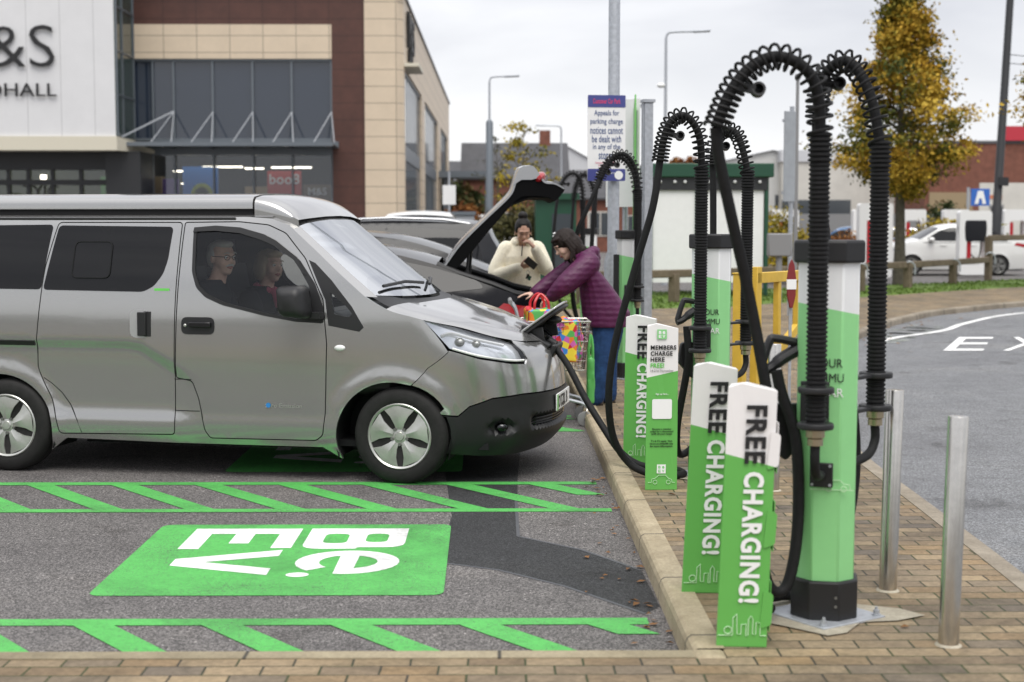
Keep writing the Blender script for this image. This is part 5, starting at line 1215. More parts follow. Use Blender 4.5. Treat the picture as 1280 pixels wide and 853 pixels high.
def face_bits(T, parent, brow, lip='lip', look=0., at=V3(), closed=False):
    To = Matrix.Translation(-V3(at)) @ T
    for sy in (1, -1):
        g = MB(); g.ball(To @ V3((.081, sy*.031, .010)), .012, 10) if not closed else g.ball(To @ V3((.084, sy*.031, .004)), (.006, .010, .0018), 8); e = g.build('eye', 'ink_white' if not closed else brow, parent)
        if not closed: g = MB(); g.ball(To @ V3((.0885, sy*.031, .008+look)), .0068, 8); g.build('iris', 'ink_black', e)
        g = MB(); g.tube([To @ V3((.086, sy*.048, .018)), To @ V3((.0955, sy*.031, .0205)), To @ V3((.091, sy*.016, .014))], .0017, 5); g.build('eyelid', brow, parent)
        g = MB(); g.tube([To @ V3((.088, sy*.052, .032)), To @ V3((.098, sy*.034, .041)), To @ V3((.099, sy*.014, .036))], [.002, .0032, .0026], 6); g.build('eyebrow', brow, parent)
    g = MB(); g.tube([To @ V3((.084, .024, -.058)), To @ V3((.096, .009, -.0535)), To @ V3((.0965, 0, -.055)), To @ V3((.096, -.009, -.0535)), To @ V3((.084, -.024, -.058))], [.002, .005, .0045, .005, .002], 6)
    g.tube([To @ V3((.084, .022, -.060)), To @ V3((.094, 0, -.066)), To @ V3((.084, -.022, -.060))], [.002, .0058, .002], 6); g.build('lips', lip, parent)
def hand(mb, wrist, d, n, side, curl=.5, s=1., thumb=.7, spread=1.):
    """palm and five bent fingers; d: towards the fingers, n: out of the back of the hand, side: +1 thumb lies at d x n, -1 opposite"""
    d = V3(d).normalized(); n = V3(n); n = (n-d*n.dot(d)).normalized(); t = d.cross(n)*side; w = V3(wrist); A = lambda a, b_, c_: w+(d*a+t*b_+n*c_)*s
    vs = []
    for a, hw, hh in ((-.01, .026, .019), (.03, .036, .017), (.075, .041, .014), (.092, .040, .012)):
        for k in range(12): q = 2*math.pi*k/12; vs.append(A(a, hw*math.cos(q), hh*math.sin(q)))
    mb.add(vs, [(i*12+j, i*12+(j+1) % 12, (i+1)*12+(j+1) % 12, (i+1)*12+j) for i in range(3) for j in range(12)]+[tuple(range(11, -1, -1)), tuple(36+j for j in range(12))])
    for k, (b0, L, r) in enumerate(((.030, .070, .0082), (.0105, .079, .0086), (-.0095, .073, .0082), (-.029, .057, .0072))):
        p = A(.085, b0, 0); ang = 0.; pts = [A(.06, b0*.9, 0), p]
        for seg, f in enumerate((.46, .31, .23)):
            ang += curl*(.75, 1., .8)[seg]; v = d*math.cos(ang)-n*math.sin(ang)+t*(b0*2.2*spread*(1 if seg == 0 else .4)); pts.append(pts[-1]+v.normalized()*L*f*s)
        mb.tube(pts, [r*s, r*1.05*s, r*s, r*.92*s, r*.8*s], 10); [mb.ball(q, r*(1.05-.06*i)*s, 8) for i, q in enumerate(pts[1:])]
    pts = [A(.022, .026, -.004), A(.045, .050, -.014), A(.070, .050+.014*(1-thumb), -.030*thumb-.01), A(.092, .046, -.045*thumb-.01)]
    mb.tube(pts, [.0125*s, .0115*s, .0098*s, .0082*s], 10); [mb.ball(q, .0105*s*(1-.07*i), 8) for i, q in enumerate(pts[1:])]
def person(label, at, group=None): return None
X, Y, Z = V3((1, 0, 0)), V3((0, 1, 0)), V3((0, 0, 1))

# ---- woman in the purple coat, bending over the boot
O = V3((.95, 12.72, .10)); b = MB()
hc = V3((.605, 12.70, 1.475)); HB = basis((-.80, -.18, -.58), (-.55, -.05, .8))
HT = head(b, hc, HB, 1.0)
limb(b, [(.735, 12.72, 1.36), (.675, 12.715, 1.42), (.625, 12.705, 1.45)], [.062, .055, .052])
fr = V3((-.86, 0, .30)); 
torso(b, [((.985, 12.73, .86), .10, .15, Y, -X), ((.96, 12.73, 1.0), .095, .135, Y, (-.9, 0, .3)), ((.88, 12.73, 1.18), .10, .15, Y, (-.85, 0, .5)), ((.80, 12.73, 1.30), .09, .17, Y, (-.8, 0, .55)), ((.745, 12.72, 1.36), .06, .10, Y, (-.8, 0, .6))])
sn, sf = V3((.775, 12.555, 1.315)), V3((.745, 12.90, 1.32)); en, ef = V3((.600, 12.50, 1.150)), V3((.53, 12.93, 1.17)); wn, wf = V3((.478, 12.55, 1.040)), V3((.345, 12.88, 1.055))
limb(b, [sn, en, wn], [.05, .04, .026]); limb(b, [sf, ef, wf], [.05, .04, .026])
hand(b, wn, (-.75, .25, -.45), (-.35, -.15, .9), 1, .55, .98); hand(b, wf, (-.95, -.15, -.12), (-.1, 0, 1), -1, .20, .98)
for y0, x0, xf in ((12.645, .945, .855), (12.82, 1.0, .975)):
    limb(b, [(x0, y0, .86), (x0-.035, y0-.005, .53), (xf, y0, .15)], [.085, .058, .036]); limb(b, [(xf, y0, .135), (xf-.05, y0, .13), (xf-.11, y0-.01, .125)], [.035, .032, .024])
body = fuse(b, 'person', 'skin_pale', None, .0065, 3, O); body.location.x -= .035; tag(body, 'woman in a purple padded coat and blue jeans bending over the open boot', 'person')
b = MB()   # coat
torso(b, [((.965, 12.73, .775), .20, .22, Y, -X), ((.955, 12.73, .90), .21, .225, Y, -X), ((.925, 12.73, 1.02), .21, .22, Y, (-.92, 0, .3)), ((.872, 12.73, 1.17), .195, .22, Y, (-.85, 0, .5)), ((.815, 12.73, 1.30), .140, .21, Y, (-.8, 0, .6)), ((.755, 12.725, 1.375), .085, .13, Y, (-.8, 0, .6))])
limb(b, [sn+V3((.02, .02, 0)), en, wn+V3((.012, 0, .01))], [.105, .090, .060]); limb(b, [sf+V3((.02, -.02, 0)), ef, wf+V3((.02, 0, .01))], [.102, .086, .060])
for q in range(9):   # hood lying on the back of the neck
    a = math.pi*(q/8-.5)*1.5; b.ball((.775+.075*math.cos(a)*1.0, 12.725+.125*math.sin(a), 1.385+.035*math.cos(a)), (.055, .055, .050), 10)
b.ball((.84, 12.725, 1.375), (.075, .11, .060), 12, Matrix.Rotation(R(35), 4, 'Y'))
coat = fuse(b, 'padded_coat', 'purple_coat', body, .008, 3, O)
b = MB()
for y0, x0, xf in ((12.645, .945, .855), (12.82, 1.0, .975)):
    limb(b, [(x0+.01, y0, .90), (x0, y0, .72), (x0-.03, y0-.005, .50), (xf+.005, y0, .17)], [.120, .112, .096, .082])
torso(b, [((.985, 12.73, .76), .125, .165, Y, -X), ((.985, 12.73, .92), .125, .165, Y, -X)]); fuse(b, 'jeans', 'denim', body, .008, 3, O)
b = MB()
for y0, xf in ((12.645, .855), (12.82, .975)):
    limb(b, [(xf+.035, y0, .145), (xf-.04, y0, .145), (xf-.13, y0-.01, .135)], [.048, .048, .036]); b.span((xf-.16, y0-.04, .10), (xf+.07, y0+.04, .125))
fuse(b, 'shoes', 'shoe', body, .007, 2, O)
b = MB()   # hair: dark bob falling forward
for p, r in (((-.02, 0, .04), (.112, .092, .100)), ((-.055, 0, -.03), (.085, .098, .105)), ((-.045, .072, -.06), (.055, .032, .10)), ((-.045, -.072, -.06), (.055, .032, .10)), ((-.07, .04, -.115), (.06, .06, .06)), ((-.06, -.04, -.12), (.06, .06, .06)), ((.045, .03, .088), (.045, .045, .022)), ((.045, -.03, .086), (.045, .045, .022)), ((.083, .02, .062), (.012, .035, .016))):
    b.ball(HT @ V3(p), r, 14, HB)
rnd = random.Random(2)
for k in range(46):
    a = rnd.uniform(1.25, 5.03); rr = .098; p0 = HT @ V3((-.01+rr*.8*math.cos(a), rr*.9*math.sin(a), .05)); p1 = HT @ V3((-.015+rr*1.02*math.cos(a), rr*1.05*math.sin(a), -.06)); p2 = p1+V3((rnd.uniform(-.02, .02), rnd.uniform(-.02, .02), -.075-rnd.random()*.05)); b.tube([p0, p1, p2], [.015, .013, .004], 6)
fuse(b, 'hair', 'hair_brown', body, .0055, 2, O); face_bits(HT, body, 'hair_brown', at=O, closed=True)
g = MB(); g.box(HT @ V3((.02, -.02, .138))-O, (.02, .035, .010), mtx=HB); g.box(HT @ V3((.03, -.062, .118))-O, (.02, .025, .010), mtx=HB); g.build('hair_clip', 'ink_white', body)

# ---- woman in the cream fleece with a phone
O = V3((.25, 15.2, 0)); b = MB(); hc = V3((.245, 15.16, 1.575)); HB = basis((.10, -.86, -.42), (.03, -.4, .9)); HT = head(b, hc, HB, .98)
limb(b, [(.235, 15.22, 1.40), (.238, 15.20, 1.47), (.243, 15.18, 1.53)], [.062, .052, .050])
fd = V3((.12, -1, 0)); sd = V3((1, .12, 0))
torso(b, [((.22, 15.22, .84), .10, .16, sd, fd), ((.22, 15.22, 1.02), .09, .13, sd, fd), ((.225, 15.22, 1.22), .105, .155, sd, fd), ((.23, 15.22, 1.36), .09, .175, sd, fd), ((.235, 15.22, 1.44), .05, .09, sd, fd)])
sl, sr = V3((.055, 15.20, 1.385)), V3((.405, 15.24, 1.385)); el, er = V3((-.04, 15.13, 1.135)), V3((.475, 15.12, 1.20)); wl, wr = V3((.215, 14.985, 1.215)), V3((.355, 15.00, 1.415))
limb(b, [sl, el, wl], [.048, .040, .026]); limb(b, [sr, er, wr], [.048, .040, .026])
hand(b, wl, (.85, -.35, .25), (-.15, -.5, -.85), -1, .65, .95, 1.); hand(b, wr, (-.62, -.12, .70), (.65, -.35, .6), 1, .80, .95, .9)
for sx in (-1, 1): limb(b, [(.22+sx*.085, 15.22, .84), (.22+sx*.09, 15.20, .47), (.22+sx*.10, 15.24, .09)], [.085, .055, .036]); limb(b, [(.22+sx*.10, 15.22, .05), (.22+sx*.11, 15.10, .035)], [.035, .028])
body = fuse(b, 'person', 'skin', None, .0065, 3, O); tag(body, 'woman in a cream fleece holding a phone, one hand raised to her mouth', 'person')
b = MB(); torso(b, [((.22, 15.22, .80), .155, .20, sd, fd), ((.22, 15.22, .95), .155, .205, sd, fd), ((.222, 15.22, 1.15), .150, .205, sd, fd), ((.228, 15.22, 1.32), .130, .215, sd, fd), ((.235, 15.225, 1.425), .085, .14, sd, fd)])
limb(b, [sl+V3((.02, .01, .01)), el, wl-(wl-el).normalized()*.02], [.090, .080, .054]); limb(b, [sr+V3((-.02, .01, .01)), er, wr-(wr-er).normalized()*.03], [.090, .080, .052])
for k in range(16):
    a = 2*math.pi*k/16
    if -2.1 < (a-math.pi*2 if a > math.pi else a) < -1.05: continue
    b.ball((.238+.088*math.cos(a), 15.215+.080*math.sin(a), 1.475-.015*math.sin(a)*-1), (.034, .034, .042), 10)
fl = fuse(b, 'fleece', 'fleece', body, .009, 3, O)
g = MB(); g.tube([V3((.238, 15.115, 1.44))-O, V3((.228, 15.080, 1.33))-O], .006, 6); g.build('zip', 'shoe', fl)
b = MB()
for sx in (-1, 1): limb(b, [(.22+sx*.085, 15.22, .86), (.22+sx*.09, 15.20, .47), (.22+sx*.10, 15.24, .09)], [.105, .075, .06])
fuse(b, 'trousers', 'dark_cloth', body, .010, 3, O)
b = MB()
for sx in (-1, 1): limb(b, [(.22+sx*.10, 15.26, .05), (.22+sx*.105, 15.18, .05), (.22+sx*.115, 15.08, .04)], [.045, .045, .035])
fuse(b, 'shoes', 'shoe', body, .008, 2, O)
b = MB()
for p, r in (((-.028, 0, .052), (.094, .086, .086)), ((-.06, 0, 0), (.07, .083, .07)), ((-.075, .0, .150), (.047, .052, .043)), ((-.062, .0, .118), (.05, .05, .03)), ((-.06, .066, -.06), (.022, .018, .07)), ((-.035, 0, .088), (.070, .068, .032)), ((-.01, .074, .03), (.05, .014, .045)), ((-.01, -.074, .03), (.05, .014, .045))): b.ball(HT @ V3(p), r, 14, HB)
b.tube([HT @ V3((-.05, .075, -.02)), HT @ V3((-.045, .085, -.09)), HT @ V3((-.03, .09, -.15))], [.02, .018, .006], 8)
fuse(b, 'hair', 'hair_black', body, .006, 2, O); face_bits(HT, body, 'hair_black', at=O, closed=True)
g = MB()
for sy in (1, -1): g.ball(HT @ V3((-.005, sy*.088, -.040))-O, .008, 8)
g.build('earring', 'brass', body)
ph = thing('mobile_phone', 'dark phone held in the hand of the woman in cream', 'phone', wl+V3((.105, -.045, .045))); g = MB(); g.box((0, 0, 0), (.072, .009, .145), mtx=Matrix.Rotation(R(-50), 4, 'Y') @ Matrix.Rotation(R(25), 4, 'X')); g.build('case', 'ink_black', ph, bevel=.004)
ky = thing('key_bunch', 'dark keys with a small green tag dangling below the phone', 'keys', wl+V3((.075, -.06, -.05))); g = MB(); g.tube([V3((.018*math.cos(a), 0, .018*math.sin(a))) for a in [k*.5236 for k in range(12)]], .002, 5, closed=True); g.build('ring', 'steel', ky)
g = MB()
for a in (-.5, -.1, .35): g.prism([(-.008, 0), (.008, 0), (.009, -.05), (-.009, -.05)], .003, Matrix.Translation((0, -.004, -.015)) @ Matrix.Rotation(a, 4, 'Y') @ Matrix.Rotation(R(90), 4, 'X'))
g.build('key', 'ink_black', ky); g = MB(); g.box((.015, -.012, -.055), (.028, .006, .045), mtx=Matrix.Rotation(R(20), 4, 'Y')); g.build('tag', 'shelter_green', ky)

# ---- driver and passenger
def sitter(label, seat_y, hx, hz, hairm, skinm, hair, glasses=False, scarf=None, tash=False):
    B = Matrix.Translation((-.46, 10.16, 0)) @ Matrix.Rotation(R(-11.5), 4, 'Z'); rot = B.to_3x3(); O = B @ V3((hx-.10, seat_y, .78)); W = lambda x, y, z: B @ V3((x, y, z))
    b = MB(); hc = W(hx, seat_y, hz); HB = basis(rot @ V3((.86, -.52, -.04)), Z); HT = head(b, hc, HB, 1.0); fx = rot @ X; sy = rot @ Y
    limb(b, [W(hx-.05, seat_y, hz-.19), W(hx-.03, seat_y, hz-.13), W(hx-.015, seat_y, hz-.08)], [.065, .056, .054])
    ring = lambda grow: [(W(hx-.10, seat_y, .78), .12+grow, .17+grow, sy, fx), (W(hx-.13, seat_y, 1.0), .115+grow, .17+grow, sy, fx), (W(hx-.10, seat_y, hz-.25), .11+grow, .20+grow, sy, fx), (W(hx-.07, seat_y, hz-.145), .06+grow, .105+grow, sy, fx)]
    torso(b, ring(0)); wr = []
    for s_ in (1, -1):
        P = [W(hx-.09, seat_y+s_*.19, hz-.23), W(hx+.02, seat_y+s_*.23, .98), W(hx+.27, seat_y+s_*.12, .96)]; wr.append(P); limb(b, P, [.05, .042, .028]); hand(b, P[2], rot @ V3((1, -s_*.2, 0)), Z, s_, .6)
        limb(b, [W(hx-.06, seat_y+s_*.10, .80), W(hx+.36, seat_y+s_*.12, .82), W(hx+.45, seat_y+s_*.12, .45)], [.085, .06, .045])
    p = fuse(b, 'person', skinm, None, .008, 3, O); tag(p, label, 'person')
    b = MB(); torso(b, ring(.022)); [limb(b, P, [.075, .062, .045]) for P in wr]
    for s_ in (1, -1): limb(b, [W(hx-.06, seat_y+s_*.10, .80), W(hx+.36, seat_y+s_*.12, .82), W(hx+.45, seat_y+s_*.12, .47)], [.10, .075, .06])
    fuse(b, 'jacket', 'dark_cloth', p, .010, 3, O); b = MB()
    for q, r in hair: b.ball(HT @ V3(q), r, 12, HB)
    fuse(b, 'hair', hairm, p, .007, 2, O); face_bits(HT, p, hairm, at=O); To = Matrix.Translation(-O) @ HT
    if glasses:
        g = MB()
        for s_ in (1, -1):
            g.tube([To @ V3((.098, s_*.032+.022*math.cos(k*.5236), .008+.017*math.sin(k*.5236))) for k in range(12)], .0022, 5, closed=True); g.tube([To @ V3((.096, s_*.053, .012)), To @ V3((0, s_*.082, .012))], .0022, 5)
        g.tube([To @ V3((.099, .01, .012)), To @ V3((.099, -.01, .012))], .0022, 5); g.build('glasses', 'ink_black', p)
    if tash: g = MB(); g.tube([To @ V3((.083, .032, -.052)), To @ V3((.098, .012, -.043)), To @ V3((.098, -.012, -.043)), To @ V3((.083, -.032, -.052))], [.004, .008, .008, .004], 6); g.build('moustache', hairm, p)
    if scarf:
        g = MB()
        for k in range(12): a = k*.5236; g.ball(W(hx-.035+.07*math.cos(a), seat_y+.075*math.sin(a), hz-.165-.02*math.cos(a))-O, (.026, .026, .026), 8)
        g.tube([W(hx+.04, seat_y-.03, hz-.17)-O, W(hx+.07, seat_y-.04, hz-.30)-O], [.028, .02], 8); g.build('scarf', scarf, p)
    return p
sitter('white haired man with glasses in the driving seat of the van', -.40, -1.36, 1.425, 'hair_grey', 'skin_pale', [((-.040, 0, .032), (.090, .083, .088)), ((-.035, .070, .01), (.05, .017, .055)), ((-.035, -.070, .01), (.05, .017, .055)), ((.012, 0, .092), (.075, .066, .032)), ((-.075, 0, -.02), (.05, .065, .06))], True, None, True)
sitter('fair haired woman with a pink scarf in the passenger seat of the van', .36, -1.30, 1.352, 'hair_fair', 'skin_pale', [((-.03, 0, .03), (.105, .094, .095)), ((-.03, .075, -.03), (.07, .03, .08)), ((-.03, -.075, -.03), (.07, .03, .08)), ((.04, 0, .085), (.06, .07, .03)), ((-.06, 0, -.04), (.06, .08, .07))], False, 'pink_cloth')

# ---- shopping trolley and bags
tr = thing('shopping_trolley', 'wire shopping trolley between the van and the woman in purple', 'trolley', (.45, 12.22, 0), R(180)); g = MB()
x0, x1, y0, y1 = -.30, .28, -.26, .24
lv = lambda z: (.80+.20*(z-.42)/.52)
def rim_(z, e=0): k = lv(z); return [V3((x0*k, y0*k, z)), V3((x1*k, y0*k, z)), V3((x1*k, y1*k, z)), V3((x0*k, y1*k, z))]
for z, r in ((0.86, .008), (.82, .003), (.78, .003), (.70, .004), (.62, .003), (.54, .003), (.46, .006)): g.tube(rim_(z), r, 6, closed=True)
def wires(n, a, b_):
    for k in range(n+1):
        f = k/n; lo = rim_(.46); hi = rim_(.86); g.tube([lo[a].lerp(lo[b_], f), hi[a].lerp(hi[b_], f)], .0024, 5)
wires(18, 0, 1); wires(18, 2, 3); wires(14, 1, 2); wires(14, 3, 0)
for k in range(15): f = k/14; lo = rim_(.46); g.tube([lo[0].lerp(lo[1], f), lo[3].lerp(lo[2], f)], .0024, 5)
g.build('basket', 'steel', tr)
g = MB()
for s_ in (y0*.8, y1*.8): g.tube(smooth_path([(x1+.08, s_, 1.02), (x1+.02, s_, .90), (x1-.04, s_, .44), (x1-.10, s_, .30), (x0+.10, s_, .20), (x0+.02, s_, .16)], 5), .013, 8); g.tube(smooth_path([(x1-.10, s_, .30), (x1+.02, s_, .22), (x1+.03, s_, .15)], 4), .013, 8)
g.tube([(x0+.06, y0*.8, .18), (x0+.06, y1*.8, .18)], .012, 8); g.tube([(x1, y0*.8, .22), (x1, y1*.8, .22)], .012, 8); g.build('chassis', 'galvanised', tr)
g = MB(); g.cyl((x1+.08, y0*.95, 1.02), (x1+.08, y1*.95, 1.02), .018, n=12); g.build('handle', 'grey_plastic', tr)
for wx in (x0+.03, x1+.03):
    for s_ in (y0*.8, y1*.8):
        g = MB(); g.lathe([(.035, -.016), (.058, -.014), (.062, 0), (.058, .014), (.035, .016)], (wx+.02, s_, .062), Matrix.Rotation(R(90), 4, 'X'), 20); w = g.build('castor', 'grey_plastic', tr, smooth=30)
        g = MB(); g.tube([(wx+.02, s_-.026, .062), (wx+.005, s_-.026, .125), (wx, s_, .15), (wx+.005, s_+.026, .125), (wx+.02, s_+.026, .062)], .007, 6); g.build('fork', 'steel', w)
cols = [('red', (.55, .02, .03)), ('blue', (.05, .22, .60)), ('yellow', (.80, .62, .05)), ('green', (.10, .42, .10)), ('pink', (.60, .12, .40)), ('orange', (.75, .22, .03))]
for n_, c in cols: mat('bag_'+n_, c, .35, 0, .5)
def patchwork(name, seed, scale=14):
    m, nt, b, tc = node_mat(name); v = N(nt, 'ShaderNodeTexVoronoi', Scale=scale); v.inputs['Randomness'].default_value = .85; nt.links.new(tc.outputs['Object'], v.inputs['Vector'])
    sp = N(nt, 'ShaderNodeSeparateColor'); nt.links.new(v.outputs['Color'], sp.inputs[0]); r = nt.nodes.new('ShaderNodeValToRGB'); r.color_ramp.interpolation = 'CONSTANT'; e = r.color_ramp.elements; cc = [c for _, c in cols]; rnd = random.Random(seed); rnd.shuffle(cc)
    while len(e) < 6: e.new(.5)
    for i, k in enumerate(e): k.position = i/6; k.color = (*cc[i], 1)
    nt.links.new(sp.outputs[0], r.inputs[0]); nt.links.new(r.outputs[0], b.inputs['Base Color']); b.inputs['Roughness'].default_value = .4
patchwork('bag_print_a', 1, 16); patchwork('bag_print_b', 5, 20)
def bag(label, loc, s, m, handle, seed, rz=0):
    t = thing('shopping_bag', label, 'bag', loc, rz, None); b = MB(); rnd = random.Random(seed); w, d, h = s
    for k in range(26): b.ball((rnd.uniform(-.5, .5)*w*.78, rnd.uniform(-.5, .5)*d*.7, h*rnd.uniform(.14, .86)), (w*.17, d*.2, h*.17), 10)
    b.box((0, 0, h*.5), (w*.9, d*.85, h*.85)); fuse(b, 'sack', m, t, .012, 3)
    for yy in (-d*.3, d*.3) if handle else (): g = MB(); g.tube(smooth_path([(-w*.25, yy, h*.9), (-w*.22, yy, h*1.15), (0, yy*.6, h*1.36), (w*.22, yy, h*1.15), (w*.25, yy, h*.9)], 5), .011, 6); g.build('bag_handle', handle, t)
    return t
bag('multicoloured shopping bag with red handles at the top of the trolley', (.33, 12.16, .70), (.24, .30, .28), 'bag_print_a', 'bag_red', 1, R(10))
bag('pink and green patterned bag on the right in the trolley', (.54, 12.12, .50), (.26, .30, .40), 'bag_print_b', None, 2, R(-12))
bag('red patterned bag low in the trolley', (.44, 12.34, .47), (.34, .22, .24), 'bag_red', 'bag_green', 3)
bag('plain green bag standing on the kerb behind the trolley', (.775, 12.50, .105), (.07, .16, .45), 'bag_green', 'bag_green', 4)
# ================================================================ buildings
def cladding(name, c, w, h, gap=.012, var=.06, rough=.5):
    """panels w x h with thin dark joints, in object metres (X or Y along, Z up)"""
    m, nt, b, tc = node_mat(name); sp = N(nt, 'ShaderNodeSeparateXYZ'); nt.links.new(tc.outputs['Object'], sp.inputs[0])
    ad = N(nt, 'ShaderNodeMath', operation='ADD'); nt.links.new(sp.outputs[0], ad.inputs[0]); nt.links.new(sp.outputs[1], ad.inputs[1])
    js = []
    for src, s_ in ((ad.outputs[0], w), (sp.outputs[2], h)):
        a = N(nt, 'ShaderNodeMath', operation='PINGPONG'); nt.links.new(src, a.inputs[0]); a.inputs[1].default_value = s_/2
        l = N(nt, 'ShaderNodeMath', operation='LESS_THAN'); nt.links.new(a.outputs[0], l.inputs[0]); l.inputs[1].default_value = gap; js.append(l.outputs[0])
    mx = N(nt, 'ShaderNodeMath', operation='MAXIMUM'); nt.links.new(js[0], mx.inputs[0]); nt.links.new(js[1], mx.inputs[1])
    base = mixc(nt, 1., c, ramp(nt, noise_n(nt, tc.outputs['Object'], 1.2, 6, .7), [(.3, grey(1-var)), (.7, grey(1+var))]), 'MULTIPLY')
    base = mixc(nt, 1., base, ramp(nt, noise_n(nt, tc.outputs['Object'], 30, 3, .7), [(.3, grey(1-var*.6)), (.7, grey(1+var*.6))]), 'MULTIPLY')
    nt.links.new(mixc(nt, mx.outputs[0], base, tuple(k*.35 for k in c)), b.inputs['Base Color']); b.inputs['Roughness'].default_value = rough; return m
cladding('cream_cladding', (.62, .51, .38), 1.19, .60, .012)
cladding('brown_cladding', (.078, .030, .021), 1.19, .60, .010, .22)
cladding('white_cladding', (.66, .66, .665), 1.15, 40, .006, .03)
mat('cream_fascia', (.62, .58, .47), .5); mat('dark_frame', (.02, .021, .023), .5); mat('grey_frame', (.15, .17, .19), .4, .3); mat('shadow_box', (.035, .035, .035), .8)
mat('tinted_glass', (.028, .038, .058), .03, 0, .8); mat('green_glass', (.030, .05, .042), .04, 0, .7); mat('side_glass', (.18, .20, .22), .05, .2, .9)
glass('shop_glass', (.78, .81, .85), 1.3)
mat('coping', (.09, .09, .095), .5)
bl = thing('shop_building', 'brown and cream clad shop building with a tall glazed front', 'building', (-8.5, 54, 0))
o = V3((-8.5, 54, 0))
def part(mb, name, m, parent=None, **k):
    ob = mb.build(name, m, parent or bl, **({'smooth': 0} | k))
    ob.data.transform(Matrix.Translation(-o)); return ob
b = MB(); b.span((-13.2, 54, 8.80), (-6.02, 54.6, 9.9)); b.span((-6.02, 53.98, 0), (-4.85, 54.6, 9.9)); part(b, 'brown_wall', 'brown_cladding')
b = MB(); b.span((-13.2, 53.99, 7.58), (-6.03, 54.6, 8.80)); b.span((-4.85, 53.97, 0), (-3.69, 54.6, 9.9)); part(b, 'cream_wall', 'cream_cladding')
# flank wall with three tall glazed bays
b = MB(); X0, X1 = -4.2, -3.45
b.add([(-3.69, 53.97, 0), (-3.45, 54.25, 0), (-3.45, 54.25, 9.9), (-3.69, 53.97, 9.9)], [(0, 1, 2, 3)])
bays = [(55.0, 66.6), (69.6, 84.0), (88.3, 99.6)]
ys = [54.25]+[v for q in bays for v in q]+[103.]
for a, c in zip(ys[0::2], ys[1::2]): b.span((X0, a, 0), (X1, c, 7.35))
b.span((X0, 54.25, 7.35), (X1, 103, 9.86)); b.span((-20, 102.6, 0), (X0, 103, 9.86)); part(b, 'flank_wall', 'cream_cladding')
for a, c in bays:
    g = MB(); g.span((-3.60, a, 0), (-3.57, c, 7.35)); w = part(g, 'flank_window', 'side_glass')
    g = MB(); n = 8
    for k in range(n+1): y = a+(c-a)*k/n; g.span((-3.57, y-.06, 0), (-3.55, y+.06, 7.35))
    g.span((-3.565, a, 4.05), (-3.53, c, 4.6)); g.span((-3.565, a, 7.25), (-3.53, c, 7.349)); part(g, 'window_frame', 'grey_frame', w).data.transform(Matrix.Identity(4))
g = MB(); g.span((-3.45, 54.3, 7.35), (-2.9, 57.2, 7.47)); part(g, 'sun_visor', 'cream_fascia')
g = MB(); g.span((-13.3, 53.9, 9.9), (-3.35, 54.7, 9.98)); g.span((-3.9, 54.7, 9.86), (-3.38, 103.1, 9.96)); part(g, 'coping', 'coping')
g = MB(); g.span((-20, 54.6, 9.3), (-3.9, 102.6, 9.4)); g.span((-20, 54.6, 0), (-19.9, 102.6, 9.4)); part(g, 'roof', 'coping')
ft = lambda y, z: frame((-3.43, y, z), (0, 1, 0), (0, 0, 1))
q = text('lettering', 'M&S', 3.4, 1.35, ft(57.4, 8.85), 'ink_black', bl, 0., .12); q.data.transform(Matrix.Translation(-o))
q = text('lettering', 'DHALL', 2.2, .42, ft(57.4, 7.95), 'ink_black', bl, 0., .10); q.data.transform(Matrix.Translation(-o))
# upper glazing
g = MB(); g.span((-13.2, 54.18, 4.66), (-6.02, 54.22, 7.58)); w = part(g, 'upper_window', 'tinted_glass')
g = MB()
for x in (-12.5, -11.75, -10.34, -8.90, -7.49, -6.06): g.span((x-.035, 54.08, 4.66), (x+.035, 54.18, 7.58))
g.span((-13.2, 54.06, 7.50), (-6.02, 54.18, 7.58)); g.span((-13.2, 54.06, 4.66), (-6.02, 54.18, 4.74)); part(g, 'window_frame', 'grey_frame', w)
# ground floor glazing with shop displays behind
g = MB(); g.span((-12.6, 54.18, 0), (-6.02, 54.20, 4.2)); w = part(g, 'shop_window', 'shop_glass')
g = MB()
for x in (-12.56, -11.75, -10.34, -8.90, -7.49, -6.06): g.span((x-.035, 54.06, 0), (x+.035, 54.18, 4.2))
g.span((-12.6, 54.02, 4.14), (-6.02, 54.3, 4.66)); part(g, 'window_frame', 'grey_frame', w)
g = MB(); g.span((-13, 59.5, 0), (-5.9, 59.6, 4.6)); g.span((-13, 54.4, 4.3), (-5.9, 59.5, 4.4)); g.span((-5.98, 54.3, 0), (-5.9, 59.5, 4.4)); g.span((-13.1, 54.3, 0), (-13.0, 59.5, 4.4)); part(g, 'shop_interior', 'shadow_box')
mat('poster_blue', (.04, .20, .62), .6); mat('poster_purple', (.14, .07, .30), .6); mat('poster_red', (.55, .06, .05), .6); mat('poster_brown', (.17, .12, .07), .6); mat('poster_yellow', (.35, .42, .04), .6); mat('shelf_tan', (.32, .24, .14), .7); mat('shop_lamp', (1, .9, .7), .5, emit=((1, .88, .66), 5.))
for nm, x0, x1, z0, z1, m_, yy in (('poster', -11.65, -10.35, 1.2, 3.75, 'poster_blue', 54.9), ('poster', -12.4, -11.8, 1.3, 3.3, 'poster_purple', 54.9), ('poster', -8.55, -7.3, 1.6, 3.6, 'poster_red', 55.0), ('poster', -7.25, -6.1, 1.4, 3.1, 'poster_brown', 55.1)):
    g = MB(); g.span((x0, yy, z0), (x1, yy+.04, z1)); part(g, nm, m_)
g = MB(); g.lathe([(.26, 0), (.40, 0), (.40, .02), (.26, .02), (.26, 0)], (-10.95, 54.89, 2.75), Matrix.Rotation(R(90), 4, 'X'), 20); part(g, 'poster_ring', 'poster_yellow')
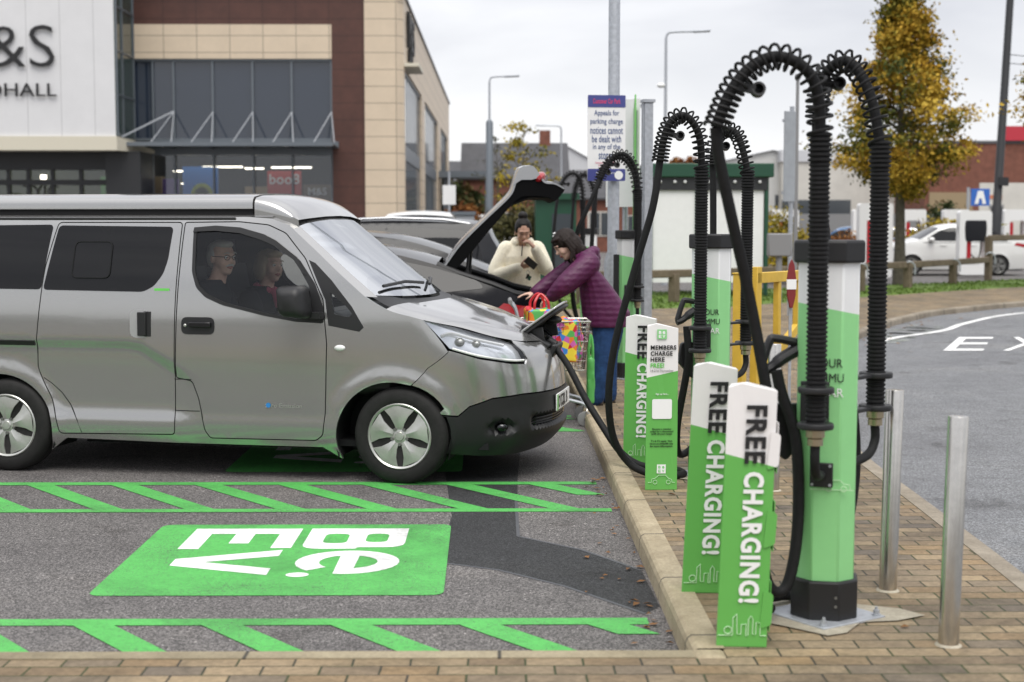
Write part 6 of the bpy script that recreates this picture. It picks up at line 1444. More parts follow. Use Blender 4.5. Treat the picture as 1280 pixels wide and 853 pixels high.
for s_, x, z, ww, m_ in (('boo8', -7.92, 3.30, 1.1, 'ink_white'), ('Half Price', -7.95, 2.72, .9, 'ink_white'), ('M&S', -6.72, 2.85, .68, 'ink_white'), ('FILM', -6.72, 2.2, .62, 'ink_white')):
    if s_ in ('Half Price', 'FILM'): continue
    q = text('lettering', s_, ww, None, frame((x, 54.97 if x < -7.3 else 55.07, z), (1, 0, 0), (0, 0, 1)), m_, bl, .01); q.data.transform(Matrix.Translation(-o))
g = MB()
for x0, x1, z in ((-12.3, -11.5, 3.62), (-11.2, -9.7, 3.78), (-9.6, -8.9, 3.72), (-8.6, -7.1, 3.76), (-11.8, -11.1, 3.35), (-12.0, -11.3, 3.15)): g.span((x0, 56.3, z), (x1, 56.42, z+.035))
g.span((-12.8, 54.42, 4.22), (-6.1, 54.52, 4.27)); part(g, 'shop_lights_and_fill', 'shop_lamp')  # last strip is a hidden fill added behind the frame band to brighten the posters
g = MB()
for x0, x1, z0, z1, y in ((-10.1, -8.9, .5, 2.6, 57), (-12.9, -12.5, .5, 3.4, 55.2), (-9.9, -9.0, 2.7, 3.1, 58), (-8.4, -6.3, .5, 1.5, 56)): g.span((x0, y, z0), (x1, y+.5, z1))
part(g, 'display_shelf', 'shelf_tan')
# glass canopy on tie rods
cn = MB(); cn.box((-9.45, 53.05, 4.42), (7.25, 1.9, .03)); cno = part(cn, 'canopy', 'green_glass')
g = MB(); g.span((-13.15, 52.05, 4.36), (-5.80, 52.15, 4.50)); g.span((-13.15, 53.9, 4.38), (-5.8, 54.0, 4.62))
for x in (-11.75, -10.34, -8.90, -7.49, -6.06): g.span((x-.04, 52.1, 4.34), (x+.04, 54.0, 4.42))
part(g, 'canopy_beam', 'grey_frame', cno)
g = MB()
for x in (-11.75, -10.34, -8.90, -7.49, -6.06):
    for dx in (-.42, .30): g.tube([(x, 54.05, 5.68), (x+dx, 52.15, 4.48)], .022, 6)
g.tube([(-11.75, 54.05, 5.7), (-13.25, 52.1, 4.62)], .035, 6); part(g, 'tie_rod', 'galvanised', cno)
# white sign box and dark entrance
wb = thing('store_front', 'white store front panel with black lettering over a dark glazed entrance', 'building', (-19, 52, 0)); o = V3((-19, 52, 0))
g = MB(); g.span((-26, 51.5, 4.66), (-13.2, 58, 13)); part(g, 'white_panel', 'white_cladding', wb)
g = MB(); g.span((-26.05, 51.42, 4.18), (-13.15, 58, 4.66)); g.add([(-13.15, 51.45, 4.18), (-12.45, 54, 4.18), (-12.45, 54, 4.3), (-13.15, 51.45, 4.66)], [(0, 1, 2, 3)]); part(g, 'fascia', 'cream_fascia', wb)
g = MB(); g.span((-13.2, 51.52, 4.68), (-13.16, 54, 13)); part(g, 'return_glass', 'green_glass', wb)
g = MB()
for y in (51.55, 52.35, 53.95): g.span((-13.17, y-.03, 4.68), (-13.11, y+.03, 13))
for z in (6.1, 7.6, 9.1): g.span((-13.17, 51.52, z-.025), (-13.12, 54, z+.025))
part(g, 'glazing_bar', 'grey_frame', wb)
q = text('lettering', 'M&S', 3.95, 1.42, frame((-17.20, 51.44, 7.72), (1, 0, 0), (0, 0, 1)), 'ink_black', wb, -.012, .06); q.data.transform(Matrix.Translation(-o))
q = text('lettering', 'DHALL', 2.36, .44, frame((-16.36, 51.44, 6.24), (1, 0, 0), (0, 0, 1)), 'ink_black', wb, 0., .05); q.data.transform(Matrix.Translation(-o))
g = MB(); g.span((-13.77, 52.2, 0), (-12.55, 54, 4.18)); g.span((-26, 52.5, 3.55), (-13.77, 52.9, 4.18)); part(g, 'dark_surround', 'dark_frame', wb)
g = MB(); g.span((-26, 52.7, 0), (-13.77, 52.72, 3.55)); part(g, 'entrance_glass', 'shop_glass', wb)
g = MB()
for x in (-17.3, -16.6, -15.75, -14.75, -13.8): g.span((x-.06, 52.6, 0), (x+.06, 52.7, 3.55))
g.span((-26, 52.56, 3.02), (-13.77, 52.7, 3.2)); part(g, 'glazing_bar', 'dark_frame', wb)
mat('foyer_olive', (.12, .14, .07), .8); mat('foyer_green', (.12, .32, .09), .8)
g = MB(); g.span((-26, 56, 0), (-13.8, 56.1, 4)); g.span((-26, 52.9, 3.9), (-13.8, 56, 4)); part(g, 'foyer_wall', 'foyer_olive', wb)
g = MB(); g.span((-14.75, 55.2, 1.5), (-13.95, 55.3, 3.4)); part(g, 'foyer_poster', 'foyer_green', wb)
q = text('lettering', 'TYIC', 1.25, .42, frame((-16.2, 52.66, 2.80), (1, 0, 0), (0, 0, 1)), 'ink_black', wb, .0, .01); q.data.transform(Matrix.Translation(-o))
g = MB(); g.span((-25, 54, 3.84), (-14, 54.2, 3.88)); g.span((-16.9, 55, 3.3), (-16.7, 55.05, 3.45)); part(g, 'exit_lamp', 'shop_lamp', wb)

# ---- covered walk bridge and things along the far end of the shops
t = thing('covered_walkway', 'flat grey walkway roof reaching out from the far end of the shops', 'walkway', (-1.9, 86, 0))
g = MB(); g.span((-1.9, -1, 4.30), (1.35, 1, 4.66)); g.build('roof', 'grey_frame', t)
for x in (-1.2, 1.2): g = MB(); g.span((x-.12, -.1, 0), (x+.12, .1, 4.3)); g.build('post', 'grey_frame', t)
mat('brick_wall', (.19, .075, .05), .85, var=(3, .25)); mat('slate', (.06, .06, .065), .7, var=(2, .2)); mat('render_white', (.6, .58, .53), .8, var=(1, .1)); mat('house_glass', (.06, .07, .08), .1, 0, .7)
def house(label, x, y, w, d, h, rz=0, wall='brick_wall', roof='slate', wins=2, ridge=2.2):
    t = thing('brick_house', label, 'house', (x, y, 0), rz, 'houses beyond the car park')
    g = MB(); g.span((-w/2, -d/2, 0), (w/2, d/2, h)); g.add([(-w/2, -d/2, h), (-w/2, d/2, h), (-w/2, 0, h+ridge), (w/2, -d/2, h), (w/2, d/2, h), (w/2, 0, h+ridge)], [(0, 2, 1), (3, 4, 5)]); g.build('wall', wall, t, smooth=0)
    g = MB()
    for s_ in (-1, 1):
        g.prism([(-w/2-.2, s_*(d/2+.25)), (w/2+.2, s_*(d/2+.25)), (w/2+.2, 0), (-w/2-.2, 0)], .12, Matrix.Translation((0, 0, h-.12)) @ Matrix(((1, 0, 0, 0), (0, 1, 0, 0), (0, -s_*ridge/(d/2), 1, ridge+.1), (0, 0, 0, 1))))
    ro = g.build('roof', roof, t, smooth=0); g = MB(); g.span((w*.25, -.3, h+ridge-.5), (w*.25+.7, .3, h+ridge+.9)); g.build('chimney', 'brick_wall', ro, smooth=0)
    for k in range(wins):
        for z in ((1., 2.3), (3.6, 4.9)):
            if z[1] > h: continue
            xc = -w/2+w*(k+.5)/wins; g = MB(); g.span((xc-.75, -d/2-.05, z[0]-.08), (xc+.75, -d/2, z[1]+.08)); f = g.build('window', 'render_white', t, smooth=0)
            g = MB(); g.span((xc-.62, -d/2-.07, z[0]), (xc-.04, -d/2-.05, z[1])); g.span((xc+.04, -d/2-.07, z[0]), (xc+.62, -d/2-.05, z[1])); g.build('pane', 'house_glass', f, smooth=0)
house('dark brick house with white windows behind the far lamp column', 1.0, 97, 6.5, 7, 4.6, wins=3)
house('red brick house end left of the walkway, half behind hedges', -4.2, 125, 7, 7, 4.6, R(8))
house('low red brick house beneath the grey gable, beyond the tailgate', 5.0, 90, 5, 6, 3.2, R(-6), ridge=1.6)
house('red brick house far right of the walkway roof', 9.2, 128, 8, 7, 4.4, R(4))
mat('grey_sheet', (.60, .61, .63), .55, .1, var=(.4, .06)); mat('pale_sheet', (.62, .62, .60), .6, var=(.4, .06))
def shed(label, x, y, w, d, h, ridge, rz=0, wall='grey_sheet', roofm='grey_sheet'):
    t = thing('warehouse', label, 'warehouse', (x, y, 0), rz, None)
    g = MB(); g.span((-w/2, -d/2, 0), (w/2, d/2, h)); g.add([(-w/2, -d/2, h), (w/2, -d/2, h), (0, -d/2, h+ridge), (-w/2, d/2, h), (w/2, d/2, h), (0, d/2, h+ridge)], [(0, 1, 2), (4, 3, 5)]); g.build('wall', wall, t, smooth=0)
    g = MB(); 
    for s_ in (-1, 1): g.add([(s_*(w/2+.2), -d/2-.2, h-.05), (s_*(w/2+.2), d/2+.2, h-.05), (0, d/2+.2, h+ridge+.05), (0, -d/2-.2, h+ridge+.05)], [(0, 1, 2, 3)])
    g.build('roof', roofm, t, smooth=0, recalc=False); return t
shed('grey gabled warehouse rising behind the far charging post', 4.9, 116, 3.9, 12, 6.3, 1.1)
w2 = shed('pale low warehouse right of the green shelter', 15.0, 92, 7.2, 14, 5.1, .7, R(5), 'pale_sheet', 'grey_sheet')
g = MB(); 
for k in range(4): g.span((-3.2+1.7*k, -7.06, 2.3), (-2.0+1.7*k, -7.0, 3.3))
g.build('window_row', 'house_glass', w2)
t = thing('long_warehouse', 'long cream warehouse wall behind the autumn tree', 'warehouse', (20.2, 84, 0)); g = MB(); g.span((-4.2, 0, 0), (4.0, 14, 5.15)); g.build('wall', 'render_white', t, smooth=0)
g = MB(); g.span((-4.3, -.1, 5.15), (-1.2, 14, 5.8)); g.span((-1.2, -.05, 5.15), (4.05, 14, 5.3)); g.build('roof_edge', 'grey_sheet', t, smooth=0)
g = MB(); g.span((-4.2, -.06, 2.1), (-.3, -.01, 3.0)); g.build('window_band', 'house_glass', t, smooth=0)
t = thing('brick_warehouse', 'dark red brick building with a red box sign on its roof', 'warehouse', (28.5, 78, 0)); g = MB(); g.span((-6.1, 0, 0), (8, 14, 5.85)); g.build('wall', 'brick_wall', t, smooth=0)
g = MB(); g.span((-6.15, -.06, 5.85), (8, 14, 6.0)); g.build('coping', 'coping', t, smooth=0)
mat('sign_red', (.48, .03, .05), .5); g = MB(); g.span((-2.2, -.2, 6.0), (2.5, .4, 6.75)); g.build('roof_sign', 'sign_red', t, smooth=0); g = MB(); g.span((-.4, -.23, 6.05), (2.3, -.2, 6.5)); g.build('sign_face', 'poster_red', t, smooth=0)
g = MB(); g.span((-5.9, -.08, 2.2), (-3.6, -.02, 3.3)); g.build('loading_door', 'shelf_tan', t, smooth=0); g = MB(); g.span((.2, -.08, 3.0), (1.2, -.02, 4.6)); g.build('louvre', 'coping', t, smooth=0)
t = thing('grey_fence', 'low grey fence in front of the brick and cream warehouses', 'fence', (20, 74, 0)); g = MB(); g.span((-8, -.05, 0), (12, .05, 2.15)); g.build('panel', 'grey_plastic', t, smooth=0)
g = MB()
for k in range(11): g.span((-8.05+2*k, -.12, 0), (-7.9+2*k, -.05, 2.3))
g.build('fence_post', 'coping', t, smooth=0)
mat('poster_orange', (.55, .20, .10), .6)
t = thing('site_hoarding', 'white board with faded orange markings near the dark lamp pole', 'hoarding', (21.6, 60.5, 0)); g = MB(); g.span((-2.0, 0, .6), (3.2, .06, 3.32)); g.build('board', 'render_white', t, smooth=0)
for x, z, w_, m_ in ((-1.35, 2.75, .55, 'poster_orange'), (-1.3, 2.35, .6, 'ink_grey'), (-1.3, 1.75, .7, 'poster_orange'), (.5, 2.7, .8, 'ink_grey'), (.4, 1.9, .6, 'poster_orange'), (.4, 1.5, .9, 'ink_grey')):
    g = MB(); g.span((x-w_/2, -.02, z-.08), (x+w_/2, 0, z+.08)); g.build('faded_marking', m_, t, smooth=0)
g = MB(); g.span((-1.9, .06, 0), (-1.8, .16, 3)); g.span((2.9, .06, 0), (3., .16, 3)); g.build('support', 'galvanised', t)
mat('sign_blue', (.03, .13, .48), .5)
t = thing('blue_sign', 'blue square sign with a white arrow in front of the brick building', 'sign', (18.5, 57, 0)); g = MB(); g.span((-.36, 0, 2.35), (.36, .04, 3.0)); g.build('panel', 'sign_blue', t, smooth=0)
g = MB(); g.prism([(-.22, 2.42), (-.08, 2.42), (-.05, 2.62), (.05, 2.62), (.08, 2.42), (.22, 2.42), (.10, 2.92), (-.10, 2.92)], .02, Matrix.Rotation(R(90), 4, 'X')); g.build('white_arrow', 'ink_white', t, smooth=0); g = MB(); g.cyl((-.45, .06, 0), (-.45, .06, 3.0), .04); g.span((-.5, .02, 2.3), (-.4, .1, 3.05)); g.build('post', 'galvanised', t)

# ---- green framed shelter

t = thing('trolley_shelter', 'green framed shelter with white panels behind the posts', 'shelter', (4.58, 32.2, .1))
g = MB(); g.span((-1.34, -.12, 2.56), (1.36, 2.2, 2.86)); g.build('roof_fascia', 'shelter_green', t, bevel=.02)
g = MB(); g.span((-1.26, -.05, 2.28), (1.24, .0, 2.56)); g.build('dark_band', 'dark_frame', t, smooth=0)
g = MB()
for k in range(9): g.ball((-1.1+.27*k+(.05 if k % 2 else 0), -.07, 2.46), .035, 8)
g.build('lamp_bulb', 'white_plastic', t)
for a, c in ((-1.25, -.33), (-.25, 1.16)):
    g = MB(); g.span((a, 0, .28), (c, .04, 2.28)); g.build('white_panel', 'white_paint', t, smooth=0)
for x in (-1.29, -.29, 1.22): g = MB(); g.span((x-.04, -.04, 0), (x+.04, .06, 2.56)); g.build('frame_post', 'shelter_green', t, smooth=0)
g = MB(); g.span((1.2, .06, .3), (1.24, 2.1, 2.5)); g.span((-1.3, 2.1, .3), (1.24, 2.14, 2.5)); g.build('side_panel', 'shelter_green', t, smooth=0)
t = thing('trolley_shelter', 'smaller dark green shelter seen beyond the third charging post', 'shelter', (.95, 36.5, .0)); g = MB(); g.span((-.05, 0, 0), (.95, 1.8, 2.25)); g.build('wall', 'shelter_green', t, smooth=0); g = MB(); g.span((-.12, -.1, 2.25), (1.02, 1.9, 2.40)); g.build('roof', 'shelter_green', t, smooth=0); g = MB(); g.span((.35, -.03, .4), (.85, 0, 1.9)); g.build('pane', 'house_glass', t, smooth=0)

# ---- lamp columns further off
lamp_column('slim lamp column with an arm to the right and a camera half way up', 4.46, 40, 6.6, .06, .035, (.85, 0), base=.8, sensor=5.35)
t = lamp_column('lamp column with a thick dark lower half left of the tailgate', -.29, 45, 5.9, .05, .03, (.6, 0), base=1.2); g = MB(); g.lathe([(.11, 0), (.11, 4.7), (.06, 4.78)], n=12); g.build('sleeve', 'grey_frame', t)
lamp_column('far lamp column over the grey gabled warehouse', 3.0, 72, 6.2, .07, .04, (-.9, 0), base=.8)
t = thing('lamp_post', 'tall dark pole at the right edge leaning slightly', 'lamp post', (17.55, 52.5, .0)); g = MB(); g.lathe([(.20, 0), (.20, 2.2), (.15, 2.3), (.11, 15)], n=16); g.build('column', 'dark_frame', t, smooth=30); t.rotation_euler = (0, R(2.2), 0)
g = MB(); g.span((-.05, -.24, 3.0), (.28, -.1, 3.3)); g.build('cable_box', 'dark_frame', t); g = MB(); g.tube([(0, 0, 7.6), (6, 2, 7.55), (14, 5, 7.8)], .014, 5); g.tube([(0, 0, 7.3), (6, 2, 7.25), (14, 5, 7.5)], .014, 5); g.build('cable', 'rubber', t)

# ---- timber knee rail
t = thing('knee_rail', 'weathered timber knee rail along the edge of the verge', 'fence', (9, 35, .1)); o = V3((9, 35, .1))
rp = [(1.6, 28.6), (3.5, 29.6), (5.2, 31.0), (6.8, 32.7), (8.4, 34.35), (9.96, 36.0), (11.8, 38.4), (13.61, 41.1), (16.5, 44.6), (20, 47.6)]
for i, (x, y) in enumerate(rp):
    h = 1.22 if i >= 7 else .58; g = MB(); g.box((x-o.x, y-o.y, h/2-.02), (.17, .17, h), rz=R(45)); g.build('rail_post', 'old_wood', t, bevel=.012)
for i, ((x0, y0), (x1, y1)) in enumerate(zip(rp, rp[1:])):
    a, c = V3((x0-o.x, y0-o.y, .56)), V3((x1-o.x, y1-o.y, .56))
    if i >= 7: a.z = c.z = 1.16
    g = MB(); L = (c-a).length; d = (c-a).normalized(); g.box((a+c)/2, (L, .10, .16), mtx=Matrix.Rotation(math.atan2(d.y, d.x), 4, 'Z') @ Matrix.Rotation(R(45), 4, 'X') if False else Matrix.Rotation(math.atan2(d.y, d.x), 4, 'Z')); g.build('rail', 'old_wood', t, bevel=.02)
for i in (4, 5, 6, 7):
    x, y = rp[i]; g = MB(); z = .50 if i < 7 else .62
    g.tube(smooth_path([(x-o.x-.12, y-o.y-.1, z+.08), (x-o.x, y-o.y-.14, z+.14), (x-o.x+.12, y-o.y-.14, z+.05), (x-o.x+.14, y-o.y-.14, z-.18)], 4), .02, 6); g.build('metal_strap', 'galvanised', t)

# ---- white and red rapid chargers
mat('charger_red', (.42, .01, .02), .4)
def rapid(label, x, y, h=1.95, w=.98, wrap=False, rz=0):
    t = thing('rapid_charger', label, 'ev charger', (x, y, .1), rz, 'white and red rapid chargers')
    ow = round_poly([(-w/2, 0), (w/2, 0), (w/2, h), (-w/2, h)], .10); iw = round_poly([(-w/2+.22, .30), (w/2-.20, .30), (w/2-.20, h-.42), (-w/2+.22, h-.42)], .10)
    vs, fs = cdt(ow, [iw], .3); g = MB(); n = len(vs); D_ = .36
    g.add([(p[0], -D_/2, p[1]) for p in vs]+[(p[0], D_/2, p[1]) for p in vs], [f for f in fs]+[tuple(i+n for i in f[::-1]) for f in fs])
    for L_ in (ow, iw):
        k = len(L_); g.add([(a, -D_/2, c) for a, c in L_]+[(a, D_/2, c) for a, c in L_], [(i, (i+1) % k, k+(i+1) % k, k+i) for i in range(k)])
    g.build('shell', 'white_plastic', t, smooth=30, recalc=True)
    g = MB(); g.box((-w/2+.30, 0, h*.47), (.15, .30, h*.60)); g.build('red_inlay', 'charger_red', t, bevel=.03)
    g = MB(); g.tube(smooth_path([(w/2-.3, -.05, h-.5), (w/2-.32, -.12, .7), (w/2-.45, -.15, .5), (-w/2+.34, -.12, .7), (-w/2+.33, -.12, h*.6)], 5), .02, 6); g.build('charging_cable', 'rubber', t)
    if wrap: g = MB(); g.lathe([(.46, 1.02), (.485, 1.1), (.50, 1.4), (.49, 1.60), (.47, 1.66)], n=20, mtx=Matrix.Scale(.5, 4, (0, 1, 0))); g.build('black_wrap', 'dark_cloth', t, smooth=50)
    return t
rapid('rapid charger wrapped in black in front of the white saloon', 14.5, 45.2, wrap=True)
rapid('rapid charger right behind the nearest post', 10.95, 43.2, h=2.15)
for x, lab in ((10.9, 'rapid charger left of the traffic sign post, by the yellow shrub'), (13.95, 'rapid charger between the two nearest hoses, beyond the shrubs'), (15.75, 'rapid charger right of the autumn tree trunk'), (17.4, 'rapid charger left of the wrapped one, further back'), (19.7, 'rapid charger furthest right, under the white board')): rapid(lab, x, 56.5, h=2.1)
t = thing('pay_machine', 'grey pay machine standing near the far end of the shops', 'machine', (-1.0, 42, 0)); g = MB(); g.span((-.3, -.2, 0), (.3, .2, 1.9)); g.build('cabinet', 'grey_sign', t, bevel=.04); g = MB(); g.span((-.34, -.24, 1.9), (.34, .24, 2.0)); g.build('hood', 'grey_frame', t); g = MB(); g.span((-.18, -.21, 1.2), (.18, -.2, 1.6)); g.build('screen', 'privacy_glass', t)
t = thing('small_sign', 'small white sign on a thin post left of the pay machine', 'sign', (-1.68, 50, 0)); g = MB(); g.span((-.22, 0, 2.3), (.22, .03, 2.95)); g.build('panel', 'white_paint', t); g = MB(); g.cyl((0, .05, 0), (0, .05, 3.4), .04); g.build('post', 'galvanised', t)
t = thing('trolley_bay_rail', 'low tan timber rail beside the pay machine', 'fence', (-2.0, 41, 0)); g = MB(); g.span((-.7, 0, .9), (.6, .06, 1.05)); g.build('rail', 'shelf_tan', t)
for x in (-.6, .5): g = MB(); g.span((x-.05, 0, 0), (x+.05, .06, .9)); g.build('rail_post', 'shelf_tan', t)
t = thing('white_van', 'white van parked between the hedges beyond the walkway', 'van', (-1.2, 74, 0), R(12)); g = MB(); g.prism([(-1.9, .35), (1.9, .35), (2.0, 1.1), (1.3, 1.3), (.9, 2.1), (-1.9, 2.15)], 1.8, Matrix.Translation((0, .9, 0)) @ Matrix.Rotation(R(90), 4, 'X')); g.build('body', 'white_car_paint', t, bevel=.06); g = MB(); g.prism([(.35, 1.35), (1.2, 1.35), (.85, 1.95), (.35, 1.95)], .02, Matrix.Translation((0, -.9, 0)) @ Matrix.Rotation(R(90), 4, 'X')); g.build('window', 'privacy_glass', t)
for x in (-1.2, 1.2): g = MB(); g.cyl((x, -.92, .34), (x, .92, .34), .34, n=16); g.build('wheel', 'tyre_rubber', t)

# ================================================================ unseen tree band added behind the photographer to darken reflections
mat('reflection_wood', (.035, .04, .022), .9, var=(.4, .5))
mb = MB(); rnd = random.Random(40)
for k in range(70): x = -95+190*k/69+rnd.uniform(-1, 1); h = rnd.uniform(2.6, 5.); mb.ball((x, -46+rnd.uniform(-3, 3), h*.45), (2.6*rnd.uniform(.8, 1.3), 2.4, h*.55), 10)
tag(mb.build('reflection_woodland', 'reflection_wood'), 'unseen dark woodland band added behind the photographer for reflections', 'woodland', kind='stuff')
# ================================================================ trees and shrubs
def leaf_mat(name, cols, spec=.25):
    m, nt, b, tc = node_mat(name); at = N(nt, 'ShaderNodeAttribute', attribute_name='tone')
    nt.links.new(ramp(nt, at.outputs['Fac'], [(i/(len(cols)-1), c) for i, c in enumerate(cols)]), b.inputs['Base Color'])
    b.inputs['Roughness'].default_value = .7; b.inputs['Specular IOR Level'].default_value = spec
    b.inputs['Subsurface Weight'].default_value = 0.
    return m
mat('bark', (.085, .075, .055), .9, var=(14, .35), bump=(30, .02))
leaf_mat('autumn_leaf', [(.06, .072, .012), (.13, .125, .015), (.31, .22, .022), (.46, .27, .028), (.52, .36, .05)])
leaf_mat('yellow_leaf', [(.10, .10, .015), (.28, .22, .02), (.42, .31, .025)])
leaf_mat('olive_leaf', [(.025, .03, .010), (.06, .06, .018), (.10, .085, .03)])
leaf_mat('hedge_leaf', [(.02, .035, .010), (.045, .06, .016), (.10, .06, .02)])
leaf_mat('rust_leaf', [(.10, .03, .010), (.20, .07, .018), (.26, .12, .03)])
def leaves(name, pts, size, m, parent, seed=1, tone=None):
    rnd = random.Random(seed); vs = []; fs = []; tn = []
    for p, tv in pts:
        n = V3((rnd.gauss(0, 1), rnd.gauss(0, 1), rnd.gauss(0, 1)+.6)).normalized(); a = n.orthogonal().normalized(); q = rnd.random()*6.28
        a = Matrix.Rotation(q, 3, n) @ a; c = n.cross(a); s_ = size*rnd.uniform(.6, 1.4); i = len(vs)
        vs += [p-a*s_, p+c*s_*.55+n*s_*.2, p+a*s_, p-c*s_*.55+n*s_*.2]; fs.append((i, i+1, i+2, i+3)); tn += [min(1, max(0, tv+rnd.gauss(0, .16)))]*4
    me = bpy.data.meshes.new(name); me.from_pydata(vs, [], fs); me.materials.append(M[m])
    at = me.attributes.new('tone', 'FLOAT', 'POINT'); at.data.foreach_set('value', tn)
    o_ = bpy.data.objects.new(name, me); C.objects.link(o_); o_.parent = parent; return o_
def tree(label, x, y, z0, trunk_h, top, prof, n_limb, n_clump, per, lsize, m, seed, clump_r=.34, trunk_r=.12, group='trees and shrubs around the car park', bias=.0, gap=.25, kind='tree'):
    rnd = random.Random(seed); t = thing('tree', label, 'tree', (x, y, z0), 0, group); rad = pchip(prof)
    tr = MB(); pts = [V3((0, 0, -.1))]; k = 9
    for i in range(1, k+1): f = i/k; pts.append(V3((.10*math.sin(f*3+seed)*f, .08*math.cos(f*2.3+seed)*f, top*.95*f)))
    tr.tube(pts, [trunk_r*(1.25 if i == 0 else (1-.93*i/k)) for i in range(k+1)], 10)
    trunk = tr.build('trunk', 'bark', t, smooth=60)
    clumps = []; lim = MB(); lo = prof[0][0]
    for i in range(n_limb):
        f = (i+.5)/n_limb; zb = trunk_h*.8+(top*.9-trunk_h*.8)*f**1.1; a = i*2.4+rnd.uniform(-.4, .4); zt = min(top, zb+rnd.uniform(.2, .9)*(1-f*.5)); r = rad(zt)*rnd.uniform(.75, 1.02)
        base = V3((0, 0, zb)); tip = V3((r*math.cos(a), r*math.sin(a), zt)); mid = base.lerp(tip, .5)+V3((0, 0, -.06*r+.12))
        P = smooth_path([base, mid, tip], 4); lim.tube(P, [trunk_r*.34*(1-f*.55)*(1-.8*j/(len(P)-1)) for j in range(len(P))], 6)
        for j in range(3):
            q = P[3+j*2 if 3+j*2 < len(P) else -1]; e = q+V3((rnd.gauss(0, .4), rnd.gauss(0, .4), rnd.uniform(.0, .5)))*(r*.5+.15); lim.tube([q, q.lerp(e, .5)+V3((0, 0, .04)), e], [.014, .010, .005], 5); clumps.append(e)
        clumps.append(tip); clumps.append(mid.lerp(tip, .6))
    lim.build('limb', 'bark', trunk, smooth=60)
    while len(clumps) < n_clump:
        z = lo+(top-lo)*rnd.random()**1.15; r = rad(z)*math.sqrt(rnd.uniform(.08, 1.)); a = rnd.random()*6.28; c = V3((r*math.cos(a), r*math.sin(a), z))
        if noise.noise(c*1.1+V3((seed*7, 0, 0))) < -gap: continue
        clumps.append(c)
    pts = []
    for c in clumps:
        tv = .42+1.15*noise.noise(c*.9+V3((seed, 3, 1)))+bias+.04*(c.z-top*.5)+rnd.gauss(0, .08); cr = clump_r*rnd.uniform(.55, 1.25)
        for j in range(int(per*rnd.uniform(.6, 1.3))):
            d = V3((rnd.gauss(0, .5), rnd.gauss(0, .5), rnd.gauss(0, .32)))*cr; pts.append((c+d, tv+d.z*.3))
    leaves('crown', pts, lsize, m, t, seed); return t
tree('large autumn tree with orange and green leaves behind the nearest post', 10.3, 38, .1, 2.5, 8.75, [(2.45, .3), (2.9, 1.25), (3.5, 1.85), (4.4, 1.5), (5.3, 1.02), (6.3, .62), (7.3, .33), (8.2, .12), (8.8, .02)], 40, 450, 78, .060, 'autumn_leaf', 4, clump_r=.36, trunk_r=.155, bias=.14)
tree('autumn tree cut off by the right edge of the picture', 14.25, 36.5, .1, 2.3, 7.2, [(2.6, .4), (3.2, 1.3), (4.2, 1.75), (5.4, 1.3), (6.5, .7), (7.2, .1)], 22, 110, 40, .075, 'autumn_leaf', 9, trunk_r=.12, bias=.2)
tree('thin young tree with a few yellow leaves above the raised tailgate', .68, 46, 0, 1.4, 4.9, [(2.0, .5), (2.8, 1.1), (3.6, .9), (4.4, .5), (4.9, .1)], 18, 50, 13, .065, 'yellow_leaf', 12, clump_r=.22, trunk_r=.05)
tree('bare thin tree left of the young yellow one', -.1, 55, 0, 1.4, 5.0, [(2.0, .5), (2.8, .9), (3.6, .8), (4.4, .5), (5.0, .1)], 16, 34, 4, .06, 'olive_leaf', 13, clump_r=.22, trunk_r=.05)
def shrub(label, x, y, rx, ry, h, m, seed, n=60, per=40, ls=.06, z0=.05, name='shrub', bias=.1):
    rnd = random.Random(seed); t = thing(name, label, 'shrub', (x, y, z0), 0, 'trees and shrubs around the car park'); st = MB(); pts = []
    for i in range(n):
        a = rnd.random()*6.28; e = math.sqrt(rnd.random()); c = V3((rx*e*math.cos(a), ry*e*math.sin(a), h*(.12+.88*rnd.random()*(1-.45*e*e))))
        if i % 4 == 0: st.tube([V3((c.x*.3, c.y*.3, 0)), c*.6+V3((0, 0, .1)), c], [.02, .012, .005], 5)
        tv = .45+.8*noise.noise(c*1.3+V3((seed, 0, 0)))+bias
        for j in range(per): d = V3((rnd.gauss(0, .16), rnd.gauss(0, .16), rnd.gauss(0, .13)))*(h*.9 if h < 1.5 else 1.2); pts.append((c+d, tv+d.z*.5))
    st.build('stem', 'bark', t); leaves('foliage', [q for q in pts if q[0].z > .0], ls, m, t, seed); return t
shrub('bright yellow shrub right of the green shelter', 7.75, 41, .75, .6, 2.0, 'yellow_leaf', 21, 60, 45)
shrub('yellow shrub behind the autumn tree trunk', 15.9, 53.5, 1.5, .7, 1.75, 'yellow_leaf', 22, 70, 40, .08)
shrub('yellow green shrub left of the blue sign', 17.9, 55.2, .9, .6, 1.8, 'yellow_leaf', 25, 40, 40, .08, bias=-.15)
shrub('low rust coloured hedge between the posts, in front of the blue car', 12.2, 52, 1.6, .5, 1.35, 'rust_leaf', 23, 60, 40, .08, name='hedge')
shrub('low rust and green hedge beside the yellow shrub', 9.6, 47, .8, .5, 1.2, 'rust_leaf', 24, 40, 40, .07, name='hedge')
shrub('dark olive bush under the raised tailgate', .35, 38, .75, .6, 2.2, 'olive_leaf', 26, 70, 45, .06)
shrub('olive bush beneath the young yellow tree', 1.1, 43.5, .7, .6, 2.4, 'olive_leaf', 27, 60, 40, .065)
shrub('green and rust hedge beyond the walkway', -2.6, 92, 2.2, 1.2, 4.6, 'hedge_leaf', 28, 90, 40, .18, name='hedge')
shrub('rust coloured bush left of the dark lamp sleeve', -1.55, 66, 1.0, .8, 2.6, 'rust_leaf', 29, 60, 40, .11)
shrub('pointed dark conifer behind the walkway roof', -2.3, 104, 1.3, 1.0, 5.4, 'hedge_leaf', 30, 70, 45, .17)
shrub('green bush far right, behind the dark pole', 19.2, 64, 1.4, .8, 2.5, 'hedge_leaf', 31, 60, 40, .1)
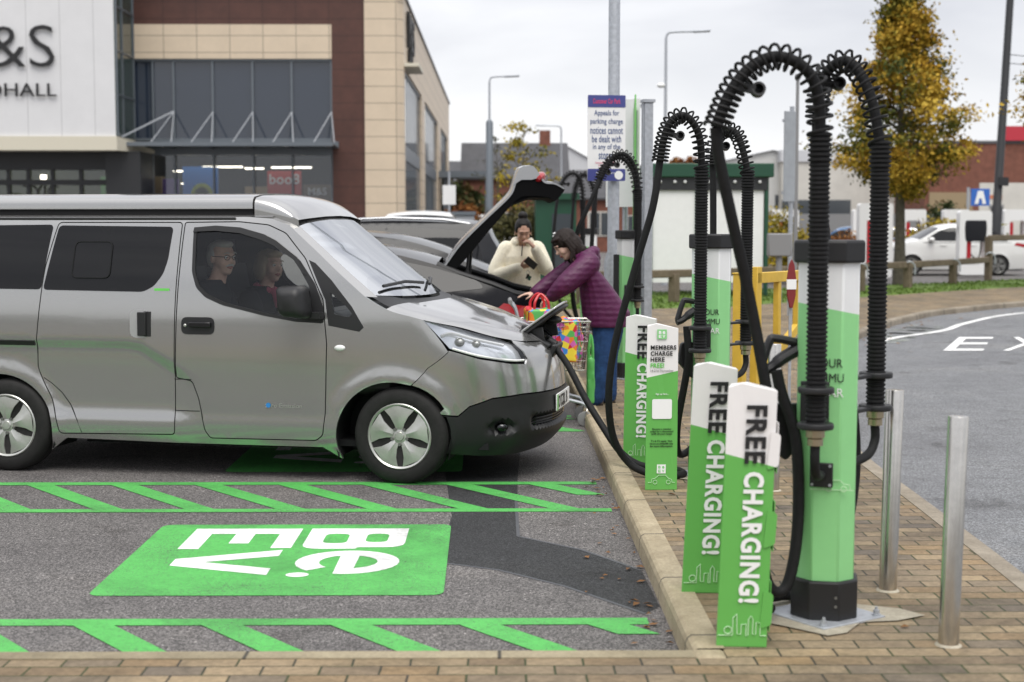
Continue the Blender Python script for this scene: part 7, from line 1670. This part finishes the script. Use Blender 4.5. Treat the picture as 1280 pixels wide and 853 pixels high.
shrub('dark tree top behind the pale warehouse', 14.3, 112, 2.6, 1.6, 7.4, 'rust_leaf', 32, 60, 40, .24)
# ================================================================ light, sky, camera
def sky_world(sun_elev=63, sun_rot=172):
    w = bpy.data.worlds.new('World'); bpy.context.scene.world = w; w.use_nodes = True
    nt = w.node_tree; bg = nt.nodes['Background']; L = nt.links.new
    sk = nt.nodes.new('ShaderNodeTexSky'); sk.sky_type = 'NISHITA'; sk.sun_disc = False
    sk.sun_elevation = R(sun_elev); sk.sun_rotation = R(sun_rot); sk.dust_density = 2; sk.altitude = 30
    tc = nt.nodes.new('ShaderNodeTexCoord'); sp = nt.nodes.new('ShaderNodeSeparateXYZ'); L(tc.outputs['Generated'], sp.inputs[0])
    mp = nt.nodes.new('ShaderNodeMapping'); mp.inputs['Scale'].default_value = (1, 1, 4.2); mp.inputs['Location'].default_value = (.35, .1, .2)
    L(tc.outputs['Generated'], mp.inputs[0])
    n = nt.nodes.new('ShaderNodeTexNoise'); n.inputs['Scale'].default_value = 2.1; n.inputs['Detail'].default_value = 7; n.inputs['Roughness'].default_value = .52; n.inputs['Distortion'].default_value = .35
    L(mp.outputs[0], n.inputs['Vector'])
    cr = nt.nodes.new('ShaderNodeValToRGB'); e = cr.color_ramp.elements
    e[0].position = .38; e[0].color = (.67, .68, .73, 1); e[1].position = .62; e[1].color = (.96, .96, .985, 1)
    L(n.outputs['Fac'], cr.inputs[0])
    # paler near the horizon, brighter overhead (overcast)
    z = nt.nodes.new('ShaderNodeMapRange'); z.inputs[1].default_value = .0; z.inputs[2].default_value = .15; z.inputs[3].default_value = .9; z.inputs[4].default_value = 0
    L(sp.outputs[2], z.inputs[0])
    mh = nt.nodes.new('ShaderNodeMix'); mh.data_type = 'RGBA'; mh.inputs[7].default_value = (1.08, 1.08, 1.08, 1)
    L(z.outputs[0], mh.inputs[0]); L(cr.outputs[0], mh.inputs[6])
    z2 = nt.nodes.new('ShaderNodeMapRange'); z2.inputs[1].default_value = .25; z2.inputs[2].default_value = 1.; z2.inputs[3].default_value = 5.8; z2.inputs[4].default_value = 9.5
    L(sp.outputs[2], z2.inputs[0])
    sc = nt.nodes.new('ShaderNodeVectorMath'); sc.operation = 'SCALE'; L(mh.outputs[2], sc.inputs[0]); L(z2.outputs[0], sc.inputs['Scale'])
    mx = nt.nodes.new('ShaderNodeMix'); mx.data_type = 'RGBA'; mx.inputs[0].default_value = .93
    L(sk.outputs[0], mx.inputs[6]); L(sc.outputs[0], mx.inputs[7]); L(mx.outputs[2], bg.inputs[0])
    bg.inputs[1].default_value = .1
    su = bpy.data.lights.new('sun', 'SUN'); su.energy = 1.35; su.angle = R(40); su.color = (1, .965, .91)
    so = bpy.data.objects.new('sun', su); C.objects.link(so)
    # towards the scene from behind-left, high
    az = R(sun_rot); el = R(sun_elev); d = V3((math.sin(az)*math.cos(el), math.cos(az)*math.cos(el), math.sin(el)))
    so.rotation_euler = (-d).to_track_quat('-Z', 'Y').to_euler()
sky_world()
cam = bpy.data.cameras.new('camera'); co = bpy.data.objects.new('camera', cam); C.objects.link(co)
co.location = (0, 0, 1.655); co.rotation_euler = (R(90-4.5278), 0, R(-.4955))
cam.sensor_width = 36; cam.lens = 36*1850/1280; cam.clip_end = 3000; cam.clip_start = .05
cam.dof.use_dof = True; cam.dof.focus_distance = 8.9; cam.dof.aperture_fstop = 2.6
sc_ = bpy.context.scene; sc_.camera = co
sc_.render.resolution_x = 1024; sc_.render.resolution_y = 682
sc_.view_settings.view_transform = 'Standard'; sc_.view_settings.look = 'None'; sc_.view_settings.exposure = .9; sc_.view_settings.gamma = 1
sc_.render.engine = 'CYCLES'; sc_.cycles.use_denoising = True; sc_.cycles.max_bounces = 8; sc_.cycles.transparent_max_bounces = 16
sc_.cycles.sample_clamp_indirect = 6
